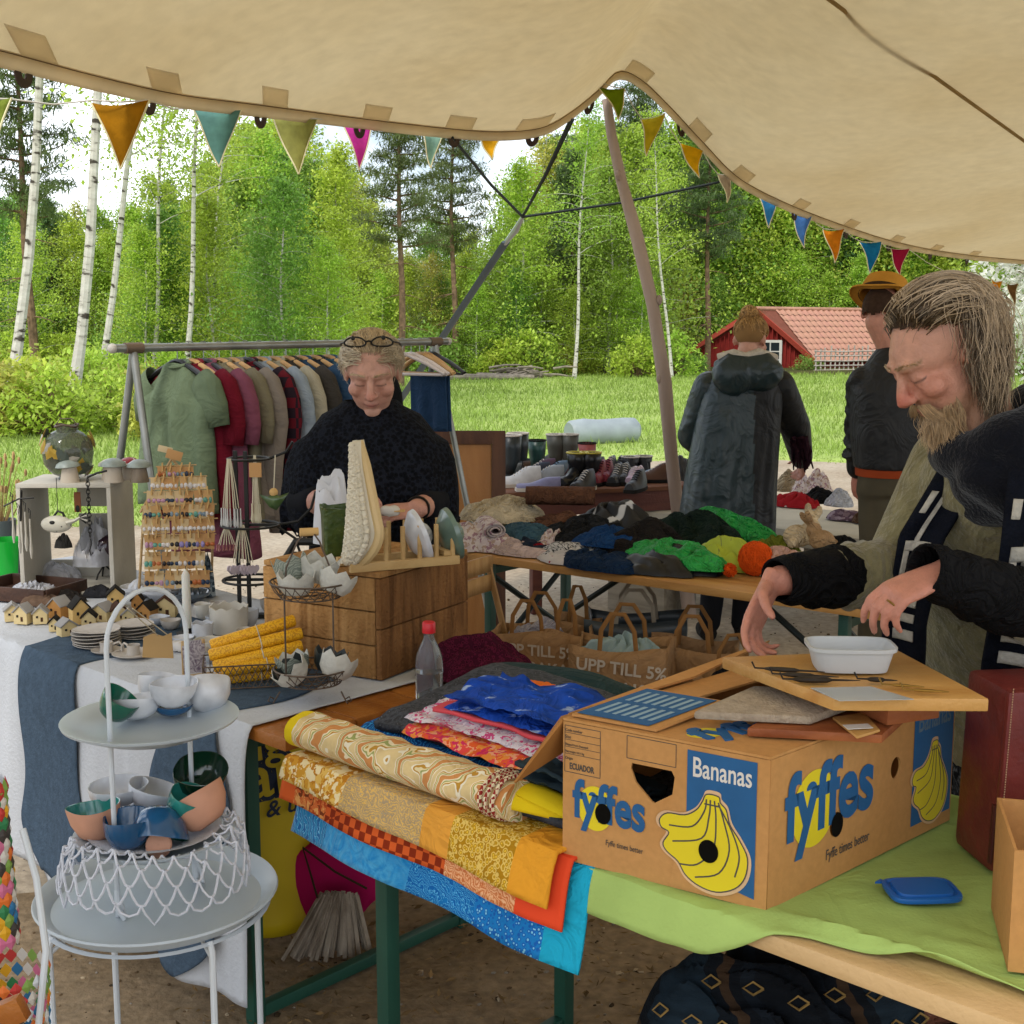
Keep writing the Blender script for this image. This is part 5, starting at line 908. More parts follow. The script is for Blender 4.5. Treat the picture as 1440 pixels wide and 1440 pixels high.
# open white crate
c = on(30, 838); CW, CD, CH = .30, .28, .365; crate = T('white_crate', 'white painted open crate standing on end behind the wooden houses', 'crate', c, .04)
for nm, cc, dd in (('top_board', (CW / 2, CD / 2, CH - .007), (CW, CD, .014)), ('side_board', (.007, CD / 2, (CH - .014) / 2), (.014, CD, CH - .014)), ('side_board', (CW - .007, CD / 2, (CH - .014) / 2), (.014, CD, CH - .014)), ('shelf_board', (CW / 2, CD / 2, .006), (CW - .03, CD, .012)), ('back_slat', (CW / 2 + .05, CD - .006, .30), (CW - .13, .01, .09)), ('back_slat', (CW / 2 + .05, CD - .006, .16), (CW - .13, .01, .14)), ('back_slat', (CW / 2, CD - .006, .04), (CW - .03, .01, .06))):
    mb = MB(); mb.box(cc, dd); O(nm, mb, M_wpaint, crate, bevel=.002)
ctop = c.z + CH
# leaf lantern
lc = PY(95, 628, c.y + .12); lan = T('leaf_lantern', 'round glass lantern wrapped in metal leaves on the white crate', 'lantern', (lc.x, lc.y, ctop)); LR = .082; M_gl = mat('smoky_glass', '#55584c', rough=.1, var=.1, alpha=.7); rng = random.Random(3)
mb = MB(); mb.lathe([(.03, 0), (.034, .006), (.03, .012), (.05, .02), (.075, .05), (LR, .09), (.075, .13), (.05, .155), (.034, .163), (.036, .178), (.033, .18)], 28); O('globe', mb, M_gl, lan)
LM = [mat('leaf_gold', '#a88a34', rough=.5, metal=.4, var=.2), mat('leaf_silver', '#9c968a', rough=.45, metal=.4, var=.2), mat('leaf_slate', '#4d564e', rough=.5, metal=.3, var=.2)]
for i in range(30):
    a = i * 2.4; z = .03 + .125 * ((i * 7) % 30) / 30; r = LR * math.sqrt(max(.2, 1 - ((z - .09) / .095) ** 2)) + .004; n = V((math.cos(a), math.sin(a), (z - .09) / .09)).normalized(); t = V((-math.sin(a), math.cos(a), 0)); u_ = n.cross(t); th = rng.uniform(-1.2, 1.2); d = t * math.sin(th) + u_ * math.cos(th); e_ = n.cross(d); p = V((r * math.cos(a), r * math.sin(a), z))
    mb = MB(); l = .028; mb.add([p - d * l, p - d * l * .3 + e_ * l * .5 + n * .003, p + d * l * .4 + e_ * l * .4 + n * .005, p + d * l + n * .008, p + d * l * .4 - e_ * l * .4 + n * .005, p - d * l * .3 - e_ * l * .5 + n * .003, p + n * .006], [(0, 5, 6), (5, 4, 6), (4, 3, 6), (3, 2, 6), (2, 1, 6), (1, 0, 6)]); O('metal_leaf', mb, LM[i % 3] if i % 4 else LM[0], lan, smooth=False, solid=.001)
mb = MB(); mb.tube([(.036 * math.cos(t), .036 * math.sin(t), .178 + .004 * math.sin(3 * t)) for t in [6.283 * k / 16 for k in range(17)]], .004, 6); mb.tube([(-.036, 0, .178), (-.02, 0, .2), (.02, 0, .2), (.036, 0, .178)], .002, 5); O('wire_collar', mb, M_wire, lan)
# ceramic mushrooms
M_capg = mat('cap_grey', '#8d968f', rough=.35, var=.25, vs=30); M_capr = mat('cap_red', '#8c1d28', rough=.3, pat='vor', cols=[(0, '#d8d0c8'), (.18, '#8c1d28')], ps=45, var=.1); M_stem = mat('mushroom_stem', '#b9ad9c', rough=.7, var=.1); M_stemw = wood('mushroom_bark', '#8a7c6a', '#6c5f50', 'z', 12)
def mushroom(label, px, py, cap, stem, s=1.0, tilt=0):
    b = PY(px, py, c.y + .05); t = T('ceramic_mushroom', label, 'ornament', (b.x, c.y + .05 + (0 if s >= 1 else .08), ctop), group='ceramic mushrooms on the white crate'); t.scale = (s, s, s)
    mb = MB(); mb.lathe([(.001, 0), (.030, 0), (.030, .004), (.022, .05), (.001, .055)], 20); O('stem', mb, stem, t)
    mb = MB(); mb.lathe([(.001, .05), (.03, .047), (.040, .050), (.036, .060), (.018, .072), (.001, .075)], 24); mb.xf(Matrix.Rotation(tilt, 4, 'Y')); O('cap', mb, cap, t)
mushroom('mushroom with grey green cap in front of the leaf lantern', 98, 668, M_capg, M_stem, 1.0, -.08); mushroom('pale mushroom with wide white grey cap beside the chain', 160, 668, M_capg, M_stem, 1.05); mushroom('smaller pale mushroom behind the wide capped one', 143, 665, M_cream, M_stem, .9); mushroom('mushroom with red spotted cap behind the pale ones', 172, 660, M_capr, M_stem, .98); mushroom('mushroom with bark like stem at the crate corner', 196, 665, M_capg, M_stemw, 1.0)
# hanging fish, tag and chain
fy = c.y - .02
def cord(mb, p0, p1, r=.0012): mb.tube([p0, p0.lerp(p1, .5), p1], r, 5)
fp = PY(82, 737, fy); fish = T('ceramic_fish', 'cream spotted ceramic fish hanging from a cord in the crate', 'ornament', fp); mb = MB()
mb.ell((0, 0, 0), (.05, .022, .028), 20, 12, fn=lambda p: 1 - .12 * p.x); mb.tube([(.03, 0, .005), (.055, 0, .012), (.072, 0, .022)], [.02, .011, .009], 10, flat=.5); O('body', mb, mat('fish_glaze', '#c4bfae', rough=.35, pat='vor', cols=[(0, '#2a2722'), (.13, '#c4bfae')], ps=55, var=.05), fish)
for k in range(5): mb = MB(); a = -.6 + .3 * k; mb.tube([(.066, 0, .02), (.066 + .03 * math.cos(a), -.002, .02 + .03 * math.sin(a))], [.003, .005], 6, flat=.5); O('tail_fin', mb, M_cream if k % 2 else M_black, fish)
mb = MB(); mb.tube([(-.012, 0, .026), (.0, 0, .042), (.016, 0, .036), (.02, 0, .024)], .004, 6); O('back_fin', mb, M_black, fish); mb = MB(); mb.ell((-.012, -.021, .008), (.009, .004, .006), 10, 6); O('eye', mb, M_black, fish)
mb = MB(); cord(mb, V((0, 0, .038)), PY(79, 672, fy) - fp); O('cord', mb, M_black, fish)
tp_ = PY(109, 706, fy + .1); tg = T('leather_tag', 'brown leather tag hanging inside the white crate', 'tag', tp_); mb = MB(); mb.box((0, 0, 0), (.022, .003, .066)); O('leather', mb, mat('tag_leather', '#8a5230', rough=.7, var=.1), tg, bevel=.001); mb = MB(); mb.ell((0, -.002, -.022), (.007, .002, .012), 10, 6); O('print', mb, M_black, tg); mb = MB(); cord(mb, V((0, 0, .033)), V((0, 0, .085))); O('cord', mb, M_black, tg)
ch = T('chain', 'black iron chain hanging over the edge of the white crate', 'chain', PY(123, 672, fy - .01)); z = 0
p0 = PY(150, 662, fy - .01) - V(ch.location); mb = MB(); mb.tube([p0, p0 * .5 + V((0, 0, .004)), V((0, 0, .002))], .004, 6); O('chain_end', mb, M_black, ch)
for k in range(15):
    mb = MB(); s_ = (.006, 0) if k % 2 else (0, .006); mb.tube([V((s_[0] * math.cos(t), s_[1] * math.cos(t), -.007 - k * .0125 + .009 * math.sin(t))) for t in [6.283 * j / 8 for j in range(9)]], .0017, 5); O('link', mb, M_black, ch)
mb = MB(); mb.tube([(0, 0, -.195), (.004, 0, -.21), (-.004, 0, -.235), (0, 0, -.25), (.006, 0, -.24)], .002, 5); O('hook', mb, M_black, ch)
# green jug, dried flowers, hanging spoons
gj = T('green_jug', 'bright green enamel jug at the end of the craft table', 'jug', on(14, 812)); M_gj = mat('enamel_green', '#129a2e', rough=.25, var=.06); mb = MB(); mb.lathe([(.001, 0), (.05, 0), (.056, .03), (.066, .12), (.068, .135), (.064, .135), (.054, .03), (.001, .01)], 28); O('jug_body', mb, M_gj, gj); mb = MB(); mb.tube([(.05, -.02, .03), (.075, -.03, .07), (.095, -.04, .12)], [.016, .012, .014], 10); O('spout', mb, M_gj, gj)
vs_ = T('dried_bouquet', 'grey pot of dried grasses behind the green jug', 'bouquet', on(2, 800)); mb = MB(); mb.lathe([(.001, 0), (.05, 0), (.06, .18), (.055, .18), (.045, .01), (.001, .01)], 20); O('pot', mb, mat('zinc_grey', '#5d6468', rough=.5, metal=.4, var=.15), vs_); rng = random.Random(5); mb = MB()
for k in range(40): a = rng.uniform(0, 6.28); s_ = rng.uniform(.03, .10); h = rng.uniform(.26, .42); e_ = V((s_ * math.cos(a), s_ * math.sin(a), h)); mb.tube([(0, 0, .1), e_ * .6 + V((0, 0, .05)), e_], [.0015, .0012, .001], 4); mb.ell(e_, (.006, .006, .014), 5, 4)
S(O('dry_stems', mb, mat('dry_straw', '#a5895e', rough=.9, var=.3, vs=30, island=.3), vs_), 'stuff')
for k, (px, py) in enumerate(((18, 730), (27, 745), (36, 742), (43, 752))):
    p = PY(px, py, c.y - .12); t = T('hanging_spoon', 'pale ceramic spoon hanging from a black hook beside the crate', 'spoon', p, group='hanging spoons'); mb = MB(); mb.tube([(0, 0, .05), (0, 0, -.02), (.0, 0, -.05), (0, 0, -.075)], [.004, .005, .009, .004], 8, flat=.5); O('spoon_body', mb, M_cream, t); mb = MB(); mb.tube([(0, 0, .045), (.004, 0, .075), (-.004, 0, .085), (0, -.004, .07)], .0015, 5); O('hook', mb, M_black, t)
mb = MB(); q0, q1 = PY(5, 712, c.y - .12), PY(48, 700, c.y - .1); mb.tube([on(30, 815) * 1 + V((0, -.02, 0)), PY(30, 690, c.y - .11)], .004, 6); mb.tube([q0, q0.lerp(q1, .5) + V((0, 0, .01)), q1], .003, 6); tag(O('hook_stand', mb, M_black), 'thin black rod stand carrying the hanging spoons', 'stand')
# wooden tray with wrapped goods
M_wrap = mat('plastic_wrap', '#bfc0c6', rough=.15, alpha=.55, var=.1, spec=.8, bump=.6, bs=30); M_dkw = wood('dark_tray', '#4a2f20', '#352015', 'x', 8)
ty = on(40, 838); tr = T('wooden_tray', 'dark wooden tray full of plastic wrapped goods in front of the crate', 'tray', ty, -.35)
for cc, dd in (((0, 0, .006), (.3, .2, .010)), ((0, -.1, .025), (.3, .01, .045)), ((0, .1, .025), (.3, .01, .045)), ((-.15, 0, .025), (.01, .19, .045)), ((.15, 0, .025), (.01, .19, .045))): mb = MB(); mb.box(cc, dd); O('tray_board', mb, M_dkw, tr, bevel=.002)
for px, py, w, d, h, sd_, m, lab in ((80, 820, .16, .12, .055, 3, M_wrap, 'crumpled clear plastic wrapped goods on the dark tray'), (45, 838, .14, .1, .035, 4, M_wrap, 'second crumpled plastic parcel at the front of the dark tray'), (90, 775, .06, .05, .05, 5, mat('charcoal_knit', '#2c2a28', rough=.9), 'small charcoal felt ornament inside the crate'), (118, 812, .16, .08, .03, 7, M_wrap, 'flat clear bag spread over the tray edge')):
    tag(O('wrapped_goods' if m is M_wrap else 'felt_ornament', heap(w, d, h, sd_, 9, .4), m, loc=on(px, py) + V((0, 0, .012))), lab, 'package' if m is M_wrap else 'ornament')
eg = T('wrapped_egg', 'dark purple glass egg half wrapped in clear plastic film', 'ornament', on(148, 818)); mb = MB(); mb.ell((0, 0, .11), (.045, .04, .06), 18, 12, Matrix.Rotation(.5, 3, 'Y')); O('egg', mb, mat('purple_glass', '#2c1826', rough=.15, var=.2, coat=.6), eg); mb = heap(.14, .12, .13, 9, 9, .45); mb.xf(Matrix.Translation((-.03, -.01, .06))); O('film', mb, M_wrap, eg)
mb = MB()
for k in range(3): a = k * 2.1; mb.tube([(0, 0, .06), (.03 * math.cos(a), .03 * math.sin(a), .03), (.045 * math.cos(a), .045 * math.sin(a), 0)], .003, 5)
O('iron_foot', mb, M_black, eg)
# wooden houses
M_hw = [mat('house_pine', '#c9a86c', rough=.8, var=.1, vs=30), mat('house_pale', '#d0bb8a', rough=.8, var=.1, vs=30), mat('house_oak', '#b3824a', rough=.8, var=.12, vs=30)]; M_hr = [mat('roof_black', '#26231f', rough=.8, var=.2), mat('roof_grey', '#8f8c88', rough=.7, var=.15), mat('roof_brown', '#4a3224', rough=.8, var=.2)]
HS = [(18, 872, .045, .05, 1, 1, .4), (34, 876, .043, .055, 1, 1, -.2), (58, 876, .04, .05, 1, 1, .2), (78, 887, .03, .04, 1, 0, .1), (94, 893, .045, .045, 1, 1, .7), (84, 868, .05, .06, 2, 1, -.4), (112, 876, .05, .075, 0, 0, .6), (126, 882, .04, .05, 1, 0, .2), (146, 872, .055, .05, 1, 1, -.3), (163, 852, .05, .06, 0, 0, .3), (166, 872, .045, .05, 1, 2, .5), (182, 875, .035, .04, 1, 1, .1), (194, 862, .035, .065, 2, 0, .2), (208, 872, .045, .055, 2, 0, -.3), (234, 866, .06, .06, 1, 2, .1)]
HL = ['with grey roof', 'with black roof']
for i, (px, py, w, h, wc_, rc, rz) in enumerate(HS):
    lab = ('pale' if wc_ == 1 else 'oak brown' if wc_ == 2 else 'honey coloured') + ' little wooden house with ' + ('black', 'light grey', 'dark brown')[rc] + ' roof on the craft table'
    t = T('wooden_house', lab, 'ornament', on(px, py), rz, 'little wooden houses'); d = w * .9; hw_ = h * .62
    mb = MB(); mb.prism([(-w / 2, 0), (w / 2, 0), (w / 2, hw_), (0, h), (-w / 2, hw_)], -d / 2, d / 2, Matrix.Rotation(math.pi / 2, 4, 'X')); O('house_block', mb, M_hw[wc_], t, bevel=.001)
    sl_ = math.atan2(h - hw_, w / 2); ll = math.hypot(h - hw_, w / 2) + .006
    for s_ in (-1, 1): mb = MB(); mb.box((s_ * (w / 4 + .001), 0, (h + hw_) / 2 + .002), (ll, d + .008, .004), Matrix.Rotation(s_ * sl_, 3, 'Y')); O('roof_half', mb, M_hr[rc], t, bevel=.0008)
    mb = MB(); mb.box((w * .12, -d / 2 - .0006, hw_ * .45), (w * .16, .0012, hw_ * .4)); O('door', mb, M_hr[2 if i % 3 else 0], t, smooth=False); mb = MB(); mb.box((-w * .2, -d / 2 - .0006, hw_ * .7), (w * .14, .0012, hw_ * .2)); O('window', mb, M_hr[0], t, smooth=False)
# plates and saucers
M_stone = mat('stoneware_plate', '#b8b0a6', rough=.5, var=.1, vs=30)
def wplate(loc, r, label, group, wob=0):
    mb = MB(); mb.lathe([(.001, 0), (r * .7, 0), (r, .006), (r, .008), (r * .7, .003), (.001, .003)], 32, fn=lambda rr_, zz, a, i: (rr_ * (1 + .02 * math.sin(3 * a + wob)), zz + .002 * math.sin(2 * a + wob) * rr_ / r)); return tag(O('plate', mb, M_stone, loc=loc), label, 'plate', group)
for k in range(6): wplate(on(136, 908) + V((.002 * math.sin(k * 3), .002 * math.cos(k * 2), k * .0082)), .064, 'stoneware plate in the taller stack beside the houses', 'plates in the taller stack', k)
for k in range(5): wplate(on(190, 896) + V((.002 * math.sin(k * 3), .002 * math.cos(k * 2), k * .0082)), .055, 'stoneware plate in the stack behind the chamber candlestick', 'plates in the stack behind the candlestick', k)
def chamber(px, py, label, r=.05, rz=0):
    t = T('chamber_candlestick', label, 'candlestick', on(px, py), rz, 'stoneware candlesticks'); mb = MB(); mb.lathe([(.001, 0), (r * .7, 0), (r, .008), (r, .010), (r * .7, .004), (.001, .004)], 30); O('saucer', mb, M_stone, t); mb = MB(); mb.lathe([(.018, .003), (.016, .02), (.018, .03), (.015, .03), (.013, .01)], 18); O('socket', mb, M_stone, t); mb = MB(); mb.tube([(.017, 0, .024), (.034, 0, .03), (.045, 0, .018), (.044, 0, .006)], .003, 6); O('handle', mb, M_stone, t)
chamber(150, 918, 'small stoneware chamber candlestick at the front edge of the cloth', .04); chamber(188, 922, 'larger stoneware chamber candlestick next to the felt runner', .056, 2.6)
# juicers
def juicer(label, loc, m, s=1.0, rot=(0, 0, 0)):
    t = T('citrus_juicer', label, 'juicer', loc, group='ceramic juicers'); t.rotation_euler = rot; t.scale = (s, s, s)
    mb = MB(); mb.lathe([(.001, 0), (.03, 0), (.058, .022), (.06, .032), (.056, .03), (.04, .012), (.001, .01)], 28); O('dish', mb, m, t)
    mb = MB(); mb.lathe([(.034, .008), (.036, .014), (.03, .034), (.015, .05), (.001, .055)], 36, fn=lambda r_, z_, a, i: (r_ * (1 + .12 * math.cos(12 * a)), z_)); O('cone', mb, m, t)
juicer('white ribbed juicer left of its white twin under the earring cards', on(197, 838), M_gw, 1.05); juicer('white ribbed juicer in the middle of the three under the earring cards', on(228, 842), M_gw, 1.1); juicer('slate blue ribbed juicer behind the white candle', on(268, 846), glaze('glaze_slate', '#4a545c'), 1.05)
# candle and holder
cd = T('candle', 'tall white candle behind the wire hoop', 'candle', on(264, 892)); mb = MB(); mb.lathe([(.001, 0), (.0125, 0), (.0115, .17), (.008, .178), (.003, .186), (.001, .187)], 18); O('wax', mb, mat('wax_white', '#d2d0c6', rough=.5, var=.04, sss=.2), cd); mb = MB(); mb.tube([(0, 0, .185), (.001, 0, .196)], .001, 5); O('wick', mb, M_black, cd); mb = MB(); mb.lathe([(.001, 0), (.03, 0), (.032, .006), (.016, .010), (.016, .02), (.0128, .02)], 20); O('holder', mb, M_black, cd)
ec = on(245, 842); er = T('earring_display', 'wooden stepped stand hung with earring cards and tiny pegs', 'display', ec, .12); rng = random.Random(31); M_str = wood('display_pine', '#c2a374', '#a88858', 'x', 8)
def ep(px, py, dy=0): p = PY(px, py, ec.y + dy); return (p - ec)
for (x0, y0, x1, y1) in ((243, 645, 300, 712), (243, 645, 200, 720), (205, 716, 198, 838), (300, 712, 298, 838)): mb = MB(); mb.tube([ep(x0, y0, .03), ep(x1, y1, .03)], .0045, 6); O('frame_rod', mb, M_str, er)
mb = MB(); p = ep(246, 640, .02); mb.box(p, (.05, .004, .03), Matrix.Rotation(.3, 3, 'Y')); O('top_sign', mb, M_kraft, er, bevel=.001)
mb = MB(); mb.box(ep(234, 632, .03), (.045, .004, .02), Matrix.Rotation(.25, 3, 'Y')); O('top_sign', mb, mat('sign_pale', '#c9b690', rough=.85), er, bevel=.001)
EC = [mat('earring_' + k, v, rough=.35, var=.2, vs=60) for k, v in (('lilac', '#8d80b0'), ('teal', '#5f9a88'), ('rust', '#a85c2c'), ('navy', '#26364e'), ('white', '#cfc9c4'), ('slate', '#74858f'), ('pink', '#b58aa0'), ('black', '#211d1f'))]
M_cardb = [M_kraft, mat('card_cream', '#cdb489', rough=.85, var=.06), mat('card_tan', '#c19a68', rough=.85, var=.06)]
for r_, (py, xs, n_, hh) in enumerate(((664, (222, 272), 4, .035), (680, (212, 286), 6, .04), (700, (204, 296), 7, .045), (720, (200, 298), 8, .045), (740, (199, 299), 8, .045), (762, (199, 296), 8, .05), (788, (200, 280), 7, .055), (815, (200, 290), 7, .055))):
    mb = MB(); mb.tube([ep(xs[0] - 3, py - 8, -.01 - r_ * .012), ep(xs[1] + 3, py - 10, -.01 - r_ * .012)], .0022, 5); O('string_rail', mb, M_str, er)
    for k in range(n_):
        px = xs[0] + (xs[1] - xs[0]) * (k + .5) / n_ + rng.uniform(-1.5, 1.5); y_ = -.012 - r_ * .012; p = ep(px, py, y_ - .002); w = .028 * rng.uniform(.85, 1.15); mb = MB(); mb.box((0, 0, 0), (w, .0012, hh), Matrix.Rotation(rng.uniform(-.15, .15), 3, 'Y') @ Matrix.Rotation(rng.uniform(-.3, .1), 3, 'X')); mb.v = [q + p for q in mb.v]; cd_ = O('earring_card', mb, rng.choice(M_cardb), er, smooth=False)
        mb = MB(); mb.box(p + V((rng.uniform(-.004, .004), -.005, hh / 2)), (.0042, .009, .026), Matrix.Rotation(rng.uniform(-.35, .35), 3, 'Y')); O('peg', mb, M_peg, cd_, smooth=False)
        m_ = rng.choice(EC) if r_ not in (1, 4) else EC[4]
        for s_ in (-1, 1): mb = MB(); mb.ell(p + V((s_ * w * .26, -.003, -hh * .18)), (.006 * rng.uniform(.8, 1.4), .003, .0075 * rng.uniform(.8, 1.4)), 8, 5); O('earring', mb, m_, cd_)
# slate doll and hanging card beside it
mb = heap(.05, .05, .12, 17, 7, .35); tag(O('slate_figure', mb, mat('slate_print', '#4a5660', rough=.8, pat='cells', cols=['#39444e', '#6d7c86', '#4d5a64', '#9aa4a8'], ps=90), loc=on(292, 838)), 'slate grey patterned cloth figure by the black iron tree', 'figure')
kc = on(347, 868); it = T('iron_display_tree', 'black iron tree stand with rings hung with tassels and hearts', 'stand', kc)
def kp(px, py, dy=0): return PY(px, py, kc.y + dy) - kc
for dx, dy in ((-.02, 0), (.012, -.012)): mb = MB(); mb.box((dx, dy, .25), (.011, .011, .50)); O('upright', mb, M_black, it)
def ring(z, r, x=0): mb = MB(); mb.tube([(x + r * math.cos(t), r * math.sin(t), z) for t in [6.283 * j / 28 for j in range(29)]], .0055, 8, flat=.7); O('ring', mb, M_black, it)
zr1, zr2, zr3 = kp(347, 645).z, kp(347, 738).z, kp(347, 815).z
ring(zr1, .06, .02); ring(zr2, .085, .02); ring(zr3, .085, .02)
for z, pts in ((zr1, ((.08, 0, 0), (.13, 0, .02), (.15, 0, .05))), (zr2, ((.1, 0, 0), (.16, 0, .01), (.20, 0, .05), (.215, 0, .1))), (zr2, ((.1, -.02, 0), (.15, 0, -.04), (.17, 0, -.1)))): mb = MB(); mb.tube([V(q) + V((0, 0, z)) for q in pts], .0045, 6); O('branch', mb, M_black, it)
for z in (zr2, zr3): mb = MB(); mb.box((.02, 0, z), (.17, .008, .008)); O('crossbar', mb, M_black, it)
mb = MB(); mb.box((0, 0, .006), (.16, .03, .011)); mb.box((0, 0, .006), (.03, .16, .0095)); O('foot', mb, M_black, it)
M_str2 = mat('cotton_string', '#c6bda4', rough=.95, var=.12); M_heart = mat('clay_heart', '#b3a5ac', rough=.6, var=.1); M_rose = mat('rose_spoon', '#93605a', rough=.6, var=.12); M_pal = mat('pale_spoon', '#c4c3bf', rough=.5, var=.1)
def tassel(label, px, y0, y1, end, n=9, sp=.02, kind='spoon'):
    p = PY(px, y0, kc.y - .05); L_ = p.z - PY(px, y1, kc.y - .05).z; t = T('hanging_bunch', label, 'ornament', p); rng = random.Random(int(px))
    for k in range(n):
        x = (k / (n - 1) - .5) * sp * 1.6; y = rng.uniform(-.012, .012); mb = MB(); mb.tube([(x * .2, 0, 0), (x * .7, y, -L_ * .4), (x, y, -L_ * .72)], .0014, 4); O('string', mb, M_str2, t)
        mb = MB(); e_ = V((x * 1.2, y, -L_ * .85))
        if kind == 'heart': mb.prism([(0, -.016), (.014, .0), (.012, .011), (.005, .013), (0, .008), (-.005, .013), (-.012, .011), (-.014, 0)], -.0025, .0025, Matrix.Translation(e_) @ Matrix.Rotation(math.pi / 2, 4, 'X') @ Matrix.Rotation(.7, 4, 'Y'))
        else: mb.tube([e_ + V((0, 0, L_ * .13)), e_, e_ + V((0, 0, -L_ * .1)), e_ + V((0, 0, -L_ * .15))], [.003, .0035, .007, .003], 6, flat=.6)
        O('pendant', mb, end, t)
tassel('bunch of pale ceramic spoons on long cotton strings', 322, 645, 742, M_pal, 9, .03); tassel('bunch of rose coloured ceramic sticks on the iron tree', 318, 742, 775, M_rose, 7, .03); tassel('bunch of lilac clay hearts on cotton strings', 340, 738, 812, M_heart, 8, .035, 'heart'); tassel('small string bunch by the kraft tag on the iron tree', 358, 640, 735, M_str2, 7, .014)
p = PY(359, 661, kc.y - .07); mb = MB(); mb.box((0, 0, 0), (.036, .002, .042)); tag(O('kraft_tag', mb, M_kraft, loc=p, bevel=.001), 'square kraft price tag hanging on the iron tree', 'tag')
p = PY(385, 700, kc.y - .06); lf = T('leaf_ornament', 'green ceramic leaf ornament with a wooden bead hanging on the iron tree', 'ornament', p); mb = MB(); mb.add([(-.042, 0, .01), (-.015, -.004, .004), (0, -.006, .012), (.018, -.004, .006), (.045, 0, .016), (.028, -.004, -.008), (.008, -.006, -.036), (-.012, -.006, -.026), (-.024, -.004, -.01), (0, -.010, -.006)], [(0, 1, 9, 8), (1, 2, 9), (2, 3, 9), (3, 4, 5, 9), (5, 6, 9), (6, 7, 9), (7, 8, 9)]); O('leaf', mb, glaze('leaf_glaze', '#3a5428', rough=.4), lf, solid=.003); mb = MB(); mb.ell((0, 0, .016), .013, 12, 8); O('bead', mb, M_peg, lf); mb = MB(); cord(mb, V((0, 0, .02)), PY(387, 640, kc.y - .06) - p, .0018); O('cord', mb, M_str2, lf)
def pot(label, px, py, r, h, m, sc=10, name='scalloped_pot'):
    mb = MB(); fn = lambda rr_, zz, a, i: (rr_ * (1 + .02 * math.sin(5 * a)), zz + (.05 * h * math.sin(sc * a) if i in (3, 4) else 0)); mb.lathe([(.001, 0), (r * .9, 0), (r * .97, h * .4), (r, h), (r * .94, h), (r * .9, h * .3), (.001, h * .12)], 40, fn=fn); return tag(O(name, mb, m, loc=on(px, py)), label, 'pot', 'small white pots')
pot('large white pot with wavy rim in front of the iron tree', 322, 888, .055, .075, M_cream); pot('small grey white pot beside the large wavy one', 285, 900, .03, .05, M_gw, 6); pot('low white dish between candle and wavy pot', 296, 912, .045, .025, M_cream, 8); pot('little white cup near the yellow candles', 372, 908, .03, .045, M_gw, 6)
rng = random.Random(77)
for i, (px, py, w, m) in enumerate(((275, 925, .07, '#b9b4ae'), (300, 930, .05, '#9aa0a8'), (335, 915, .06, '#c0b6a8'), (250, 915, .06, '#c8c4be'), (215, 905, .05, '#b8b2aa'), (360, 930, .06, '#cfc9c0'))):
    mb = MB(); slab(mb, (0, 0, 0), (w, w * .6, w * .45), Matrix.Rotation(i * .9, 3, 'Z'), .12, i, 2.6, 24, 8); tag(O('pottery_stone', mb, mat('stone_' + str(i), m, rough=.6, var=.12, vs=25), loc=on(px, py)), ['smooth grey white', 'bluish', 'warm beige', 'pale', 'rough white', 'cream'][i] + ' pottery lump among the small wares', 'pottery')
rng = random.Random(91)
for i, (px, py, r, h, m, nm) in enumerate([(303, 880, .028, .03, M_gw, 'white'), (345, 905, .025, .04, M_cream, 'cream'), (395, 880, .03, .035, M_gw, 'ice white'), (258, 905, .03, .02, M_gw, 'shallow white'), (318, 925, .032, .025, M_cream, 'low cream'), (240, 885, .028, .03, M_stone, 'grey'), (405, 900, .026, .05, M_gw, 'tall white'), (285, 870, .025, .045, M_cream, 'narrow cream'), (350, 880, .03, .05, M_gw, 'round white'), (378, 860, .026, .04, M_stone, 'stone grey'), (225, 878, .03, .025, M_gw, 'wide white'), (306, 862, .024, .035, M_stone, 'small grey')]):
    bowl(nm + ' little ceramic cup among the small wares on the craft table', on(px, py), r, h, m, m, i * 1.1, (0, 0), .15 + .1 * (i % 3), 'little ceramic cups', 'ceramic_cup', 'cup')
for i, (px, py, w, c) in enumerate([(95, 845, .12, '#26221f'), (140, 838, .10, '#2b2b2e'), (60, 850, .14, '#5d4a3c')]):
    tag(O('felt_scrap', heap(w, w * .6, .03, 300 + i, 8, .35), mat('scrap_%d' % i, c, rough=.95, var=.25, vs=40), loc=on(px, py)), ['black wire lace', 'charcoal ribbon', 'brown twig'][i] + ' heap lying between tray and wooden houses', 'trim')
ez = T('card_easel', 'small pine easel holding a marbled picture card', 'easel', on(272, 955), .5)
for cc, dd in (((0, 0, .006), (.10, .02, .010)), ((-.02, .012, .05), (.008, .006, .09)), ((.03, .012, .05), (.008, .006, .09))): mb = MB(); mb.box(cc, dd); O('easel_bar', mb, M_str, ez, bevel=.001)
mb = MB(); mb.box((.005, .004, .055), (.055, .002, .08), Matrix.Rotation(-.2, 3, 'X')); tag(O('picture_card', mb, mat('marbled_card', '#6b6470', rough=.5, pat='noise', cols=['#2e2a38', '#b8b4b8', '#5a4a60', '#8f8c98'], ps=40, dist=4), loc=on(272, 955), rz=.5), 'marbled purple grey picture card on the small easel', 'card')
p = PY(222, 905, 2.65); kb = T('kraft_gift_tag', 'kraft paper tag on two strings hanging from the hoop of the stand', 'tag', p); mb = MB(); mb.add([(-.034, 0, -.03), (.032, 0, -.032), (.03, 0, .024), (.012, 0, .016), (-.01, 0, .022), (-.03, 0, .014)], [(0, 1, 2, 3, 4, 5)]); O('paper', mb, mat('tag_kraft', '#a8895c', rough=.85), kb, solid=.002, smooth=False); mb = MB(); cord(mb, V((0, 0, .018)), V((.0, -.2, .12)), .0012); cord(mb, V((.02, 0, .02)), V((.01, -.2, .12)), .0012); O('cords', mb, M_str2, kb)
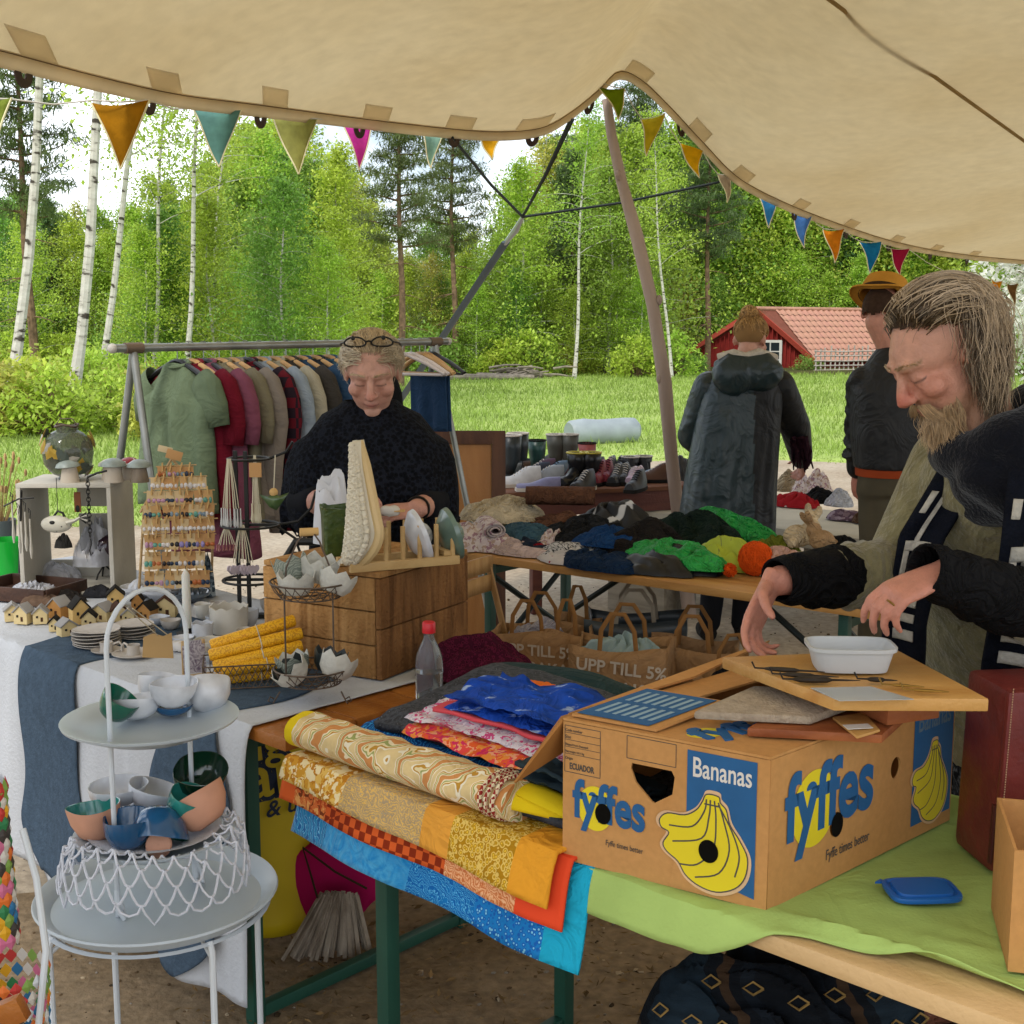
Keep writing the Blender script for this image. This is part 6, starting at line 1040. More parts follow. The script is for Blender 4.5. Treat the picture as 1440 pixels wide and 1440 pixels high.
M_bee = mat('beeswax', '#d99e12', rough=.55, pat='vor', cols=[(0, '#e6ae1c'), (.45, '#dda416'), (.6, '#c88a0c')], ps=240, var=.08, vs=12)
yc = on(355, 962); yb = T('wire_tray_basket', 'low brown wire basket holding the yellow beeswax candles', 'basket', yc, R(12)); mb = MB()
for z in (.005, .06): mb.tube([(-.115, -.05, z), (.115, -.05, z), (.115, .07, z), (-.115, .07, z), (-.115, -.05, z)], .002, 5)
for k in range(17):
    x = -.115 + .23 * k / 16; mb.tube([(x, -.05, .005), (min(.115, x + .03), -.05, .06)], .001, 4); mb.tube([(x, -.05, .005), (max(-.115, x - .03), -.05, .06)], .001, 4); mb.tube([(x, .07, .005), (x, .07, .06)], .001, 4)
O('wire_mesh', mb, M_wire, yb); S(yb.children[0], 'stuff')
for k, (x0, y0, x1, y1, dy) in enumerate(((296, 908, 415, 872, .04), (294, 922, 425, 890, .01), (300, 938, 425, 908, -.01), (312, 944, 425, 925, -.02), (300, 956, 420, 942, -.005), (320, 960, 400, 954, .03))):
    a, b = PY(x0, y0, yc.y + dy), PY(x1, y1, yc.y + dy + .07); t = T('beeswax_candle', 'rolled yellow beeswax candle in the wire basket', 'candle', a, group='rolled beeswax candles'); mb = MB(); d = b - a; mb.tube([d * q for q in (0, .02, .5, .98, 1)], [.012, .0155, .0158, .0155, .012], 16); O('wax_roll', mb, M_bee, t)
    mb = MB(); m_ = d * .55; Mq = d.to_track_quat('Z', 'Y').to_matrix(); mb.tube([m_ + Mq @ V((.0172 * math.cos(t_), .0172 * math.sin(t_), 0)) for t_ in [6.283 * j / 12 for j in range(13)]], .0016, 5); O('paper_band', mb, M_str2, t)
wc2 = on(440, 985); wb = T('tiered_wire_basket', 'two tier rusty wire basket with wooden grip holding crown shaped cups', 'basket', wc2); M_crown = mat('crown_white', '#bfbdb2', rough=.6, var=.12, vs=30, bump=.5, bs=70); M_crownd = mat('crown_green_grey', '#7d857a', rough=.6, pat='rings', cols=['#6c756a', '#a3a89a', '#7c8478'], ps=30, dist=10, bump=.4, bs=60); M_crownb = mat('crown_black', '#2a302e', rough=.4, var=.2)
zA = PY(440, 838, wc2.y).z - wc2.z
for z, r in ((.045, .088), (zA, .092)):
    mb = MB(); ring_ = lambda rr_, zz: [(rr_ * math.cos(t), rr_ * math.sin(t), zz) for t in [6.283 * j / 32 for j in range(33)]]
    mb.tube(ring_(r, z + .035), .0022, 6); mb.tube(ring_(r * .75, z), .0018, 6); mb.tube(ring_(r * .4, z), .0014, 5)
    for k in range(24): a, b = 6.283 * k / 24, 6.283 * (k + 1.2) / 24; mb.tube([(r * math.cos(a), r * math.sin(a), z + .035), (r * .9 * math.cos((a + b) / 2), r * .9 * math.sin((a + b) / 2), z + .015), (r * .75 * math.cos(b), r * .75 * math.sin(b), z)], .0011, 4); mb.tube([(r * math.cos(b), r * math.sin(b), z + .035), (r * .75 * math.cos(a), r * .75 * math.sin(a), z)], .0011, 4)
    for k in range(8): a = 6.283 * k / 8; mb.tube([(0, 0, z), (r * .75 * math.cos(a), r * .75 * math.sin(a), z)], .0011, 4)
    S(O('wire_tier', mb, M_wire, wb), 'stuff')
zt_ = PY(440, 748, wc2.y).z - wc2.z
for s_ in (-1, 1):
    mb = MB(); mb.tube([(s_ * .055, -.03, .045), (s_ * .055, -.03, zA), (s_ * .05, -.025, zt_ * .8), (s_ * .025, -.012, zt_ * .95), (s_ * .008, 0, zt_)], .0022, 6); O('upright_wire', mb, M_wire, wb)
    mb = MB(); mb.tube([(s_ * .07, -.03, .03), (s_ * .085, -.04, .005), (s_ * .095, -.045, .012), (s_ * .09, -.045, .022), (s_ * .083, -.04, .016)], .002, 6); O('scroll_foot', mb, M_wire, wb)
mb = MB(); mb.tube([(-.02, -.006, zt_), (.02, .006, zt_)], [.0095, .0095], 12); O('wooden_grip', mb, M_peg, wb)
def crown(label, dx, dy, z, r, h, m, mi, tilt=(0, 0)):
    t = T('crown_cup', label, 'cup', wc2 + V((dx, dy, z)), dx * 40, 'crown shaped cups'); t.rotation_euler = (tilt[0], tilt[1], dx * 30)
    fn = lambda rr_, zz, a, i: (rr_, zz + (h * .13 * abs(((a * 7 / 6.283) % 1) * 2 - 1) * 2 - h * .13 if i in (3, 4) else 0))
    mb = MB(); mb.lathe([(.001, 0), (r * .6, 0), (r * .9, h * .3), (r, h * .85), (r * .96, h * .85), (r * .84, h * .3), (.001, h * .1)], 56, fn=fn); o = O('cup_wall', mb, [m, mi], t)
    for p in o.data.polygons: p.material_index = 1 if p.index >= 56 * 4 else 0
crown('grey green crown cup tilted at the back of the upper tier', -.04, .03, zA + .03, .042, .06, M_crownd, M_crown, (.2, -.3)); crown('white crown cup with jagged rim in the upper tier', -.028, -.025, zA + .01, .044, .055, M_crown, M_crown, (0, 0)); crown('cream crown cup behind the white one in the upper tier', .01, .03, zA + .03, .046, .062, M_crown, M_crown, (.1, .2)); crown('white crown cup leaning out of the upper tier', .052, -.02, zA + .012, .044, .055, M_crown, M_gw, (.35, .3)); crown('black and white crown cup in the lower tier', -.03, -.02, .055, .044, .05, M_crown, M_crownb, (.6, -.2)); crown('white crown cup on its side in the lower tier', .05, -.015, .06, .044, .058, M_crown, M_crown, (.3, .4)); crown('black crown cup behind the white one in the lower tier', .03, .04, .06, .04, .055, M_crownb, M_crownb, (.1, .2)); crown('grey green crown cup at the rim of the lower tier', -.045, .035, .055, .04, .05, M_crownd, M_crown, (.2, 0))
M_oldw = wood('old_crate', '#8f653d', '#5f3f24', 'z', 11, rough=.9, bump=.9, var=.3); M_oldw2 = wood('old_crate_pale', '#b08654', '#8a6238', 'z', 11, rough=.9, bump=.8, var=.25)
kn = on(537, 958); e1 = V((.50, .866, 0)); e2 = V((-.866, .50, 0)); KW, KL, KH = .40, .37, .255; wcr = T('wooden_crate', 'old brown plank crate turned upside down on the craft table', 'crate', kn)
def cbox(o_, dx, dy, dz, m, nm, par): # o_ offset in e1,e2,z and sizes
    mb = MB(); mb.box((dx / 2, dy / 2, dz / 2), (dx, dy, dz)); mb.xf(frame(e1 * o_[0] + e2 * o_[1] + V((0, 0, o_[2])), e1, e2, V((0, 0, 1)))); return O(nm, mb, m, par, bevel=.003)
for k in range(2): cbox((.0, -.0, k * KH / 2 + .001), KW, .016, KH / 2 - .003, M_oldw, 'plank', wcr)
for k in range(3): cbox((0, .018, k * KH / 3 + .001), .016, KL - .018, KH / 3 - .003, M_oldw2, 'plank', wcr)
cbox((0.001, 0.001, KH), KW, KL * .5 - .003, .014, M_oldw2, 'plank', wcr); cbox((0.001, KL * .5 + .001, KH), KW, KL * .5 - .003, .014, M_oldw2, 'plank', wcr)
cbox((KW - .016, .018, 0), .014, KL - .02, KH - .003, M_oldw, 'plank', wcr); cbox((.018, KL - .016, 0), KW - .036, .014, KH - .003, M_oldw, 'plank', wcr)
KT = kn.z + KH + .0145
def onk(px, py): return PZ(px, py, KT)
# dish rack
r0, r1 = onk(492, 806), onk(645, 793); rk = T('dish_rack', 'pine peg dish rack on the old crate', 'rack', r0); rd = r1 - r0; rl = rd.length; rd.normalize(); rn = V((-rd.y, rd.x, 0)); M_rack = wood('rack_pine', '#c9a972', '#b3905a', 'x', 8)
for k, off in enumerate((0, .10)):
    mb = MB(); mb.box((rl / 2, off, .012), (rl, .018, .022)); mb.xf(frame(V(), rd, rn, V((0, 0, 1)))); O('rail', mb, M_rack, rk, bevel=.002)
    for j in range(6): mb = MB(); x = rl * (.17 + .155 * j); mb.tube([V((x, off, .022)), V((x, off, .105))], .0062, 8); mb.xf(frame(V(), rd, rn, V((0, 0, 1)))); O('peg', mb, M_rack, rk)
for x in (.03, rl - .03): mb = MB(); mb.box((x, .05, .03), (.018, .1, .012)); mb.xf(frame(V(), rd, rn, V((0, 0, 1)))); O('cross_rail', mb, M_rack, rk)
def rkp(f, off, z): return r0 + rd * rl * f + rn * off + V((0, 0, z))
# braided platter standing in the rack
M_braid = mat('braided_clay', '#cfc6b0', rough=.5, var=.06, vs=20); br = T('braided_platter', 'tall cream ceramic leaf platter with braided surface standing on edge', 'platter', rkp(.10, .03, .02)); rng = random.Random(4); fd = V((.26, -.97, 0)).normalized(); gd2 = V((.97, .26, 0)).normalized()
HB = PY(500, 620, br.location.y).z - br.location.z
def outline(t): return .105 * math.sin(math.pi * min(1, t ** .8 * 1.0)) ** .7 * (1 if t < .5 else 1) + .012
wd_ = V((.80, -.60, 0)); nd_ = V((-.60, -.80, 0))
def pw_(v): return .098 * min(1, .10 + 1.25 * (1 - v)) * (1 - .55 * max(0, (.25 - v) / .25) ** 2)
def pp_(u, v): return wd_ * (pw_(v) * u - .02 + .012 * v) + nd_ * (.028 * math.cos((u - .45) * 2.6) - .03 * v) + V((0, 0, v * HB))
mb = MB(); mb.grid(pp_, 12, 34); O('platter_body', mb, M_braid, br, solid=.010)
mb = MB()
for k in range(4):
    for sgn in (0, 2.09, 4.19):
        pts = []
        for j in range(70): v = .01 + .97 * j / 69; u = .10 + .2 * k + .085 * math.sin(j * .8 + sgn + k); pts.append(pp_(u, v) + nd_ * (.011 + .006 * math.cos(j * 1.6 + sgn * 2 + k)))
        mb.tube(pts, [.008 * (1 - .45 * j / 69) for j in range(70)], 7)
S(O('braid', mb, M_braid, br), 'stuff')
mb = MB(); mb.tube([pp_(.97, .0 + v / 30) + nd_ * .004 for v in range(31)], [.012] * 25 + [.011, .010, .009, .008, .007, .005], 8); O('rim', mb, mat('platter_rim', '#c9ae7c', rough=.5, var=.08), br)
juicer('white ribbed juicer standing on edge in the dish rack', rkp(.60, .05, .062), M_gw, 1.15, (0, 1.25, .35)); juicer('grey green ribbed juicer standing on edge in the dish rack', rkp(.90, .05, .062), glaze('glaze_sage', '#5d7468', rough=.3), 1.15, (0, 1.3, .35))
# green square pot and paper bag
gp = onk(482, 785); sp_t = T('square_pot', 'square dark green glazed pot with wavy rim on the crate', 'pot', gp, .22); M_moss2 = mat('moss_glaze', '#2e3f1e', rough=.35, pat='noise', cols=['#1c2a14', '#35481f', '#4a5a26', '#2a3a1a'], ps=50, var=.15, bump=.4, bs=90)
def sq(w, z, wave=0): return [V((math.copysign(abs(math.cos(t)) ** .3, math.cos(t)) * w, math.copysign(abs(math.sin(t)) ** .3, math.sin(t)) * w, z + wave * math.sin(10 * t))) for t in [6.283 * j / 60 for j in range(60)]]
mb = MB(); mb.loft([sq(.044, .012), sq(.05, .02), sq(.052, .11), sq(.055, .135, .003), sq(.050, .135, .003), sq(.046, .1), sq(.042, .03)]); O('pot_wall', mb, M_moss2, sp_t)
for sx, sy in ((-1, -1), (1, -1), (-1, 1), (1, 1)): mb = MB(); mb.lathe([(.008, 0), (.010, .014), (.001, .015)], 10, (sx * .036, sy * .036, 0)); O('foot', mb, M_moss2, sp_t)
pbg = T('white_paper_bag', 'crumpled white paper bag behind the square green pot', 'bag', onk(462, 770) + V((0, .06, 0))); mb = heap(.10, .06, .18, 53, 5, .15, .1, 50, 20, 5); O('paper', mb, mat('bag_paper', '#c9cace', rough=.8, var=.06), pbg)
# bottle and maroon knit
bc = PZ(604, 985, TZ + .002); bt_ = T('water_bottle', 'clear plastic water bottle with a red cap beside the crate', 'bottle', bc); mb = MB(); mb.lathe([(.001, 0), (.028, 0), (.032, .006), (.0325, .085), (.030, .11), (.02, .135), (.0125, .15), (.0125, .172)], 28); O('bottle_wall', mb, mat('bottle_plastic', '#dfe3e4', rough=.06, var=0, glass=.9), bt_); mb = MB(); mb.lathe([(.001, .002), (.0305, .003), (.031, .07), (.001, .07)], 24); O('water', mb, mat('water_clear', '#e4e8e8', rough=.02, var=0, glass=1), bt_)
mb = MB(); mb.lathe([(.0155, .163), (.0158, .165), (.0155, .186), (.013, .189), (.001, .189)], 30, fn=lambda r_, z_, a, i: (r_ * (1 + .02 * math.sin(30 * a)), z_)); O('cap', mb, mat('cap_red_plastic', '#c81f2a', rough=.35, var=.03), bt_)
kc2 = on(668, 948); kn_ = T('knitted_shawl', 'maroon crocheted shawl heaped at the back corner of the craft table', 'shawl', kc2); mb = heap(.30, .20, .10, 61, 6, .3); O('knit', mb, mat('maroon_knit', '#4a1226', rough=1, pat='vor', cols=[(0, '#2e0a18'), (.25, '#54162c'), (.5, '#3c0e20')], ps=110, var=.15, bump=.6, bs=140), kn_)
B0, B1 = PY(158, 490, 4.6), PY(630, 480, 5.9); bd = (B1 - B0).normalized(); gdir = V((bd.y, -bd.x, 0)).normalized(); M_pipe = mat('steel_pipe', '#8a8c88', rough=.4, metal=.6, var=.25, vs=9); M_pipec = mat('pipe_coupling', '#6b5a4a', rough=.6, metal=.3)
rail = T('clothes_rail', 'steel pipe clothes rail on splayed legs behind the seller', 'clothes rail', ((B0 + B1) / 2).xy.to_3d()); ro_ = V(rail.location)
mb = MB(); mb.tube([B0 - ro_, B1 - ro_], .0155, 12); O('bar', mb, M_pipe, rail)
for e_, s_ in ((B0, 1), (B1, -1)):
    mb = MB(); mb.ell(e_ - ro_, .018, 12, 8); O('end_cap', mb, mat('cap_white', '#b9b4aa', rough=.6), rail); j = e_ + bd * s_ * .085; mb = MB(); mb.tube([j - bd * .035 - ro_, j + bd * .035 - ro_], .021, 10); O('coupling', mb, M_pipec, rail)
    for k in (-1, 1): mb = MB(); f_ = V((j.x, j.y, 0)) + gdir * k * .36 - bd * s_ * .06; mb.tube([j - ro_ + V((0, 0, -.01)), f_ - ro_], .014, 10); O('leg', mb, M_pipe, rail)
def barp(px):
    lo, hi = 0, 1
    for _ in range(40):
        m_ = (lo + hi) / 2; p = B0.lerp(B1, m_); r_ = p - CO; x = 720 + F_PX * r_.x / r_.dot(FW)
        if x < px: lo = m_
        else: hi = m_
    return B0.lerp(B1, lo)
M_hang = [wood('hanger_wood', '#c29c68', '#a98250', 'x', 8), mat('hanger_black', '#1b1a1a', rough=.4), mat('hanger_white', '#cfc3bd', rough=.5, var=.05)]
def hanger(px, m, label, tilt=0, bar_=False):
    p = barp(px); t = T('clothes_hanger', label, 'hanger', p, math.atan2(gdir.y, gdir.x) + tilt, 'hangers on the rail'); mb = MB(); mb.tube([(-.21, 0, -.135), (-.12, 0, -.09), (-.03, 0, -.055), (0, 0, -.05), (.03, 0, -.055), (.12, 0, -.09), (.21, 0, -.135)], [.010, .013, .013, .012, .013, .013, .010], 8, flat=.7); O('shoulder_bar', mb, M_hang[m], t)
    mb = MB(); mb.tube([(0, 0, -.05), (0, 0, -.012), (0, .010, .002)] + [(0, .020 * math.cos(a), .001 + .019 * math.sin(a)) for a in (.5, 1.2, 1.9, 2.6, 3.3)], .002, 5); O('hook', mb, M_pipe, t)
    if bar_: mb = MB(); mb.tube([(-.2, 0, -.14), (.2, 0, -.14)], .006, 6); O('trouser_bar', mb, M_hang[m], t)
    return p
def garment(px, label, m, ln=.62, sl=.2, wide=.44, hm=0, seed=0, cat='shirt', name='hanging_shirt', th=.055, twist=0, sm=None, tilt=0):
    p = hanger(px, hm, ['wooden', 'black', 'white'][hm] + ' hanger carrying the ' + label.split(' hanging')[0].split(' with')[0], tilt); t = T(name, label, cat, p, math.atan2(gdir.y, gdir.x) + tilt, 'clothes hanging on the rail'); rings = []; n = 56
    for i in range(27):
        v = i / 26; z = -.045 - v * ln - .012 * (v < .02); k = smooth(v, 0, .13); w = .055 + (wide / 2 - .055) * k ** .8 + .03 * v; tt = th * (.45 + .55 * smooth(v, .0, .3)) * (1 + .5 * v); z += -.0 ; r = []
        for j in range(n):
            a = 6.283 * j / n; x = math.copysign(abs(math.cos(a)) ** .8, math.cos(a)) * w; y = math.sin(a) * tt; f = (.3 + .7 * v) * .026 * math.sin(x * 46 + seed + 2 * math.sin(v * 3 + seed)) + .008 * N3((x * 9, v * 3, seed), 1.5)
            zz = z - (abs(x) / (wide / 2)) ** 1.5 * .075 * (1 - smooth(v, .1, .3)) - .012 * math.sin(x * 14 + seed) * v; r.append(V((x, y + f * (1 if math.sin(a) > 0 else .9), zz)))
        rings.append(r)
    mb = MB(); mb.loft(rings, cap=False); O('bodice', mb, m, t, solid=.002)
    for s_ in (-1, 1):
        if not sl: continue
        q0 = V((s_ * (wide / 2 - .055), 0, -.125)); q1 = q0 + V((s_ * .075, 0, -.09)); pts = [q0, q0 + V((s_ * .04, 0, -.03)), q1]; rs = [.06, .068, .062]; L_ = .12
        while L_ < sl: L_ += .07; pts.append(q1 + V((s_ * .012 * math.sin(L_ * 9), .01 * math.sin(L_ * 13), -(L_ - .12)))); rs.append(.058 - .02 * (L_ / .6))
        mb = MB(); mb.tube(pts, rs, 18, cap=False, flat=.62, fdir=(0, 1, 0)); O('sleeve', mb, sm or m, t, solid=.002)
    mb = MB(); mb.tube([(.058 * math.cos(a), .030 * math.sin(a), -.05 - .012 * (1 - math.sin(a))) for a in [6.283 * j / 20 for j in range(21)]], .007, 6); O('collar', mb, sm or m, t)
fab = lambda n, c, **k: mat(n, c, rough=.9, var=.12, vs=9, bump=.15, bs=120, wr=.3, wrs=7, **k)
plaid = mat('red_plaid', '#6a1c26', rough=.9, pat='check', cols=['#5c1620', '#241a22'], ps=26, var=.2)
for i, (px, lab, m, ln, sl, wd, hm, nm) in enumerate([
    (249, 'sage green short sleeved shirt hanging at the outer end of the rail', fab('cl_sage', '#66745a'), .56, .17, .40, 1, 'hanging_shirt'), (268, 'crimson lace top hanging behind the green shirt', fab('cl_crimson', '#6a1524'), .6, .22, .43, 0, 'hanging_tee'), (286, 'mauve pink blouse hanging behind the crimson top', fab('cl_mauve', '#7c4656'), .74, .24, .46, 1, 'hanging_blouse'), (308, 'olive beige top hanging behind the mauve blouse', fab('cl_olive', '#77705a'), .62, .2, .44, 0, 'hanging_tee'), (325, 'warm grey knitted jumper on a wooden hanger', fab('cl_taupe', '#81776c'), .62, .56, .46, 0, 'hanging_jumper'), (345, 'red and black plaid shirt with long sleeves', plaid, .66, .56, .46, 1, 'hanging_shirt'), (364, 'light grey blue shirt next to the plaid one', fab('cl_iceblue', '#8b96a0'), .66, .5, .46, 0, 'hanging_shirt'), (383, 'cream linen jacket on the rail', fab('cl_cream', '#a49d88'), .64, .5, .45, 0, 'hanging_jacket'), (402, 'dark taupe jacket with wide shoulders', fab('cl_darktaupe', '#3c3833'), .66, .56, .48, 0, 'hanging_jacket'), (421, 'blue denim jacket beside the dark taupe jacket', fab('cl_denim', '#2c4560'), .6, .52, .47, 0, 'hanging_jacket'), (440, 'charcoal denim jacket on the rail', fab('cl_charcoal', '#2b3038'), .6, .52, .47, 0, 'hanging_jacket'), (459, 'faded teal denim jacket beside the black coat', fab('cl_teal', '#39566a'), .58, .5, .47, 0, 'hanging_jacket'), (485, 'black coat hanging behind the seller', fab('cl_black', '#141416'), .8, .56, .5, 0, 'hanging_coat')]):
    garment(px, lab, m, ln, sl, wd, hm, i * 1.7, nm.split('_')[1], nm)
for k, (px, m, tl) in enumerate(((566, 2, .25), (578, 2, .1), (590, 0, .0), (598, 0, -.15))): hanger(px, m, ['white', 'white', 'wooden', 'wooden'][k] + ' empty hanger at the ' + ['inner', 'inner', 'outer', 'outer'][k] + ' end of the rail beside the seller', tl, True)
p = barp(604); jt = T('hanging_jeans', 'blue jeans folded over a hanger beside the seller', 'jeans', p, math.atan2(gdir.y, gdir.x)); mb = MB()
mb.grid(lambda u, v: V(((u - .5) * .22, (-.012 if v < .5 else .012) + .012 * math.sin(u * 14) * abs(1 - 2 * v), -.14 - abs(1 - 2 * v) * .26)), 20, 30); O('denim', mb, fab('jeans_blue', '#27405e'), jt, solid=.008)
hanger(605, 1, 'black hanger carrying the blue jeans', 0, True)
dp = PZ(655, 912, 0); dr = T('cabinet_door', 'brown panelled wooden door leaning behind the clothes table', 'door', (dp.x, dp.y, 0)); M_dark = wood('door_brown', '#5a3822', '#46291a', 'z', 6); M_panel = wood('door_panel', '#a5723c', '#94622e', 'z', 4, rough=.5)
Md = Matrix.Rotation(-.10, 4, 'X') @ Matrix.Rotation(.12, 4, 'Z')
for nm, cc, dd, m in (('stile', (.17, 0, .56), (.07, .03, 1.12), M_dark), ('stile', (-.35, 0, .56), (.07, .03, 1.12), M_dark), ('rail', (-.09, 0, 1.085), (.45, .028, .07), M_dark), ('rail', (-.09, 0, .035), (.45, .028, .07), M_panel), ('panel', (-.09, .004, .78), (.448, .012, .54), M_panel), ('panel', (-.09, .004, .28), (.448, .012, .42), M_panel), ('rail', (-.09, 0, .5), (.448, .022, .03), M_panel)): mb = MB(); mb.box(cc, dd); mb.xf(Md); O(nm, mb, m, dr, bevel=.003)
fc_ = PZ(700, 985, .18); fch = T('folding_chair', 'pale wooden folding chair standing beside the paper bags', 'chair', (fc_.x, 4.45, 0), 1.15); M_ch = wood('chair_wood', '#b08a58', '#98703f', 'z', 8)
for sx in (-.17, .17): mb = MB(); mb.tube([(sx, -.16, 0), (sx, .02, .42), (sx, .12, .80)], .013, 8, flat=.6); O('leg', mb, M_ch, fch); mb = MB(); mb.tube([(sx * .85, .2, 0), (sx * .85, -.12, .43)], .013, 8, flat=.6); O('leg', mb, M_ch, fch)
mb = MB(); mb.box((0, -.02, .43), (.36, .34, .02)); O('seat', mb, M_ch, fch, bevel=.004)
for zz in (.70, .77): mb = MB(); mb.grid(lambda u, v: V(((u - .5) * .36, .1 + .03 * (zz - .7) + .02 * math.sin(u * 3.14), zz + (v - .5) * .06)), 8, 1); O('back_slat', mb, M_ch, fch, solid=.012)
# seller's dark chair
sch = T('metal_chair', 'black tubular chair back behind the square green pot', 'chair', PY(425, 790, 3.75).xy.to_3d()); mb = MB(); mb.tube([(-.05, 0, 0), (-.05, 0, .95), (-.02, 0, 1.0), (.2, 0, 1.0), (.23, 0, .95), (.23, 0, 0)], .012, 8); O('back_frame', mb, M_black, sch); mb = MB(); mb.box((.09, .0, .85), (.24, .012, .24)); O('back_pad', mb, mat('pad_grey', '#23262c', rough=.8), sch, bevel=.005)
G0 = PZ(648, 776, TZ); G1 = PZ(1240, 860, TZ); ga = math.atan2(G1.y - G0.y, G1.x - G0.x)
clothes_table = ftable('pine folding table with green cross braced legs heaped with second hand clothes', V((G0.x, G0.y, 0)), ga, 2.2, .62, TZ, M_pine, legs=(.10, .62)); GU = V((math.cos(ga), math.sin(ga), 0)); GW = V((-GU.y, GU.x, 0))
def og(px, py, z=TZ + .002): return PZ(px, py, z)
def clothes(name, label, px, py, w, d, h, m, seed, rz=None, folds=6, rough=.3, zz=0, cat='clothes'):
    return tag(O(name, heap(w * 1.45, d * 1.3, h * .9, seed, folds, rough), m, loc=og(px, py) + V((0, 0, zz)), rz=ga if rz is None else rz), label, cat, 'clothes heaped on the clothes table')
def rolled(name, label, px, py, w, r, m, rz, zz=0, layers=2.6, cat='clothes', group='clothes heaped on the clothes table'):
    mb = MB(); nA = 60
    def f(u, v): a = v * layers * 6.283; q = r * (.35 + .65 * v) * (1 + .05 * N3((u * 4, math.cos(a), math.sin(a)), 1.5)); return V(((u - .5) * w * (1 + .03 * math.sin(v * 9)), q * math.cos(a) * 1.25, r + q * math.sin(a) * .85 - .1 * r * (u - .5) ** 2))
    mb.grid(f, 16, nA); return tag(O(name, mb, m, solid=.006, loc=og(px, py) + V((0, 0, zz)), rz=rz), label, cat, group)
cf = lambda n, c, **k: mat(n, c, rough=.92, var=.16, vs=10, bump=.2, bs=90, wr=.8, wrs=16, **k)
M_floralw = mat('lilac_floral', '#b7a9a4', rough=.9, pat='cells', cols=['#bdb0aa', '#b5a6a4', '#8f6f78', '#c2b6ae', '#a08a7a'], ps=70, dist=.05, var=.1)
clothes('floral_blouse', 'white floral blouse folded at the near end of the clothes table', 672, 768, .26, .26, .10, M_floralw, 101, rough=.2); rolled('lilac_roll', 'rolled lilac print cloth beside the white floral blouse', 690, 770, .22, .035, M_floralw, ga - .7, .05)
clothes('cream_blouse', 'crumpled cream blouse on top of the floral one', 700, 752, .30, .26, .09, cf('cl_c1', '#b9ab90'), 102, zz=.075, rough=.35); clothes('pink_cloth', 'pale pink cloth lying under the blue shirt', 730, 776, .34, .16, .05, cf('cl_c2', '#c0a9a0'), 103)
clothes('blue_grey_shirt', 'folded blue grey shirt in front of the brown jumper', 742, 768, .22, .18, .085, cf('cl_c3', '#37525e'), 104, folds=4, rough=.2, zz=.02); clothes('navy_cloth', 'navy cloth under the folded blue grey shirt', 738, 774, .24, .17, .055, cf('cl_c4', '#18202e'), 105, folds=5)
clothes('green_cloth', 'sage cloth tucked between cream blouse and brown jumper', 742, 752, .2, .2, .12, cf('cl_c5', '#6d7660'), 106); rolled('brown_jumper', 'rolled brown woollen jumper on top of the clothes', 788, 756, .28, .05, cf('cl_c6', '#5a3c2c'), ga + .6, .125); clothes('brown_cloth', 'brown cloth spilling below the rolled jumper', 775, 760, .26, .2, .12, cf('cl_c6b', '#644433'), 107)
clothes('red_cloth', 'small red garment under the dark top', 757, 779, .09, .08, .04, cf('cl_c7', '#8a1420'), 108); clothes('print_top', 'cream and brown printed top beside the red garment', 775, 772, .14, .2, .085, M_floralw, 109)
clothes('black_pullover', 'black top heaped in the middle of the table', 825, 770, .28, .3, .10, cf('cl_c8', '#17181a'), 110, zz=.02); clothes('striped_leggings', 'black and white patterned leggings in front of the black top', 805, 784, .20, .16, .07, mat('bw_print', '#8c8a88', rough=.9, pat='noise', cols=[(0, '#1c1b1c'), (.45, '#2a292a'), (.5, '#b9b6b2'), (1, '#c9c6c2')], ps=30, dist=3, stretch=(1, 3, 1)), 111); clothes('white_red_print', 'white cloth with red print under the patterned leggings', 803, 790, .19, .12, .04, mat('wr_print', '#b8b0ac', rough=.9, pat='vor', cols=[(0, '#8a2430'), (.2, '#b9b2ae')], ps=30), 112)
clothes('black_white_jacket', 'black sports jacket with white piping behind the black top', 862, 760, .26, .24, .14, mat('jk_black', '#141518', rough=.6, pat='wave', cols=[(0, '#121316'), (.9, '#16171a'), (.96, '#b8b8b8')], ps=2.2, dist=4), 113, zz=.02); clothes('dark_jeans', 'dark blue jeans folded at the table edge', 845, 796, .24, .2, .075, cf('cl_c9', '#12263f'), 114, folds=5); clothes('blue_jeans', 'brighter blue jeans lying on the dark ones', 862, 784, .2, .18, .06, cf('cl_c10', '#173a66'), 115, zz=.055)
clothes('brown_black_jacket', 'brownish black nylon jacket next to the jeans', 905, 785, .24, .26, .15, cf('cl_c11', '#1f1b19'), 116, rough=.22); clothes('black_nylon', 'black nylon garment under the bright green jacket', 935, 800, .3, .24, .08, mat('nylon_black', '#0f1012', rough=.4, var=.2, bump=.2, bs=30), 117); clothes('dark_green_jacket', 'dark green lined jacket behind the bright green one', 975, 775, .34, .24, .15, cf('cl_c12', '#15241c'), 118); clothes('bright_green_jacket', 'bright green nylon jacket crumpled at the table edge', 950, 800, .30, .18, .10, mat('nylon_green', '#1f9a3e', rough=.5, var=.12, vs=12, bump=.25, bs=40, wr=.9, wrs=18), 119, zz=.02, rough=.35); clothes('green_sleeve', 'bright green sleeve trailing behind the yellow green top', 1020, 765, .36, .10, .12, MATS['nylon_green'], 120, rz=ga - .1, zz=.03)
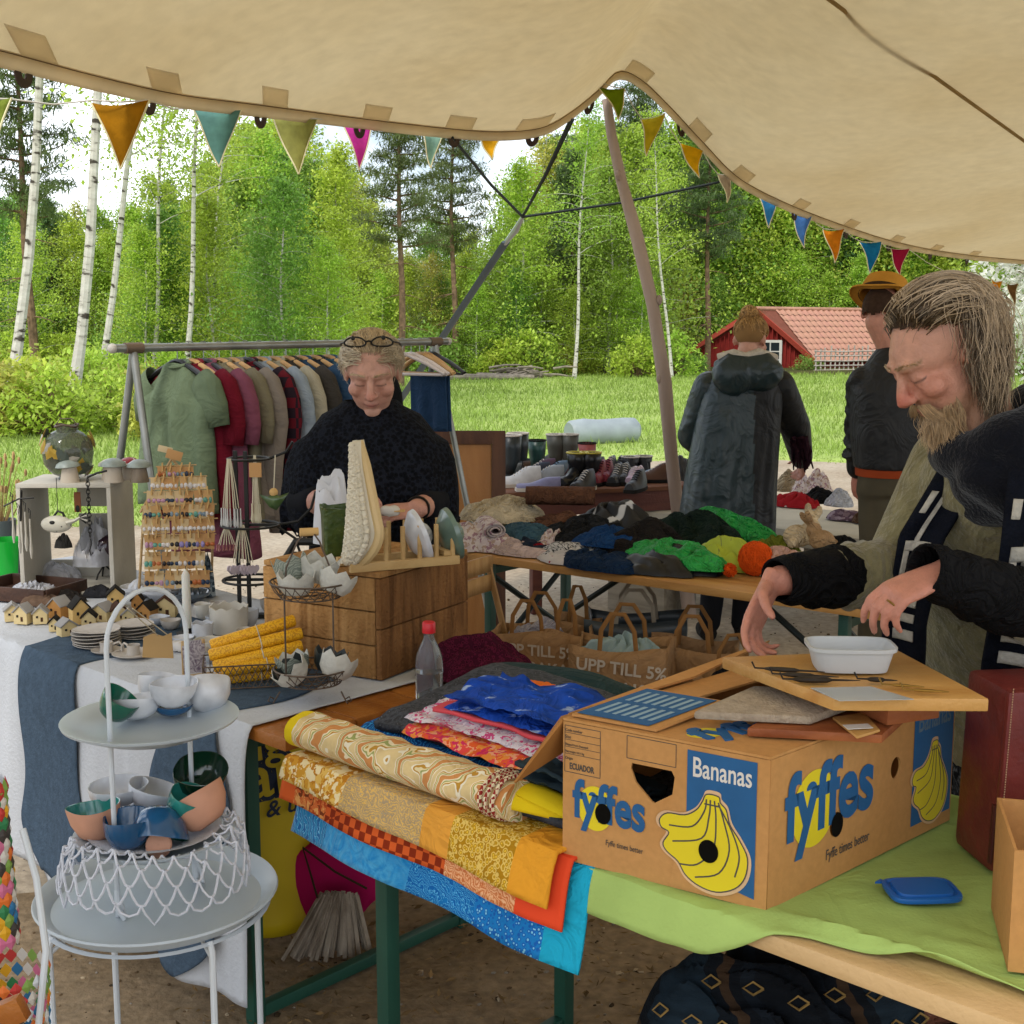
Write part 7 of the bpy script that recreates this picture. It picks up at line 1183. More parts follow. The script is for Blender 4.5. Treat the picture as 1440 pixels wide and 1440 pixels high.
clothes('lime_top', 'yellow green top with navy lining beside the orange yarn', 1025, 796, .20, .2, .13, mat('lime_nylon', '#9aa82a', rough=.6, pat='noise', cols=[(0, '#8a9a24'), (.6, '#a8b432'), (.68, '#1a2440')], ps=9, dist=2, bump=.3, bs=40), 121, rough=.35); clothes('beige_toy_cloth', 'beige cloth beneath the soft toys', 1120, 800, .36, .3, .06, cf('cl_c13', '#b4a58c'), 122); clothes('pink_pouch', 'pale pink pouch in front of the soft toys', 1102, 808, .17, .12, .09, cf('cl_c14', '#c09888'), 123, rough=.15, zz=.01); clothes('mint_cloth', 'mint green cloth by the pale pink pouch', 1140, 802, .16, .1, .07, cf('cl_c15', '#3f9a68'), 124); clothes('olive_cap', 'olive green pouch behind the pale pink one', 1095, 780, .14, .1, .08, cf('cl_c16', '#6e7426'), 125); clothes('black_beret', 'black pointed cap behind the soft toys', 1185, 790, .14, .14, .10, cf('cl_c17', '#101114'), 126, rough=.12)
for k in range(6): clothes('mixed_cloth', ['dark teal', 'off white', 'wine red', 'khaki', 'navy', 'grey'][k] + ' garment at the far right of the clothes table', 1215 + k * 16, 815 + k * 9, .2, .22, .06 + .02 * (k % 2), cf('cl_m%d' % k, ['#1d3436', '#b0aa9c', '#4c1622', '#5c5640', '#161e30', '#5f6164'][k]), 130 + k)
# orange yarn and pompom, soft toys
yp = og(1062, 808); yn = T('yarn_ball', 'orange ball of yarn on the clothes table', 'yarn', yp); mb = MB(); mb.ell((0, 0, .058), .058, 20, 14); rng = random.Random(3); M_yarn = mat('orange_yarn', '#cc4e14', rough=.95, var=.15, vs=60)
O('core', mb, M_yarn, yn); mb = MB()
for k in range(70):
    ax = V((rng.gauss(0, 1), rng.gauss(0, 1), rng.gauss(0, 1))).normalized(); q = ax.to_track_quat('Z', 'Y').to_matrix(); r = .0585 + rng.uniform(0, .004); c0 = rng.uniform(-.3, .3); mb.tube([V((0, 0, .058)) + q @ V((r * math.sqrt(1 - c0 * c0) * math.cos(t), r * math.sqrt(1 - c0 * c0) * math.sin(t), r * c0)) for t in [6.283 * j / 14 for j in range(15)]], .0022, 4, cap=False)
S(O('strands', mb, M_yarn, yn), 'stuff')
pm = T('pompom', 'small orange pompom beside the yarn ball', 'pompom', og(1026, 812)); mb = MB(); mb.ell((0, 0, .026), .02, 10, 8); rng = random.Random(4)
for k in range(260): d = V((rng.gauss(0, 1), rng.gauss(0, 1), rng.gauss(0, 1))).normalized(); mb.tube([V((0, 0, .026)) + d * .012, V((0, 0, .026)) + d * rng.uniform(.022, .028)], .0016, 3, cap=False)
S(O('tufts', mb, M_yarn, pm), 'stuff')
def toy(px, py, m, label, s=1.0, rz=0):
    t = T('soft_toy', label, 'soft toy', og(px, py) + V((0, 0, .045)), rz, 'soft toys'); t.scale = (s, s, s); mb = MB(); mb.ell((0, 0, .04), (.055, .05, .045), 16, 10); mb.ell((.05, -.02, .075), .034, 14, 10); mb.tube([(.05, 0, .1), (.055, .02, .135), (.06, .03, .16)], [.012, .016, .01], 8); mb.tube([(.065, -.01, .1), (.09, 0, .13), (.1, .01, .15)], [.012, .016, .009], 8); mb.tube([(-.03, -.03, .03), (-.06, -.06, .02)], [.02, .017], 8); mb.tube([(.03, -.04, .03), (.05, -.075, .02)], [.02, .017], 8)
    link('plush', remesh(mb, .006, 3), m, t); mb = MB(); mb.ell((.063, -.05, .085), .005, 8, 6); mb.ell((.038, -.053, .085), .005, 8, 6); O('eyes', mb, M_black, t); S(t.children[-1], 'stuff')
M_plush = cf('plush_cream', '#c4b090'); toy(1120, 785, M_plush, 'cream soft toy rabbit with raised ears on the clothes table', 1.0, .3); toy(1155, 790, cf('plush_tan', '#a68662'), 'tan soft toy lying next to the cream rabbit', .9, 2.4)
M_bagk = mat('kraft_bag', '#a07c56', rough=.85, var=.12, vs=6, bump=.2, bs=40, wr=.5, wrs=6); M_bagin = mat('kraft_bag_inside', '#7a5836', rough=.9, var=.12); M_bagw = mat('bag_white_ink', '#c0b3a2', rough=.85); M_bagr = mat('bag_red_ink', '#b02a20', rough=.8); M_handle = mat('bag_handle', '#8a6238', rough=.85)
def bag(px, py, Y, w, d, h, rz, label, m=None, texts=(), hc=None, full=None, z0=0):
    p = PY(px, py, Y); t = T('paper_bag', label, 'bag', (p.x, Y, z0), rz); rng = random.Random(int(px)); m = m or M_bagk
    for nm, ax in (('front_face', 0), ('back_face', 1), ('side_face', 2), ('side_face', 3)):
        def f(u, v):
            k = 1 + .05 * v; z = v * h + .012 * math.sin(u * 5 + px) * v; bl = .012 * math.sin(u * 3.14) * math.sin(v * 3.14) + .006 * N3((u * 3, v * 4, px), 1.6)
            if ax < 2: s_ = -1 if ax == 0 else 1; return V(((u - .5) * w * k, s_ * (d / 2 * k + bl), z))
            s_ = -1 if ax == 2 else 1; return V((s_ * (w / 2 * k + bl - .02 * v * math.sin(u * 3.14)), (u - .5) * d * k, z))
        mb = MB(); mb.grid(f, 10, 14); O(nm, mb, m, t, solid=.0015)
    mb = MB(); mb.box((0, 0, .003), (w - .004, d - .004, .004)); O('bottom', mb, M_bagin, t)
    for s_ in (-1, 1): mb = MB(); mb.tube([(-w * .2, s_ * d * .5, h - .03), (-w * .18, s_ * d * .5, h + .06), (-w * .08, s_ * d * .45, h + .115), (w * .06, s_ * d * .45, h + .115), (w * .17, s_ * d * .5, h + .06), (w * .2, s_ * d * .5, h - .03)], .008, 6, flat=.25, fdir=(0, 1, 0)); O('handle', mb, hc or M_handle, t)
    for s, x, z, hh, mm, rot_, face in texts:
        me = text_mesh(s, hh, .02 * hh, .0005); Mx = frame(V((x, -d / 2 - .022, z)), V((1, 0, 0)), V((0, 0, 1)), V((0, -1, 0))) if face == 0 else frame(V((w / 2 + .014, x, z)), V((0, 1, 0)), V((0, 0, 1)), V((1, 0, 0))) if face == 1 else frame(V((-w / 2 - .014, x, z)), V((0, -1, 0)), V((0, 0, 1)), V((-1, 0, 0)))
        me.transform(Mx @ Matrix.Rotation(rot_, 4, 'Z')); link('lettering', me, mm, t)
    if full: mb = heap(w * .92, d * .92, .10, int(px), 6, .3); mb.xf(Matrix.Translation((0, 0, h - .07))); O('contents', mb, full, t)
    return t
PR = lambda x: [('UPP TILL 5%', x, .497, .058, M_bagw, -.06, 0), ('TILLBAKA', x - .01, .425, .066, M_bagw, -.06, 0)]
bag(752, 900, 4.55, .30, .17, .55, -.35, 'kraft paper bag with faded white lettering and laundry beside the folding chair', texts=[('UPP TILL 5%', -.10, .475, .055, M_bagw, 0, 0), ('TILLBAKA', -.10, .41, .06, M_bagw, 0, 0)], full=cf('bag_white_cloth', '#a8a4ae'))
bag(805, 900, 4.62, .17, .28, .55, -.2, 'kraft paper bag with red script on its side panel', texts=[('Ekot', .03, .33, .085, M_bagr, 1.35, 0)])
bag(876, 930, 4.25, .32, .18, .57, -.28, 'kraft paper bag printed UPP TILL 5% TILLBAKA with plastic inside', texts=PR(-.14), full=mat('bag_plastic', '#8aa0a0', rough=.25, alpha=.85, var=.15))
bag(975, 930, 4.4, .30, .18, .53, -.2, 'kraft paper bag half hidden behind the raised carton flap', texts=[('TILL', .0, .42, .06, M_bagw, 0, 0)])
bag(895, 880, 4.7, .36, .18, .56, -.15, 'dark grey glossy carrier bag behind the kraft bags', m=mat('bag_grey_plastic', '#3c4446', rough=.35, var=.2, vs=5), hc=mat('handle_pale', '#9a8f7c', rough=.8))
bag(1045, 930, 4.1, .28, .16, .50, .25, 'kraft paper bag with dark contents behind the bearded mans hand', full=cf('bag_dark', '#15161a'))
mb = heap(.16, .14, .46, 77, 4, .2); tag(O('blue_yellow_bag', mb, mat('blue_yellow', '#1a2a78', rough=.5, pat='noise', cols=[(0, '#17246c'), (.56, '#1c2e84'), (.6, '#c99a1c')], ps=7), loc=(PY(1035, 900, 3.9).x, 3.85, 0)), 'blue carrier bag with yellow strap under the raised carton flap', 'bag')
S0, S1 = PZ(700, 694, .72), PZ(928, 684, .72); shz0 = .72; M_rust = wood('table_redbrown', '#5e2f22', '#4a2218', 'x', 6); sa_ = math.atan2(S1.y - S0.y, S1.x - S0.x); sln = (S1 - S0).length + .25
sht = T('shoe_table', 'low red brown wooden table covered with shoes and boots', 'table', (S0.x, S0.y, 0), sa_)
for i in range(5): mb = MB(); mb.box((sln / 2, .06 + .13 * i, shz0 - .012), (sln, .127, .024)); O('plank', mb, mat('shoe_plank', '#6d4a38', rough=.8, var=.25, vs=6), sht, bevel=.003)
mb = MB(); mb.box((sln / 2, .03, shz0 - .085), (sln - .04, .02, .12)); O('apron', mb, M_rust, sht)
for x, y in ((.25, .06), (sln - .06, .06), (.06, .6), (sln - .06, .6)): mb = MB(); mb.box((x, y, .34), (.06, .06, .67)); O('leg', mb, M_rust, sht, bevel=.004)
def onS(px, py): return PZ(px, py, shz0 + .003)
M_sole = mat('shoe_sole', '#b9b2a8', rough=.8, var=.1); M_soled = mat('shoe_sole_dark', '#1a1816', rough=.8)
def shoe(px, py, label, m, sole, rz, L_=.25, hgt=.09, boot=0, s=1.0, lace=None, group='shoes on the shoe table'):
    t = T('boot' if boot else 'shoe', label, 'boot' if boot else 'shoe', onS(px, py), rz, group); t.scale = (s, s, s); rings = []; n = 20
    for i in range(15):
        v = i / 14; x = (v - .42) * L_; w = (.036 + .012 * math.sin(math.pi * min(1, v * 1.1)) - .012 * (1 - v) * .6) * (1 if v < .93 else .75) * (1 if v > .04 else .8); h_ = hgt * (1.0 - .55 * smooth(v, .25, .75)) * (1 if v < .93 else .8)
        rings.append([V((x, math.copysign(abs(math.cos(a)) ** .7, math.cos(a)) * w * (1 - .35 * max(0, math.sin(a)) ** 2), .018 + max(0, math.sin(a)) * h_ + min(0, math.sin(a)) * .004)) for a in [6.283 * j / n for j in range(n)]])
    mb = MB(); mb.loft(rings); O('upper', mb, m, t)
    rs = []
    for i in range(15):
        v = i / 14; x = (v - .42) * L_ * 1.04; w = .040 + .012 * math.sin(math.pi * min(1, v * 1.1)) - .01 * (1 - v); w *= (1 if .04 < v < .95 else .75); rs.append([V((x, w, 0)), V((x, w, .02)), V((x, -w, .02)), V((x, -w, 0))])
    mb = MB(); mb.loft(rs); O('sole', mb, sole, t)
    if boot: mb = MB(); mb.tube([(-.045, 0, .04), (-.05, 0, .1), (-.05, 0, boot * .7), (-.048, 0, boot)], [.045, .045, .052, .056], 18, cap=False); O('shaft', mb, m, t, solid=.004); mb = MB(); mb.tube([(-.048 + .057 * math.cos(a), .057 * math.sin(a), boot) for a in [6.283 * j / 18 for j in range(19)]], .005, 6); O('cuff', mb, lace or sole, t)
    elif lace:
        mb = MB()
        for k in range(5): x = -.02 + k * .018; zz = .018 + hgt * (1 - .55 * smooth((x / L_) + .42, .25, .75)) + .002; mb.tube([(x, -.018, zz - .006), (x, 0, zz), (x + .006, .018, zz - .006)], .0025, 5)
        O('laces', mb, lace, t); S(t.children[-1], 'stuff')
sm_ = lambda n, c, r=.5: mat('shoe_' + n, c, rough=r, var=.15, vs=20)
shoe(735, 684, 'white trainer with blue stripes in front of the boots', sm_('white', '#b8b8ba'), M_sole, 3.5, .26, .10, lace=M_sole); shoe(762, 690, 'lilac blue slipper shoe beside the white trainer', sm_('lilac', '#6d6c8c'), M_sole, 3.3, .25, .06); shoe(706, 676, 'tall dark rubber boot with pale rim at the table end', sm_('rubber', '#20272a', .35), M_soled, 2.8, .27, .09, .24, 1.15, M_sole); shoe(716, 672, 'second tall dark rubber boot beside the first', sm_('rubber2', '#1c2326', .35), M_soled, 2.9, .27, .09, .24, 1.15, M_sole); shoe(744, 668, 'green rubber boot behind the white trainer', sm_('greenboot', '#22403c', .35), M_soled, 3.0, .25, .09, .22, 1.0)
shoe(770, 664, 'grey felt lined winter boot at the back of the shoe table', sm_('winter', '#35352f'), M_soled, 3.2, .26, .1, .22, 1.1, sm_('fleece', '#a5a096', .95)); shoe(788, 664, 'second grey felt lined winter boot at the back', sm_('winter2', '#3a3a34'), M_soled, 3.2, .26, .1, .22, 1.1, MATS['shoe_fleece']); shoe(780, 676, 'blue grey ankle shoe with open flap', sm_('steel', '#4a5f72'), M_sole, 3.9, .26, .10, lace=M_soled)
shoe(806, 682, 'black leather ankle boot with yellow lining', sm_('blackboot', '#121214', .3), M_soled, 4.2, .25, .09, .17, 1.1, sm_('yellowlining', '#a89a3c')); shoe(826, 682, 'second black leather ankle boot beside the first', sm_('blackboot2', '#141416', .3), M_soled, 4.3, .25, .09, .17, 1.1, MATS['shoe_yellowlining']); shoe(844, 680, 'dark red trainer beside the black ankle boots', sm_('redshoe', '#6a1422'), M_soled, 4.4, .25, .12, lace=M_soled); shoe(854, 678, 'second dark red trainer', sm_('redshoe2', '#701626'), M_soled, 4.5, .25, .12, lace=M_soled)
shoe(868, 680, 'black laced shoe right of the red trainers', sm_('blacklace', '#1b1b1c'), M_soled, 4.4, .24, .1, lace=M_sole); shoe(879, 679, 'second black laced shoe', sm_('blacklace2', '#1d1d1e'), M_soled, 4.5, .24, .1, lace=M_sole); shoe(890, 680, 'pink and white childs trainer', sm_('pinkshoe', '#a08a9a'), M_sole, 4.4, .2, .08, lace=M_sole); shoe(899, 679, 'second pink and white childs trainer', sm_('pinkshoe2', '#a88c98'), M_sole, 4.5, .2, .08, lace=M_sole); shoe(885, 668, 'black sports shoe with grey sole standing upright', sm_('sport', '#232427'), M_sole, 1.6, .25, .1, .12, 1.0, M_sole); shoe(903, 667, 'second black sports shoe standing upright', sm_('sport2', '#26272a'), M_sole, 1.6, .25, .1, .12, 1.0, M_sole); shoe(915, 675, 'grey blue slipper at the end of the shoes', sm_('bluegrey', '#5c6b7c'), M_sole, 3.3, .24, .06); shoe(760, 672, 'dark purple shoe between the boots', sm_('purple', '#40283c'), M_soled, 3.6, .24, .1, lace=M_sole); shoe(815, 668, 'pinkish red clog behind the black boots', sm_('clog', '#8c4440'), M_soled, 3.4, .24, .14, .2)
rng = random.Random(88)
for i, (px, py, nm, c, rz) in enumerate([(722, 676, 'dark brown laced', '#3a2418', 3.4), (752, 678, 'navy canvas', '#1c2438', 3.7), (797, 674, 'plum coloured', '#3c1c30', 4.0), (768, 682, 'pale grey running', '#83878c', 3.3), (836, 670, 'black suede', '#151415', 4.1), (858, 668, 'grey felt', '#4c4a48', 4.4), (873, 668, 'black slip on', '#101112', 4.6), (925, 678, 'brown leather', '#4a2c1a', 3.2), (896, 690, 'charcoal running', '#26282c', 4.3), (822, 690, 'black low heeled', '#121215', 4.2)]):
    shoe(px, py, nm + ' shoe among the boots on the shoe table', sm_('x%d' % i, c), M_soled if i % 3 else M_sole, rz, .25, .10, lace=M_sole if i % 2 else M_soled)
wz = .58; q0, q1 = PZ(886, 712, wz), PZ(1245, 757, wz); wa = math.atan2(q1.y - q0.y, q1.x - q0.x); wln = (q1 - q0).length; M_wcl = mat('cream_cloth', '#b9b5a8', rough=.95, var=.08, bump=.2, bs=40)
wt = T('trestle_table', 'low grey wooden trestle table under the cream cloth', 'table', (q0.x, q0.y, 0), wa); M_gw_ = wood('grey_plank', '#8f8778', '#756d60', 'x', 7, rough=.9)
for i in range(4): mb = MB(); mb.box((wln / 2, .09 + .18 * i, wz - .028), (wln, .175, .03)); O('plank', mb, M_gw_, wt, bevel=.003)
for x in (.08, wln * .5, wln - .1):
    for y in (.06, .66): mb = MB(); mb.box((x, y, (wz - .044) / 2), (.07, .05, wz - .044)); O('leg', mb, M_gw_, wt, bevel=.003)
WU = V((math.cos(wa), math.sin(wa), 0)); WW = V((-WU.y, WU.x, 0))
def wcf(u, v):
    x = -.02 + (wln + .04) * u; s = v * .86; b = .76 - s; z = wz - .010
    if b < -.008: d = -.008 - b; b = -.008 - .012 - .02 * d * math.sin(x * 11); z -= d
    return V((x, b, z + .003 * fbm((x * 5, b * 5, 2), 1.2)))
mb = MB(); mb.grid(wcf, 60, 40); tag(O('cream_cover', mb, M_wcl, solid=.003, loc=(q0.x, q0.y, 0), rz=wa), 'cream cloth covering the low trestle table', 'tablecloth')
def ow(px, py): return PZ(px, py, wz - .004)
def wclothes(name, label, px, py, w, d, h, m, seed, rough=.3, zz=0): tag(O(name, heap(w, d, h, seed, 6, rough), m, loc=ow(px, py) + V((0, 0, zz)), rz=wa), label, 'clothes', 'clothes on the cream covered table')
mb = MB(); slab(mb, (0, 0, 0), (.30, .3, .05), None, .05, 3); tag(O('folded_towel', mb, cf('towel_white', '#c0bdb2'), loc=ow(958, 702), rz=wa), 'white towel folded under the black bag', 'towel'); wclothes('black_bag', 'black nylon bag slumped on the white towel', 955, 697, .30, .25, .20, mat('nylon_bag', '#14161a', rough=.45, var=.2, bump=.3, bs=25), 201, .2, .045)
wclothes('beige_print_shawl', 'beige printed shawl heaped beside the woman', 1140, 700, .30, .3, .16, M_floralw, 202); wclothes('red_dotted_cloth', 'red cloth with white dots on the cream table', 1118, 712, .30, .18, .085, mat('red_dots', '#8a1a20', rough=.9, pat='vor', cols=[(0, '#b9a8a0'), (.18, '#8e1a20')], ps=16, dist=.05), 203); wclothes('black_lace', 'black lace garment beside the red dotted cloth', 1155, 706, .26, .2, .09, cf('lace_black', '#141314'), 204); wclothes('beige_heap', 'beige garment behind the red dotted cloth', 1115, 690, .22, .24, .13, cf('beige_wool', '#9a8a70'), 205); wclothes('mauve_print', 'mauve grey printed garment at the end of the cream table', 1190, 730, .26, .16, .05, mat('mauve_prt', '#6d5a66', rough=.9, pat='cells', cols=['#5a4654', '#8a7c88', '#4a3a46', '#75646e'], ps=50), 206); wclothes('brown_toy', 'brown soft bundle at the end of the cream table', 1215, 735, .14, .12, .07, cf('bundle_brown', '#5a4434'), 207); wclothes('white_bag', 'white bag behind the mauve garment', 1180, 712, .18, .14, .10, cf('white_bagc', '#b8bac0'), 208)
for i, (px, py) in enumerate(((905, 742), (935, 765), (925, 725))): mb = MB(); slab(mb, (0, 0, 0), (.26, .2, .07), None, .08, i + 5); p = PY(px, py, q0.y - .25); tag(O('white_bundle', mb, cf('white_lin%d' % i, '#b4b2a8'), loc=(p.x, p.y, [.36, .24, .31][i]), rz=wa), ['upper', 'lower', 'middle'][i] + ' white linen bundle stacked before the cream table', 'linen')
mb = MB(); mb.box((0, 0, .11), (.42, .3, .22)); tag(O('linen_crate', mb, M_gw_, loc=(PY(918, 750, q0.y - .25).x, q0.y - .25, 0), rz=wa, bevel=.004), 'grey wooden box carrying the white linen bundles', 'crate')
def orient(fwd, up=(0, 0, 1)):
    f = V(fwd).normalized(); u = V(up); u = (u - f * u.dot(f)).normalized(); x = f.cross(u); return Matrix([x, f, u]).transposed()   # local x right, y forward, z up
def head_parts(mb, c, Rm, s=1.0, wide=1.0):
    k = mb.mark()
    mb.ell((0, -.014, .034), (.076 * wide, .096, .083), 28, 20); mb.ell((0, .028, -.035), (.062 * wide, .064, .080), 24, 16); mb.ell((0, .035, .03), (.066 * wide, .055, .055), 20, 14)
    mb.ell((0, .068, -.098), (.026, .022, .020), 14, 10); mb.ell((0, .03, -.085), (.05 * wide, .045, .030), 18, 12)
    mb.tube([(0, .085, .024), (0, .097, .004), (0, .109, -.016), (0, .115, -.026), (0, .106, -.033)], [.009, .0105, .0125, .0135, .011], 12)
    for sx in (-1, 1):
        mb.ell((sx * .013, .102, -.029), (.0085, .011, .0085), 10, 8); mb.tube([(sx * .008, .089, .030), (sx * .03, .086, .034), (sx * .052, .066, .028)], [.009, .011, .008], 10)
        mb.ell((sx * .041 * wide, .062, -.022), (.026, .026, .024), 14, 10); mb.ell((sx * .031, .0765, .010), (.0165, .0125, .0125), 14, 10)
        mb.tube([(sx * .016, .0815, .0035), (sx * .031, .0885, .0015), (sx * .046, .0775, .005)], .0028, 6); mb.tube([(sx * .018, .082, -.004), (sx * .031, .086, -.007), (sx * .045, .077, -.004)], .004, 6)
        mb.tube([V((sx * .071 * wide, -.012, -.03)) + V((0, -.010 * math.sin(t) - .004, .022 + .028 * -math.cos(t))) + V((sx * .010 * math.sin(t), 0, 0)) for t in [math.pi * q / 8 for q in range(9)]], [.006, .007, .007, .007, .007, .007, .007, .006, .005], 8); mb.ell((sx * .072 * wide, -.008, -.012), (.006, .012, .022), 10, 8)
    mb.tube([(-.024, .082, -.060), (-.012, .092, -.0565), (0, .0935, -.0585), (.012, .092, -.0565), (.024, .082, -.060)], [.002, .0058, .006, .0058, .002], 8)
    mb.tube([(-.022, .080, -.066), (-.01, .0895, -.068), (0, .091, -.069), (.01, .0895, -.068), (.022, .080, -.066)], [.002, .006, .0068, .006, .002], 8)
    mb.xf(Matrix.Translation(c) @ (Rm.to_4x4()) @ Matrix.Scale(s, 4), k)
FING = []
def hand_parts(mb, wrist, fd, palm, thumb, curl=(.5, .6, .6, .6, .4), spread=.12, s=1.0):
    f = V(fd).normalized(); n = V(palm); n = (n - f * n.dot(f)).normalized(); x = V(thumb); x = (x - f * x.dot(f) - n * x.dot(n)).normalized(); w = V(wrist)
    P = lambda a, b, c_: w + (x * a + f * b + n * c_) * s
    mb.loft([[P(math.cos(t) * ww, bb, math.sin(t) * hh) for t in [6.283 * j / 16 for j in range(16)]] for bb, ww, hh in ((-.03, .026, .020), (0, .027, .018), (.025, .035, .016), (.055, .041, .0145), (.085, .041, .0125), (.095, .036, .009))])
    for i, (bx, L_, r_) in enumerate(((.031, .078, .0088), (.0105, .086, .0092), (-.0105, .080, .0088), (-.030, .064, .0078))):
        p = P(bx, .082, 0); a = 0; pts = [P(bx * .9, .05, 0), p]; rs = [r_ * 1.05, r_ * 1.08]; sp = spread * (1.5 - i) * .5
        for q, fr in enumerate((.45, .32, .23)):
            a += curl[i] * (.8, 1.15, .8)[q]; d = (f * math.cos(sp) + x * math.sin(sp)); dd = d * math.cos(a) + n * math.sin(a); pts.append(pts[-1] + dd * L_ * fr * s); rs.append(r_ * (1.0, .9, .72)[q])
        mb.tube(pts, [q * s for q in rs], 10); mb.ell(pts[-1], rs[-1] * s * 1.02, 8, 6); FING.append(pts)
    allp = getattr(hand_parts, 'p', None)
    t0 = P(.024, .012, .006); d = (x * .75 + f * .75 + n * .35).normalized(); t1 = t0 + d * .042 * s; d2 = (d + (f * .5 + n * curl[4] * 1.2 - x * .35 * curl[4])).normalized(); t2 = t1 + d2 * .034 * s; d3 = (d2 + n * curl[4] * .6 - x * .3 * curl[4]).normalized(); t3 = t2 + d3 * .026 * s
    mb.tube([t0, t1, t2, t3], [.015 * s, .0115 * s, .0100 * s, .0078 * s], 10); mb.ell(t3, .0078 * s, 8, 6)
    return pts
def limb(mb, pts, rs, n=14):
    out = []; rr_ = []
    pts = [V(p) for p in pts]
    for i in range(len(pts) - 1):
        for k in range(6): t = k / 6; out.append(pts[i].lerp(pts[i + 1], t)); rr_.append(rs[i] + (rs[i + 1] - rs[i]) * t)
    out.append(pts[-1]); rr_.append(rs[-1]); mb.tube(out, rr_, n); mb.ell(pts[0], rs[0], 12, 8); mb.ell(pts[-1], rs[-1], 12, 8)
    for p, r in list(zip(pts, rs))[1:-1]: mb.ell(p, r * 1.0, 12, 8)
def torso(mb, rows, n=28): # rows: centre, half width vec, half depth vec
    mb.loft([[V(c) + V(w) * math.copysign(abs(math.cos(t)) ** .85, math.cos(t)) + V(d) * math.copysign(abs(math.sin(t)) ** .9, math.sin(t)) for t in [6.283 * j / n for j in range(n)]] for c, w, d in rows])
def leg_foot(mb, hip, knee, ankle, toe, s=1.0): limb(mb, [hip, knee, ankle], [.082 * s, .055 * s, .040 * s]); mb.tube([V(ankle) + V((0, 0, -.02)), V(ankle).lerp(V(toe), .5) + V((0, 0, -.015)), V(toe)], [.042, .040, .028], 12); mb.ell(V(ankle) + V((0, 0, -.035)), (.04, .045, .035), 12, 8)
M_skin = mat('skin', '#c08a72', rough=.5, attr='Col', var=.12, vs=45, bump=.3, bs=200, sss=.08)
def skin_fn(c, Rm, s, base, red, lip, browc, beard=None):
    Ri = Rm.inverted(); base, red, lip, browc = [V(lin(q)[:3]) for q in (base, red, lip, browc)]
    def f(p):
        q = (Ri @ (V(p) - V(c))) / s
        if q.length > .17: return base.lerp(red, .35) if q.length > .3 else base
        col = base.copy(); g = lambda cx, cy, cz, r: math.exp(-(((abs(q.x) - cx) ** 2 + (q.y - cy) ** 2 + (q.z - cz) ** 2) / (r * r)))
        col = col.lerp(red, min(1, .9 * g(.0, .115, -.024, .022) + .4 * g(.045, .07, -.025, .04) + .25 * g(.072, -.01, -.01, .03)))
        lm = math.exp(-((q.z + .062) / .008) ** 2) * math.exp(-(q.x / .024) ** 2) * (1 if q.y > .07 else 0); col = col.lerp(lip, min(1, lm * .9))
        if q.y > .05: bm = math.exp(-((q.z - .0365 + .10 * max(0, abs(q.x) - .03)) / .0042) ** 2) * (1 if .012 < abs(q.x) < .055 else 0); col = col.lerp(browc, bm * .75); ey = math.exp(-((q.z - .0015) / .0022) ** 2) * (1 if .015 < abs(q.x) < .047 else 0); col = col.lerp(V((.03, .02, .015)), ey * .8); ml = math.exp(-((q.z + .0625) / .0015) ** 2) * (1 if abs(q.x) < .023 else 0); col = col.lerp(V((.10, .03, .02)), ml * .8)
        if beard: bt = smooth(-q.z, .045, .085) * (1 if q.y > -.02 else 0) * .55 + .35 * math.exp(-((q.z + .048) / .008) ** 2) * (1 if q.y > .07 else 0); col = col.lerp(V(lin(beard)[:3]), min(.7, bt))
        return col
    return f
def hairs(c, Rm, s, n, seed, rootf, stepf, steps, r0, clear=1.0, jit=.25, cling=0, ell=(.079, .099, .086), ec=(0, -.014, .034), bad=None, vol=.012):
    rng = random.Random(seed); mb = MB(); Ri = Rm.inverted(); ec = V(ec); c = V(c)
    for i in range(n):
        p = rootf(rng); ph = V((rng.gauss(0, jit), rng.gauss(0, jit), rng.gauss(0, jit))); pts = [p]; L_ = rng.uniform(.75, 1.1)
        for k in range(steps):
            d = stepf(pts[-1], k, rng, ph); q = pts[-1] + d * L_; e = q - ec; m_ = math.sqrt((e.x / ell[0]) ** 2 + (e.y / ell[1]) ** 2 + (e.z / ell[2]) ** 2)
            lim = clear + (i % 7) * vol
            if m_ < lim or k < cling: q = ec + e * ((lim + .002 * k) / max(m_, .05))
            pts.append(q)
        if bad and any(bad(q) for q in pts[1:]): continue
        w = [c + Rm @ (q * s) for q in pts]; rr_ = [r0 * (1 - .75 * (k / steps) ** 1.6) for k in range(steps + 1)]; mb.tube(w, rr_, 3, cap=False)
    return mb
def dirn(v): return V(v).normalized() if V(v).length > 1e-6 else V((0, 0, -1))
hc = PY(1326, 500, 2.32); Hm = orient((-.93, -.20, -.68), (-.4, -.05, 1)); hs = .96
man = T('person', 'bearded long haired man in olive felt tunic sorting things over the carton', 'person', (1.02, 2.69, 0)); mo = V(man.location); L_ = lambda p: V(p)
nb = V((0.865, 2.34, 1.40)); mb = MB(); head_parts(mb, hc, Hm, hs)
limb(mb, [nb, hc + Hm @ V((0, -.035, -.05))], [.062, .056])
lat = V((.16, -.98, 0)).normalized()
torso(mb, [((1.03, 2.67, .90), lat * .16, V((.11, .02, 0))), ((1.01, 2.63, 1.05), lat * .15, V((.10, .02, 0))), ((0.96, 2.53, 1.2), lat * .17, V((.11, .02, .02))), ((0.91, 2.43, 1.33), lat * .18, V((.10, .02, .03))), ((0.88, 2.37, 1.41), lat * .12, V((.07, .02, .03)))])
shL, elL, wrL = V((0.94, 2.21, 1.36)), V((.94, 2.12, 1.13)), PY(1332, 812, 2.02); shR, elR, wrR = V((0.87, 2.54, 1.36)), PY(1264, 806, 2.46), PY(1098, 816, 2.28)
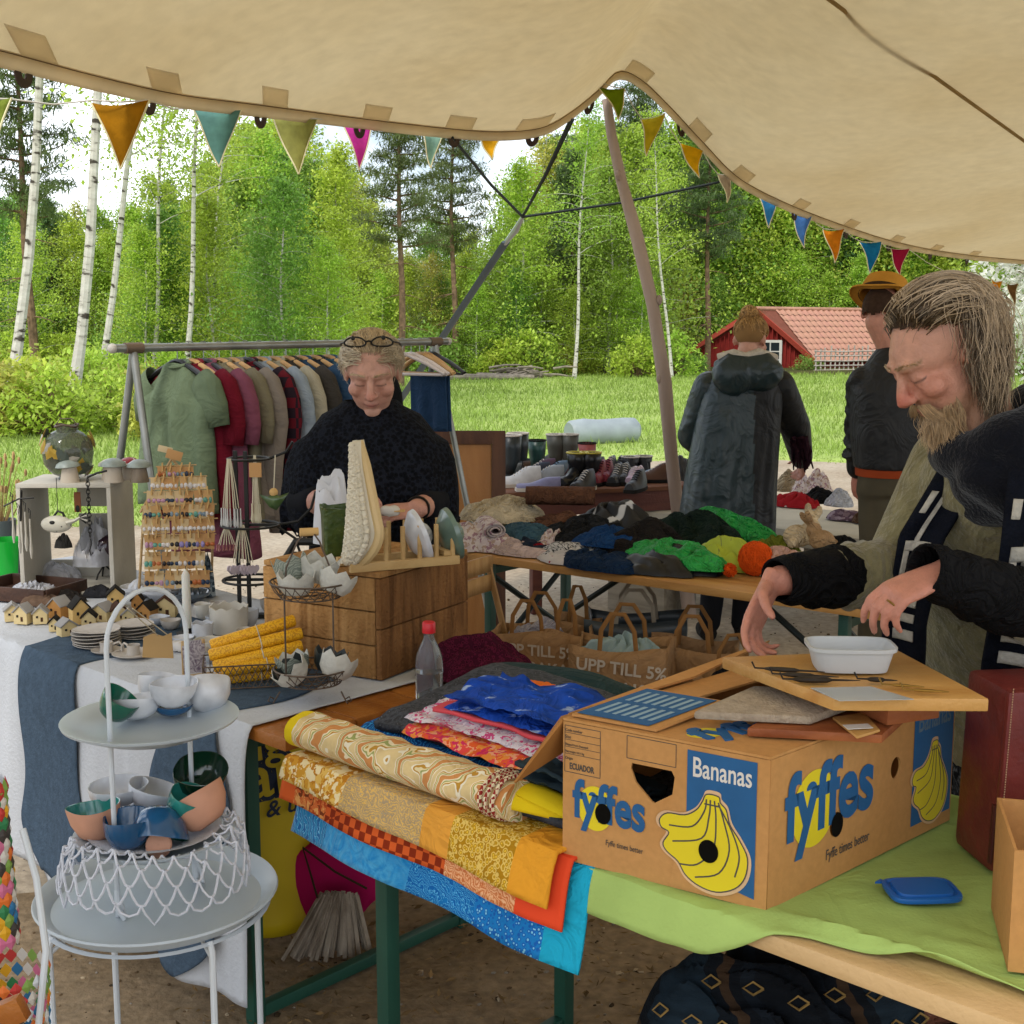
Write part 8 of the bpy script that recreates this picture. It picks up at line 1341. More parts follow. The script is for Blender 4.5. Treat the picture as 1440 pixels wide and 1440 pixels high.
limb(mb, [shL, elL, wrL], [.058, .044, .028]); limb(mb, [shR, elR, wrR], [.058, .044, .028])
hR = PY(1062, 868, 2.22); hand_parts(mb, PY(1082, 824, 2.27), PY(1058, 872, 2.24) - PY(1080, 822, 2.27), V((.85, -.45, .1)), V((.35, -.9, .1)), (.30, .46, .62, .78, .55), .22, .95)
fingers = hand_parts(mb, PY(1322, 806, 2.01), PY(1278, 826, 2.0) - PY(1322, 806, 2.01), V((.45, .30, -.8)), V((-.35, .75, .35)), (.45, .55, .62, .7, .5), .10, .96)
leg_foot(mb, (1.03, 2.59, .9), (1.04, 2.59, .48), (1.06, 2.63, .07), (0.88, 2.59, .03)); leg_foot(mb, (1.03, 2.77, .9), (1.02, 2.79, .48), (1.06, 2.83, .07), (0.86, 2.83, .03))
me = remesh(mb, .0042, 6, .5); vcol(me, skin_fn(hc, Hm, hs, '#c2907a', '#b8604e', '#a0584c', '#9a7a58', '#a07a5a')); me.transform(Matrix.Translation(-mo)); link('body', me, M_skin, man)
M_tunic = mat('olive_felt', '#6a6444', rough=1, pat='noise', cols=['#665f44', '#7e7756', '#8e8764'], ps=14, var=.18, vs=40, bump=.5, bs=130, sheen=.3, wr=.35, wrs=8); M_cuff = mat('black_cuff', '#121214', rough=.9, var=.2, bump=.3, bs=80, wr=.8, wrs=16)
mb = MB(); torso(mb, [((1.04, 2.67, .72), lat * .20, V((.15, .02, 0))), ((1.02, 2.65, .90), lat * .19, V((.145, .02, 0))), ((0.98, 2.59, 1.05), lat * .19, V((.14, .02, 0))), ((0.94, 2.51, 1.2), lat * .205, V((.145, .02, .02))), ((0.9, 2.42, 1.34), lat * .20, V((.12, .02, .03))), ((0.88, 2.37, 1.42), lat * .11, V((.08, .02, .03)))])
limb(mb, [shL + V((0, .03, .0)), elL], [.080, .070]); mid = elL.lerp(wrL, .42); limb(mb, [elL, mid], [.070, .058]); limb(mb, [shR - V((0, .03, 0)), elR], [.085, .072]); midR = elR.lerp(wrR, .55); limb(mb, [elR, midR], [.072, .058])
for k in range(5): q = elR.lerp(midR, k / 5); mb.tube([q + V((0, .055 * math.cos(t), .06 * math.sin(t))) + (midR - elR) * .03 * math.sin(t * 2 + k) for t in [6.283 * j / 14 for j in range(15)]], .011, 6)
for k in range(4): q = elL.lerp(shL, k / 5); mb.tube([q + V((.062 * math.cos(t), .06 * math.sin(t), .02 * math.sin(t * 2 + k))) for t in [6.283 * j / 14 for j in range(15)]], .010, 6)
me = remesh(mb, .008, 4, .5); me.transform(Matrix.Translation(-mo)); link('tunic', me, M_tunic, man)
for a_, b_ in ((midR.lerp(elR, .12), wrR.lerp(midR, -.06)), (mid.lerp(elL, .10), wrL.lerp(mid, -.32))):
    mb = MB(); d = b_ - a_; mb.tube([a_ + d * t + V((0, 0, .004 * math.sin(t * 22))) - mo for t in [k / 10 for k in range(11)]], [.056, .058, .055, .056, .051, .052, .047, .047, .043, .042, .039], 18, cap=False); O('cuff', mb, M_cuff, man, solid=.004)
# trousers, patterned cardigan, scarf
M_tw = mat('tweed_black', '#1a1b1e', rough=1, pat='noise', cols=[(0, '#0d0d10'), (.5, '#17181c'), (.62, '#5c6064'), (1, '#8a8e90')], ps=160, stretch=(1, 1, .5), var=.2)
mb = MB()
for y in (2.58, 2.77): limb(mb, [(1.03, y, .95), (1.03, y, .5), (1.06, y + .04, .08)], [.115, .09, .07])
torso(mb, [((1.04, 2.67, .70), lat * .21, V((.16, 0, 0))), ((1.03, 2.67, .95), lat * .20, V((.155, 0, 0)))]); me = remesh(mb, .012, 3); me.transform(Matrix.Translation(-mo)); link('trousers', me, M_tw, man)
M_card2 = mat('nordic_knit', '#12141c', rough=1, pat='brick', cols=[(0, '#10131c'), (.5, '#b4b0a6')], ps=9, stretch=(1.0, 1.6, 2.2), var=.15, vs=60, bump=.4, bs=160); M_navk = mat('navy_knit', '#11141d', rough=1, var=.2, vs=60, bump=.5, bs=170); M_crm = mat('cream_knit', '#b5b0a4', rough=1, var=.15, vs=70, bump=.4, bs=170)
def panel(pts, wv, name, m):  # vertical strip following a path, wv width vector
    mb = MB(); n = len(pts)
    def f(u, v): i = min(n - 2, int(v * (n - 1))); t = v * (n - 1) - i; p = V(pts[i]).lerp(V(pts[i + 1]), t); return p + V(wv) * (u - .5) + V((0, -.012 * math.sin(u * 6 + v * 5), 0)) - mo
    mb.grid(f, 16, 50); return O(name, mb, m, man, solid=.008), f
pl = [(.84, 2.345, 1.385), (.755, 2.345, 1.24), (.735, 2.35, 1.08), (.75, 2.39, .88), (.78, 2.43, .62)]; o1, f1 = panel(pl, (.065, -.05, 0), 'cardigan_front', M_navk)
pr_ = [(.885, 2.13, 1.39), (.865, 2.11, 1.27), (.862, 2.15, 1.05), (0.885, 2.22, .85), (0.91, 2.27, .62)]; o2, f2 = panel(pr_, (.09, -.04, 0), 'cardigan_front', M_navk)
def motif(f, u0, v0, u1, v1, par, name='knit_motif'):
    mb = MB(); e = V((-.35, -.93, 0)) * .0075; mb.grid(lambda u, v: V(f(u0 + (u1 - u0) * u, v0 + (v1 - v0) * v)) + e, 4, 4); O(name, mb, M_crm, par, solid=.003)
for f, par in ((f1, o1), (f2, o2)):
    for k, (u0, v0, u1, v1) in enumerate([(.1, .10, .25, .17), (.45, .12, .58, .30), (.2, .26, .8, .29), (.2, .29, .35, .37), (.65, .29, .8, .37), (.2, .37, .8, .40), (.3, .43, .7, .455), (.3, .475, .7, .5), (.3, .52, .7, .545), (.1, .6, .3, .66), (.3, .64, .5, .70), (.5, .60, .7, .66), (.15, .74, .85, .765), (.2, .8, .4, .86), (.55, .82, .75, .9)]): motif(f, u0, v0, u1, v1, par)
back = [(1.02, 2.45, 1.40), (1.1, 2.57, 1.2), (1.14, 2.65, 1.0), (1.18, 2.69, .8), (1.19, 2.69, .6)]; panel(back, (.03, -.36, 0), 'cardigan_back', M_card2)
M_scarf = mat('navy_scarf', '#0d0f17', rough=1, var=.2, vs=50, bump=.5, bs=140, sheen=.2); mb = MB(); nk = nb; nb = nb + V((.045, -.01, .02)); ax = (hc - nb).normalized(); e1_ = ax.cross(V((0, 1, 0))).normalized(); e2_ = ax.cross(e1_)
for k, (r, off, th) in enumerate(((.100, -.02, .046), (.092, .03, .042), (.112, -.07, .046))): pts = [nb + ax * (off + .022 * math.sin(t + k)) + e1_ * math.cos(t) * r + e2_ * math.sin(t) * r * 1.12 for t in [6.283 * j / 26 for j in range(27)]]; mb.tube(pts, [th * (1 + .12 * math.sin(j * 1.3 + k)) for j in range(27)], 12)
mb.tube([nb + V((-.10, -.04, .0)), nb + V((-.09, -.08, -.05)), nb + V((-.04, -.11, -.085)), nb + V((.06, -.11, -.06)), nb + V((.1, -.06, .02))], [.025, .04, .046, .045, .04], 12); mb.tube([nb + V((.02, -.11, .06)), nb + V((.09, -.10, .03)), nb + V((.13, -.02, .05))], [.03, .05, .05], 12)
me = remesh(mb, .008, 3); me.transform(Matrix.Translation(-mo)); link('scarf', me, M_scarf, man)
# hair: swept back from the brow, hanging behind and beside the ear
Gm = Hm.inverted() @ V((0, 0, -1))
def rootm(rng):
    while True:
        a = rng.uniform(-math.pi, math.pi); b = rng.uniform(.12, 1.5); p = V((.079 * math.cos(b) * math.sin(a), -.014 + .099 * math.cos(b) * math.cos(a), .034 + .086 * math.sin(b)))
        if math.cos(a) > .05 and b < .60 - .2 * abs(math.sin(a)): continue
        if abs(math.sin(a)) > .7 and b < .25 and math.cos(a) > -.35: continue
        return p
def stepm(p, k, rng, ph):
    side = 1 if p.x > 0 else -1; g = smooth(k, 4, 10); d = dirn(V((.30 * side, -1, -.05)) + ph * .5) * (1 - g) + Gm * (g * 1.1 + .12) + V((math.sin(k * .8 + ph.x * 9), math.sin(k * .7 + ph.y * 9), math.sin(k * .9 + ph.z * 9))) * (.12 + .26 * g)
    return dirn(d) * .0175
badm = lambda q: q.y > .034 and q.z < .068 - .5 * max(0, .06 - q.y)
M_hair1 = mat('hair_brown_grey', '#54442f', rough=.5, var=.2, vs=30, island=.55); M_hair2 = mat('hair_blond_grey', '#ab977c', rough=.5, var=.2, vs=30, island=.4)
mb = MB(); mb.ell((0, -.018, .040), (.079, .099, .083), 64, 48); keep = [f for f in mb.f if all((mb.v[i].y < .026 - 4 * mb.v[i].x ** 2 + (mb.v[i].z - .07) * 1.15) and mb.v[i].z > (.0 if mb.v[i].y > -.03 else -.05) for i in f)]; mb.f = keep; mb.m = [0] * len(keep); mb.xf(Matrix.Translation(hc) @ Hm.to_4x4() @ Matrix.Scale(hs, 4)); mb.xf(Matrix.Translation(-mo)); O('hair_base', mb, mat('hair_base', '#3a2d24', rough=.9, var=.2), man)
mb = hairs(hc, Hm, hs, 4200, 5, rootm, stepm, 19, .0010, 1.0, .24, 8, bad=badm, vol=.036); mb.xf(Matrix.Translation(-mo)); S(O('hair', mb, M_hair1, man), 'stuff')
mb = hairs(hc, Hm, hs, 1300, 6, rootm, stepm, 20, .0009, 1.12, .32, 7, bad=badm, vol=.036); mb.xf(Matrix.Translation(-mo)); S(O('hair', mb, M_hair2, man), 'stuff')
def rootb(rng):
    a = rng.gauss(0, .55); a = max(-1.2, min(1.2, a)); z = rng.uniform(-.118, -.082) + .022 * abs(a); return V((.060 * math.sin(a) * .95, .020 + .066 * math.cos(a), z))
def stepb(p, k, rng, ph):
    side = 1 if p.x > 0 else -1; return dirn(V((-.35 * side * smooth(k, 1, 5), .30 - .10 * k, -.5)) + Gm * .5 + ph * .5 + V((math.sin(k + ph.x * 8), math.sin(k * 1.1 + ph.z * 8), math.sin(k * 1.2 + ph.y * 8))) * .28) * .0095
def brows(c, Rm, s, seed, m, par, off, n=90):
    rng = random.Random(seed); mb = MB()
    for i in range(n):
        sx = rng.choice((-1, 1)); t = rng.random(); p = V((sx * (.010 + .042 * t), .0985 - .024 * t * t - .004 * t, .0355 + .004 * math.sin(t * 3) - .004 * t * t)) + V((0, rng.uniform(-.001, .002), rng.uniform(-.003, .003))); d = V((sx * .8, -.15, .45 - .5 * t)).normalized(); mb.tube([c + Rm @ (q * s) - off for q in (p, p + d * .006, p + d * .011 + V((0, 0, -.001)))], [.0006, .0005, .0002], 3, cap=False)
    S(O('eyebrows', mb, m, par), 'stuff')
M_beard = mat('beard_blond', '#b89c78', rough=.5, var=.2, vs=40, island=.4)
mb = hairs(hc, Hm, hs, 1600, 8, rootb, stepb, 6, .0007, 0.0, .4);
mb2 = hairs(hc, Hm, hs, 380, 9, lambda rng: (lambda x: V((x, .096 - 8.0 * x * x, -.048 + rng.uniform(-.004, .003))))(rng.uniform(-.034, .034)), lambda p, k, rng, ph: dirn(V(((1 if p.x > 0 else -1) * .75, .05 - .06 * k, -.55)) + Gm * .2 + ph * .25) * .0058, 7, .0006, 0.0, .35)
mb.add(mb2.v, mb2.f); mb.xf(Matrix.Translation(-mo)); S(O('beard', mb, M_beard, man), 'stuff')
brows(hc, Hm, hs, 61, M_beard, man, mo)
mb = MB(); rga, rgb = FING[6][1], FING[6][2]; rq = (rgb - rga).to_track_quat('Z', 'Y').to_matrix(); mb.tube([rga.lerp(rgb, .55) + rq @ V((.0098 * math.cos(t), .0098 * math.sin(t), 0)) - mo for t in [6.283 * j / 14 for j in range(15)]], .0018, 6); O('ring', mb, M_brass, man)
hc2 = PY(523, 524, 4.05); Hm2 = orient((.04, -.90, -.44), (0, -.4, 1)); hs2 = 1.03; sel = T('person', 'grey blonde woman in black crochet poncho looking down behind the craft table', 'person', (-.46, 4.2, 0)); so = V(sel.location)
mb = MB(); head_parts(mb, hc2, Hm2, hs2, 1.08); nb2 = V((-.455, 4.14, 1.36)); limb(mb, [nb2 - V((0, 0, .03)), hc2 + Hm2 @ V((0, -.03, -.05))], [.055, .058]); X1 = V((1, 0, 0)); Y1 = V((0, 1, 0))
torso(mb, [((-.46, 4.22, .88), X1 * .20, Y1 * .14), ((-.46, 4.21, 1.05), X1 * .19, Y1 * .14), ((-.46, 4.18, 1.22), X1 * .18, Y1 * .13), ((-.457, 4.16, 1.32), X1 * .14, Y1 * .09), ((-.455, 4.15, 1.36), X1 * .06, Y1 * .06)])
sA, eA, wA = V((-.60, 4.16, 1.28)), V((-.665, 4.03, 1.08)), PY(478, 706, 3.78); sB, eB2, wB2 = V((-.31, 4.16, 1.28)), V((-.25, 4.03, 1.08)), PY(585, 716, 3.84)
limb(mb, [sA, eA, wA], [.052, .048, .031]); limb(mb, [sB, eB2, wB2], [.052, .047, .030])
hand_parts(mb, wA, PY(512, 702, 3.74) - PY(478, 706, 3.78), V((.1, .3, -1)), V((.1, -.6, .6)), (.5, .6, .6, .6, .5), .08); hand_parts(mb, wB2, PY(540, 722, 3.80) - PY(585, 716, 3.84), V((-.1, .5, -1)), V((-.1, .2, .9)), (.6, .7, .7, .7, .5), .08)
leg_foot(mb, (-.56, 4.22, .88), (-.56, 4.2, .48), (-.56, 4.24, .07), (-.58, 4.08, .03)); leg_foot(mb, (-.36, 4.22, .88), (-.36, 4.2, .48), (-.36, 4.24, .07), (-.34, 4.08, .03))
me = remesh(mb, .0045, 5, .5); vcol(me, skin_fn(hc2, Hm2, hs2, '#be907c', '#b27462', '#a4645a', '#8a6a52')); me.transform(Matrix.Translation(-so)); link('body', me, M_skin, sel)
M_poncho = mat('crochet_black', '#0c0d11', rough=1, pat='vor', cols=[(0, '#0a0b0e'), (.35, '#0e1015'), (.55, '#191c24')], ps=75, var=.2, bump=1.0, bs=110)
rows = [(1.395, .082, .080, .0, -.455, 4.13), (1.375, .105, .095, 0, -.455, 4.13), (1.35, .155, .12, 0, -.455, 4.14), (1.315, .205, .145, .1, -.455, 4.14), (1.26, .245, .16, .2, -.456, 4.13), (1.2, .268, .178, .5, -.457, 4.12), (1.12, .28, .19, .8, -.458, 4.11), (1.06, .284, .195, 1.2, -.46, 4.11), (1.0, .282, .195, 1.4, -.46, 4.12)]
mb = MB(); rings = []
for z, w, d, am, cx, cy in rows:
    rings.append([V((cx + math.copysign(abs(math.cos(t)) ** .8, math.cos(t)) * w, cy + math.sin(t) * d + .014 * am * math.sin(t * 9), z - .05 * (abs(math.cos(t)) ** 3) * (w - .1) * 2 * 0 + .012 * am * math.sin(t * 7 + 1) - (.10 * smooth(abs(math.cos(t)), .75, 1.0) if 1.3 < z < 1.34 else 0) * .3)) - so for t in [6.283 * j / 72 for j in range(72)]])
sub = []
for i in range(len(rings) - 1):
    for k in range(4): sub.append([rings[i][j].lerp(rings[i + 1][j], k / 4) for j in range(72)])
sub.append(rings[-1]); mb.loft(sub, cap=False); po_ = O('poncho', mb, M_poncho, sel, solid=.010)
rng = random.Random(9); mb = MB()
for k in range(90): t = 6.283 * k / 90; p = rings[-1][int(k * 72 / 90) % 72]; mb.tube([p + V((.008 * math.cos(u), .002, -.006 + .010 * math.sin(u))) for u in (0, 1.5, 3, 4.5, 6.2)], .0035, 5)
S(O('scallop_hem', mb, M_poncho, po_), 'stuff')
M_trous = mat('dark_trousers', '#141519', rough=.9, var=.2)
mb = MB()
for x in (-.56, -.36): limb(mb, [(x, 4.22, .90), (x, 4.2, .48), (x, 4.24, .08)], [.105, .085, .07])
torso(mb, [((-.46, 4.22, .85), X1 * .22, Y1 * .16), ((-.46, 4.21, 1.05), X1 * .21, Y1 * .155), ((-.46, 4.18, 1.25), X1 * .21, Y1 * .15)]); limb(mb, [sA, eA, eA.lerp(wA, .35)], [.058, .056, .05]); limb(mb, [sB, eB2, eB2.lerp(wB2, .45)], [.058, .056, .048]); me = remesh(mb, .012, 3); me.transform(Matrix.Translation(-so)); link('dark_clothes', me, M_trous, sel)
def roots(rng):
    while True:
        a = rng.uniform(-math.pi, math.pi); b = rng.uniform(.1, 1.52); p = V((.080 * 1.06 * math.cos(b) * math.sin(a), -.014 + .099 * math.cos(b) * math.cos(a), .034 + .086 * math.sin(b)))
        if math.cos(a) > .25 and b < .66: continue
        if abs(math.sin(a)) > .7 and b < .2: continue
        return p
M_hs = mat('hair_ash_blond', '#b09a78', rough=.5, var=.2, vs=30, island=.4); M_hs2 = mat('hair_pale', '#c0b094', rough=.5, var=.15, vs=30, island=.3)
st2 = lambda p, k, rng, ph: dirn(V((p.x * 6 * (1 if k < 3 else -1), -1, .45 - .12 * k)) + ph * .55 + V((math.sin(k * 1.1 + ph.x * 9), 0, math.sin(k * 1.3 + ph.y * 9))) * .3) * .015
mb = MB(); mb.ell((0, -.02, .042), (.082 * 1.06, .099, .085), 24, 18); keep = [f for f in mb.f if all((mb.v[i].y < .04 or mb.v[i].z > .092) and mb.v[i].z > (.0 if mb.v[i].y > -.02 else -.06) for i in f)]; mb.f = keep; mb.m = [0] * len(keep); mb.xf(Matrix.Translation(hc2 - so) @ Hm2.to_4x4() @ Matrix.Scale(hs2, 4)); O('hair_base', mb, mat('hair_base_blond', '#9a8668', rough=.9, var=.25), sel)
mb = hairs(hc2, Hm2, hs2, 1500, 15, roots, st2, 9, .0012, 1.03, .3, 9, (.086, .102, .088)); mb.xf(Matrix.Translation(-so)); S(O('hair', mb, M_hs, sel), 'stuff')
mb = hairs(hc2, Hm2, hs2, 520, 16, lambda rng: V((rng.choice((-1, 1)) * rng.uniform(.02, .082), rng.uniform(-.02, .075), .10 - rng.uniform(0, .04))), lambda p, k, rng, ph: dirn(V(((1 if p.x > 0 else -1) * (.9 if k < 3 else .15), -.55, -.05 - .10 * k)) + ph * .5) * .014, 8, .0011, 1.08, .45, 7, (.086, .102, .088)); mb.xf(Matrix.Translation(-so)); S(O('hair', mb, M_hs2, sel), 'stuff')
brows(hc2, Hm2, hs2, 62, M_hs, sel, so)
mb = MB(); mk = lambda x, y, z: hc2 + Hm2 @ (V((x, y, z)) * hs2) - so
for sx in (-1, 1): mb.tube([mk(sx * .04 + .032 * math.cos(t), .045 + .004 * math.cos(2 * t), .125 + .016 * math.sin(t)) for t in [6.283 * j / 18 for j in range(19)]], .003, 6); mb.tube([mk(sx * .072, .042, .125), mk(sx * .088, .0, .10), mk(sx * .09, -.05, .06)], .003, 6); mb.ell(mk(sx * .045, .05, .142), .007, 8, 6)
mb.tube([mk(-.01, .048, .128), mk(0, .05, .132), mk(.01, .048, .128)], .003, 6); S(O('sunglasses', mb, M_black, sel), 'stuff')
mb = MB(); wq = wB2.lerp(eB2, .12) - so; dq = (eB2 - wB2).normalized(); a1 = dq.cross(V((0, 0, 1))).normalized(); a2 = dq.cross(a1); mb.tube([wq + a1 * .034 * math.cos(t) + a2 * .034 * math.sin(t) for t in [6.283 * j / 18 for j in range(19)]], .009, 8, flat=.5); O('wristband', mb, M_black, sel)
pk = T('small_parcel', 'small white paper parcel in the sellers hands', 'parcel', PY(548, 716, 3.74)); mb = MB(); slab(mb, (0, 0, -.02), (.06, .04, .03), None, .1, 3, 3, 20, 8); O('paper', mb, mat('parcel_white', '#c6c2b8', rough=.8), pk); mb = MB(); mb.box((.03, -.005, -.004), (.03, .03, .004)); O('pine_tag', mb, M_peg, pk)
wm = T('person', 'woman with blonde bun in a long dark green raincoat seen from behind', 'person', (1.18, 6.55, 0)); wo_ = V(wm.location); hc3 = PY(1056, 478, 6.50); Hm3 = orient((.45, .85, -.30)); mb = MB(); head_parts(mb, hc3, Hm3, 1.0)
nb3 = V((1.17, 6.53, 1.42)); limb(mb, [nb3, hc3 + Hm3 @ V((0, -.02, -.05))], [.058, .052]); torso(mb, [((1.17, 6.56, .9), X1 * .17, Y1 * .12), ((1.17, 6.55, 1.15), X1 * .15, Y1 * .11), ((1.17, 6.54, 1.35), X1 * .18, Y1 * .10), ((1.17, 6.53, 1.43), X1 * .08, Y1 * .06)])
s3, e3, w3 = V((1.36, 6.56, 1.34)), PY(1118, 600, 6.68), PY(1128, 648, 6.9); s4, e4, w4 = V((1.01, 6.58, 1.33)), V((.94, 6.66, 1.08)), V((1.02, 6.88, .99)); limb(mb, [s3, e3, w3], [.052, .042, .028]); limb(mb, [s4, e4, w4], [.052, .042, .028]); hand_parts(mb, w3, V((.15, .6, -.6)), V((-.6, .3, -.5)), V((.1, .5, .5))); hand_parts(mb, w4, V((.2, .7, -.4)), V((.3, .2, -.9)), V((.7, .3, .2)))
leg_foot(mb, (1.09, 6.55, .88), (1.07, 6.53, .48), (1.03, 6.6, .07), (1.03, 6.76, .03)); leg_foot(mb, (1.26, 6.55, .88), (1.25, 6.53, .48), (1.22, 6.58, .07), (1.24, 6.74, .03)); me = remesh(mb, .008, 2); vcol(me, skin_fn(hc3, Hm3, 1, '#bd8e7a', '#b36a58', '#a05850', '#8a6a52')); me.transform(Matrix.Translation(-wo_)); link('body', me, M_skin, wm)
M_coat = mat('raincoat_green', '#10262b', rough=.42, var=.15, vs=6, bump=.1, bs=20, spec=.5, wr=.22, wrs=5); M_coatb = mat('raincoat_black', '#0b0d10', rough=.6, var=.15, wr=.25, wrs=5)
rings = []
for z, w, d, cx in ((1.47, .085, .08, 1.16), (1.42, .125, .10, 1.175), (1.375, .175, .125, 1.18), (1.3, .205, .145, 1.175), (1.15, .215, .16, 1.155), (1.0, .225, .17, 1.14), (.85, .235, .18, 1.125), (.7, .245, .19, 1.115), (.55, .25, .19, 1.11)):
    fa = .008 * smooth(1.35 - z, 0, .5); rings.append([V((cx + math.copysign(abs(math.cos(t)) ** .85, math.cos(t)) * w, 6.55 + math.sin(t) * (d + fa * math.sin(t * 11 + z * 3) + fa * .6 * math.sin(t * 23 - z * 5)), z + .01 * math.sin(t * 5) * (z < .6))) - wo_ for t in [6.283 * j / 120 for j in range(120)]])
sub = []
for i in range(len(rings) - 1):
    for k in range(5): sub.append([rings[i][j].lerp(rings[i + 1][j], k / 5) + V((0, .006 * N3((j * .1, i + k / 5, 0), 2.2), 0)) for j in range(120)])
sub.append(rings[-1]); mb = MB(); mb.loft(sub, cap=False); co_ = O('raincoat', mb, [M_coat, M_coatb], wm, solid=.006)
for p in co_.data.polygons:
    if p.center.x > .03 + .03 * math.sin(p.center.z * 4) and p.center.x > .03: p.material_index = 1
for pts, rs, m in (([s3, e3, w3.lerp(e3, .1)], [.088, .082, .062], M_coatb), ([s4, e4, w4.lerp(e4, .15)], [.088, .080, .06], M_coat)):
    mb = MB(); limb(mb, pts, rs);
    for k in range(6): q = pts[0].lerp(pts[1], k / 6); mb.tube([q + V((.082 * math.cos(t), .082 * math.sin(t), .02 * math.sin(t * 2 + k))) for t in [6.283 * j / 12 for j in range(13)]], .009, 5)
    me = remesh(mb, .012, 3); me.transform(Matrix.Translation(-wo_)); link('sleeve', me, m, wm)
mb = MB(); mb.ell((1.10, 6.40, 1.40), (.105, .075, .10), 24, 16, fn=lambda p: 1 + .12 * N3(p, 3.0)); mb.ell((1.235, 6.42, 1.41), (.12, .07, .09), 24, 16, fn=lambda p: 1 + .12 * N3(p, 3.0, 4)); mb.tube([(1.02, 6.44, 1.44), (1.08, 6.40, 1.475), (1.17, 6.41, 1.46), (1.27, 6.42, 1.475), (1.34, 6.47, 1.42)], [.03, .04, .042, .04, .03], 12); mb.xf(Matrix.Translation(-wo_)); link('hood', remesh(mb, .010, 2), M_coat, wm)
mb = MB(); mb.tube([V(p) - wo_ for p in ((1.03, 6.43, 1.485), (1.10, 6.40, 1.508), (1.16, 6.41, 1.49), (1.23, 6.42, 1.512), (1.32, 6.46, 1.48))], .024, 10); O('fleece_lining', mb, mat('fleece_white', '#b9b2a6', rough=1, var=.15, vs=70, bump=.6, bs=120), wm)
mb = MB(); rng = random.Random(3)
for k in range(26): x = rng.uniform(-.03, .05); mb.tube([e3 + V((x, rng.uniform(-.1, .02), -.05)) - wo_, e3 + V((x + .02, rng.uniform(-.1, .02), -.12)) - wo_, e3 + V((x + rng.uniform(0, .05), -.05, -.2 + rng.uniform(-.04, .04))) - wo_], [.012, .009, .004], 5)
S(O('lace_scarf', mb, mat('plum_lace', '#2c1620', rough=1, var=.3, vs=60), wm), 'stuff')
mb = MB()
for x in (1.08, 1.25): limb(mb, [(x, 6.55, .7), (x - .02, 6.54, .48), (x - .04, 6.59, .10)], [.085, .07, .058])
me = remesh(mb, .012, 2); me.transform(Matrix.Translation(-wo_)); link('trousers', me, M_trous, wm)
for a_, t_ in (((1.03, 6.6, .07), (1.03, 6.76, .03)), ((1.22, 6.58, .07), (1.24, 6.74, .03))): mb = MB(); mb.tube([V(a_) + V((0, -.05, -.02)), V(a_).lerp(V(t_), .5) + V((0, 0, -.005)), V(t_) + V((0, .03, 0))], [.045, .05, .034], 12); mb.ell(V(a_), (.05, .055, .06), 12, 8); mb.xf(Matrix.Translation(-wo_)); O('shoe', mb, M_soled, wm)
rt3 = lambda rng: (lambda a, b: V((.079 * math.cos(b) * math.sin(a), -.014 + .099 * math.cos(b) * math.cos(a), .034 + .086 * math.sin(b))))(rng.uniform(-3.14, 3.14), rng.uniform(-.35, 1.5))
def keep3(rng):
    while True:
        p = rt3(rng)
        if p.y < .03 or p.z > .09: return p
bunp = V((0, -.075, .115)); stp3 = lambda p, k, rng, ph: dirn((bunp - p) * 6 + ph * .6) * min(.02, (bunp - p).length * .3 + .004)
mb = MB(); mb.ell((0, -.02, .04), (.081, .1, .086), 24, 16); keep = [f for f in mb.f if all(mb.v[i].y < .045 or mb.v[i].z > .085 for i in f)]; mb.f = keep; mb.m = [0] * len(keep); mb.ell(bunp, (.042, .036, .04), 16, 12, fn=lambda p: 1 + .15 * N3(p, 3)); mb.xf(Matrix.Translation(hc3 - wo_) @ Hm3.to_4x4()); O('hair_base', mb, mat('hair_base_straw', '#8a6a44', rough=.9, var=.25), wm)
mb = hairs(hc3, Hm3, 1.0, 900, 25, keep3, stp3, 9, .0016, 1.03, .3, 7); bun_ = MB(); rng = random.Random(4)
for k in range(60): ax_ = V((rng.gauss(0, 1), rng.gauss(0, .6), rng.gauss(0, 1))).normalized(); q = ax_.to_track_quat('Z', 'Y').to_matrix(); bun_.tube([hc3 + Hm3 @ (bunp + q @ V((.043 * math.cos(t), .040 * math.sin(t), rng.uniform(-.004, .004)))) for t in [5.2 * j / 9 + k for j in range(10)]], .0028, 4, cap=False)
mb.add(bun_.v, bun_.f); mb.xf(Matrix.Translation(-wo_)); S(O('hair', mb, mat('hair_straw', '#a5814f', rough=.5, var=.2, vs=30, island=.45), wm), 'stuff')
hm = T('person', 'man in tan hat and black jacket bending over the cream covered table', 'person', (1.76, 5.82, 0)); ho = V(hm.location); hc4 = PY(1240, 440, 5.85); Hm4 = orient((.55, .75, -.4)); mb = MB(); head_parts(mb, hc4, Hm4, 1.02); nb4 = V((1.74, 5.82, 1.50)); limb(mb, [nb4, hc4 + Hm4 @ V((0, -.02, -.05))], [.066, .06])
torso(mb, [((1.78, 5.82, .95), X1 * .17, Y1 * .12), ((1.77, 5.82, 1.2), X1 * .17, Y1 * .12), ((1.75, 5.82, 1.40), X1 * .15, Y1 * .09), ((1.74, 5.82, 1.50), X1 * .07, Y1 * .06)]); s5, e5, w5 = V((1.60, 5.84, 1.385)), PY(1212, 610, 5.95), PY(1206, 664, 6.02); s6, e6, w6 = V((1.95, 5.84, 1.42)), V((2.03, 5.95, 1.15)), V((1.95, 6.2, 1.0)); limb(mb, [s5, e5, w5], [.046, .044, .031]); limb(mb, [s6, e6, w6], [.046, .044, .031])
hand_parts(mb, w5, V((.05, .15, -1)), V((.7, .3, 0)), V((.3, -.9, 0)), (.3, .35, .4, .4, .3), .15, 1.1); hand_parts(mb, w6, V((0, .8, -.5)), V((-.3, -.3, -.9)), V((-.9, .1, .1)))
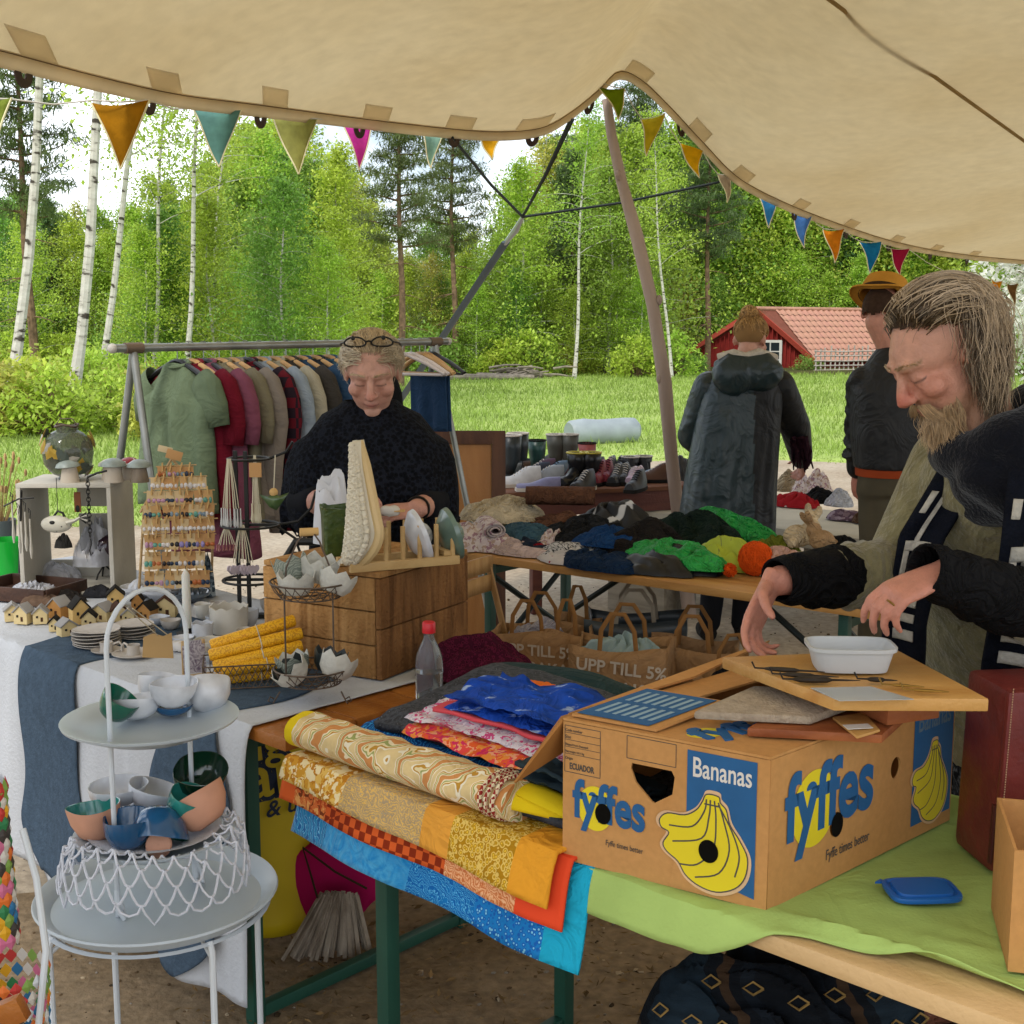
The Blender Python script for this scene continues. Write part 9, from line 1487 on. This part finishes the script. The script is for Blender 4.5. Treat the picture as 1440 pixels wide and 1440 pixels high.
leg_foot(mb, (1.69, 5.82, .92), (1.68, 5.8, .5), (1.67, 5.86, .07), (1.66, 6.02, .03)); leg_foot(mb, (1.87, 5.82, .92), (1.88, 5.8, .5), (1.88, 5.86, .07), (1.9, 6.02, .03)); me = remesh(mb, .008, 2); vcol(me, skin_fn(hc4, Hm4, 1.02, '#bb8470', '#b4574a', '#a05850', '#6a4a3a')); me.transform(Matrix.Translation(-ho)); link('body', me, M_skin, hm)
M_jack = mat('black_jacket', '#0e0f12', rough=.6, var=.2, vs=8, bump=.15, bs=25, wr=.3, wrs=6); mb = MB(); torso(mb, [((1.78, 5.82, 1.0), X1 * .215, Y1 * .165), ((1.77, 5.82, 1.15), X1 * .225, Y1 * .17), ((1.76, 5.82, 1.35), X1 * .225, Y1 * .15), ((1.745, 5.82, 1.48), X1 * .14, Y1 * .11), ((1.74, 5.82, 1.55), X1 * .085, Y1 * .08)]); limb(mb, [s5, e5, w5.lerp(e5, .12)], [.078, .074, .056]); limb(mb, [s6, e6, w6.lerp(e6, .15)], [.092, .078, .056])
for k in range(9): q = s5.lerp(e5, k / 6) if k < 6 else e5.lerp(w5, (k - 6) / 4); mb.tube([q + V((.078 * math.cos(t), .078 * math.sin(t), .022 * math.sin(t * 2 + k * 1.3))) for t in [6.283 * j / 12 for j in range(13)]], .010, 5)
me = remesh(mb, .011, 3); me.transform(Matrix.Translation(-ho)); link('jacket', me, M_jack, hm); mb = MB(); torso(mb, [((1.78, 5.82, .965), X1 * .205, Y1 * .155), ((1.78, 5.82, 1.03), X1 * .208, Y1 * .158)]); mb.xf(Matrix.Translation(-ho)); O('shirt_hem', mb, mat('rust_hem', '#8a3a1c', rough=.9), hm)
mb = MB()
for x in (1.69, 1.87): limb(mb, [(x, 5.82, .95), (x, 5.8, .5), (x, 5.86, .08)], [.108, .085, .07])
torso(mb, [((1.78, 5.82, .88), X1 * .20, Y1 * .15), ((1.78, 5.82, 1.0), X1 * .19, Y1 * .145)]); me = remesh(mb, .012, 3); me.transform(Matrix.Translation(-ho)); link('trousers', me, mat('olive_trousers', '#4a4436', rough=.9, var=.2, vs=8), hm)
for x in (1.67, 1.88): mb = MB(); mb.tube([(x, 5.8, .05), (x, 5.92, .05), (x, 6.06, .035)], [.048, .052, .034], 12); mb.ell((x, 5.85, .07), (.052, .06, .06), 12, 8); mb.xf(Matrix.Translation(-ho)); O('shoe', mb, M_soled, hm)
hat = T('hat', 'tan felt hat on the head of the man in black', 'hat', hc4 + V((0, 0, .07))); Mh = orient((.45, .62, -.52), (-.1, -.15, 1)).to_4x4(); M_hat = mat('tan_felt', '#b98434', rough=.85, var=.12, vs=10, bump=.2, bs=60); mb = MB(); mb.lathe([(.140, -.012), (.137, -.004), (.105, -.004), (.098, .0), (.094, .05), (.085, .085), (.05, .10), (.001, .094)], 40, fn=lambda r, z, a, i: (r * (1 + .08 * math.cos(2 * a)) , z + (.018 * math.cos(2 * a) if i < 3 else 0))); mb.xf(Mh); O('crown', mb, M_hat, hat, solid=.004); mb = MB(); mb.lathe([(.100, .0), (.0985, .022)], 40, fn=lambda r, z, a, i: (r * (1 + .08 * math.cos(2 * a)) * 1.02, z)); mb.xf(Mh); O('hat_band', mb, mat('hat_band', '#3a2a1c', rough=.8), hat, solid=.002)
mb = MB(); mb.ell((0, -.02, .015), (.080, .1, .10), 40, 30); keep = [f for f in mb.f if all(mb.v[i].y < .02 and mb.v[i].z > -.055 + .3 * abs(mb.v[i].x) for i in f)]; mb.f = keep; mb.m = [0] * len(keep); mb.xf(Matrix.Translation(hc4 - ho) @ Hm4.to_4x4()); O('hair', mb, mat('hair_dark', '#3a2a20', rough=.8, var=.3, vs=60), hm)
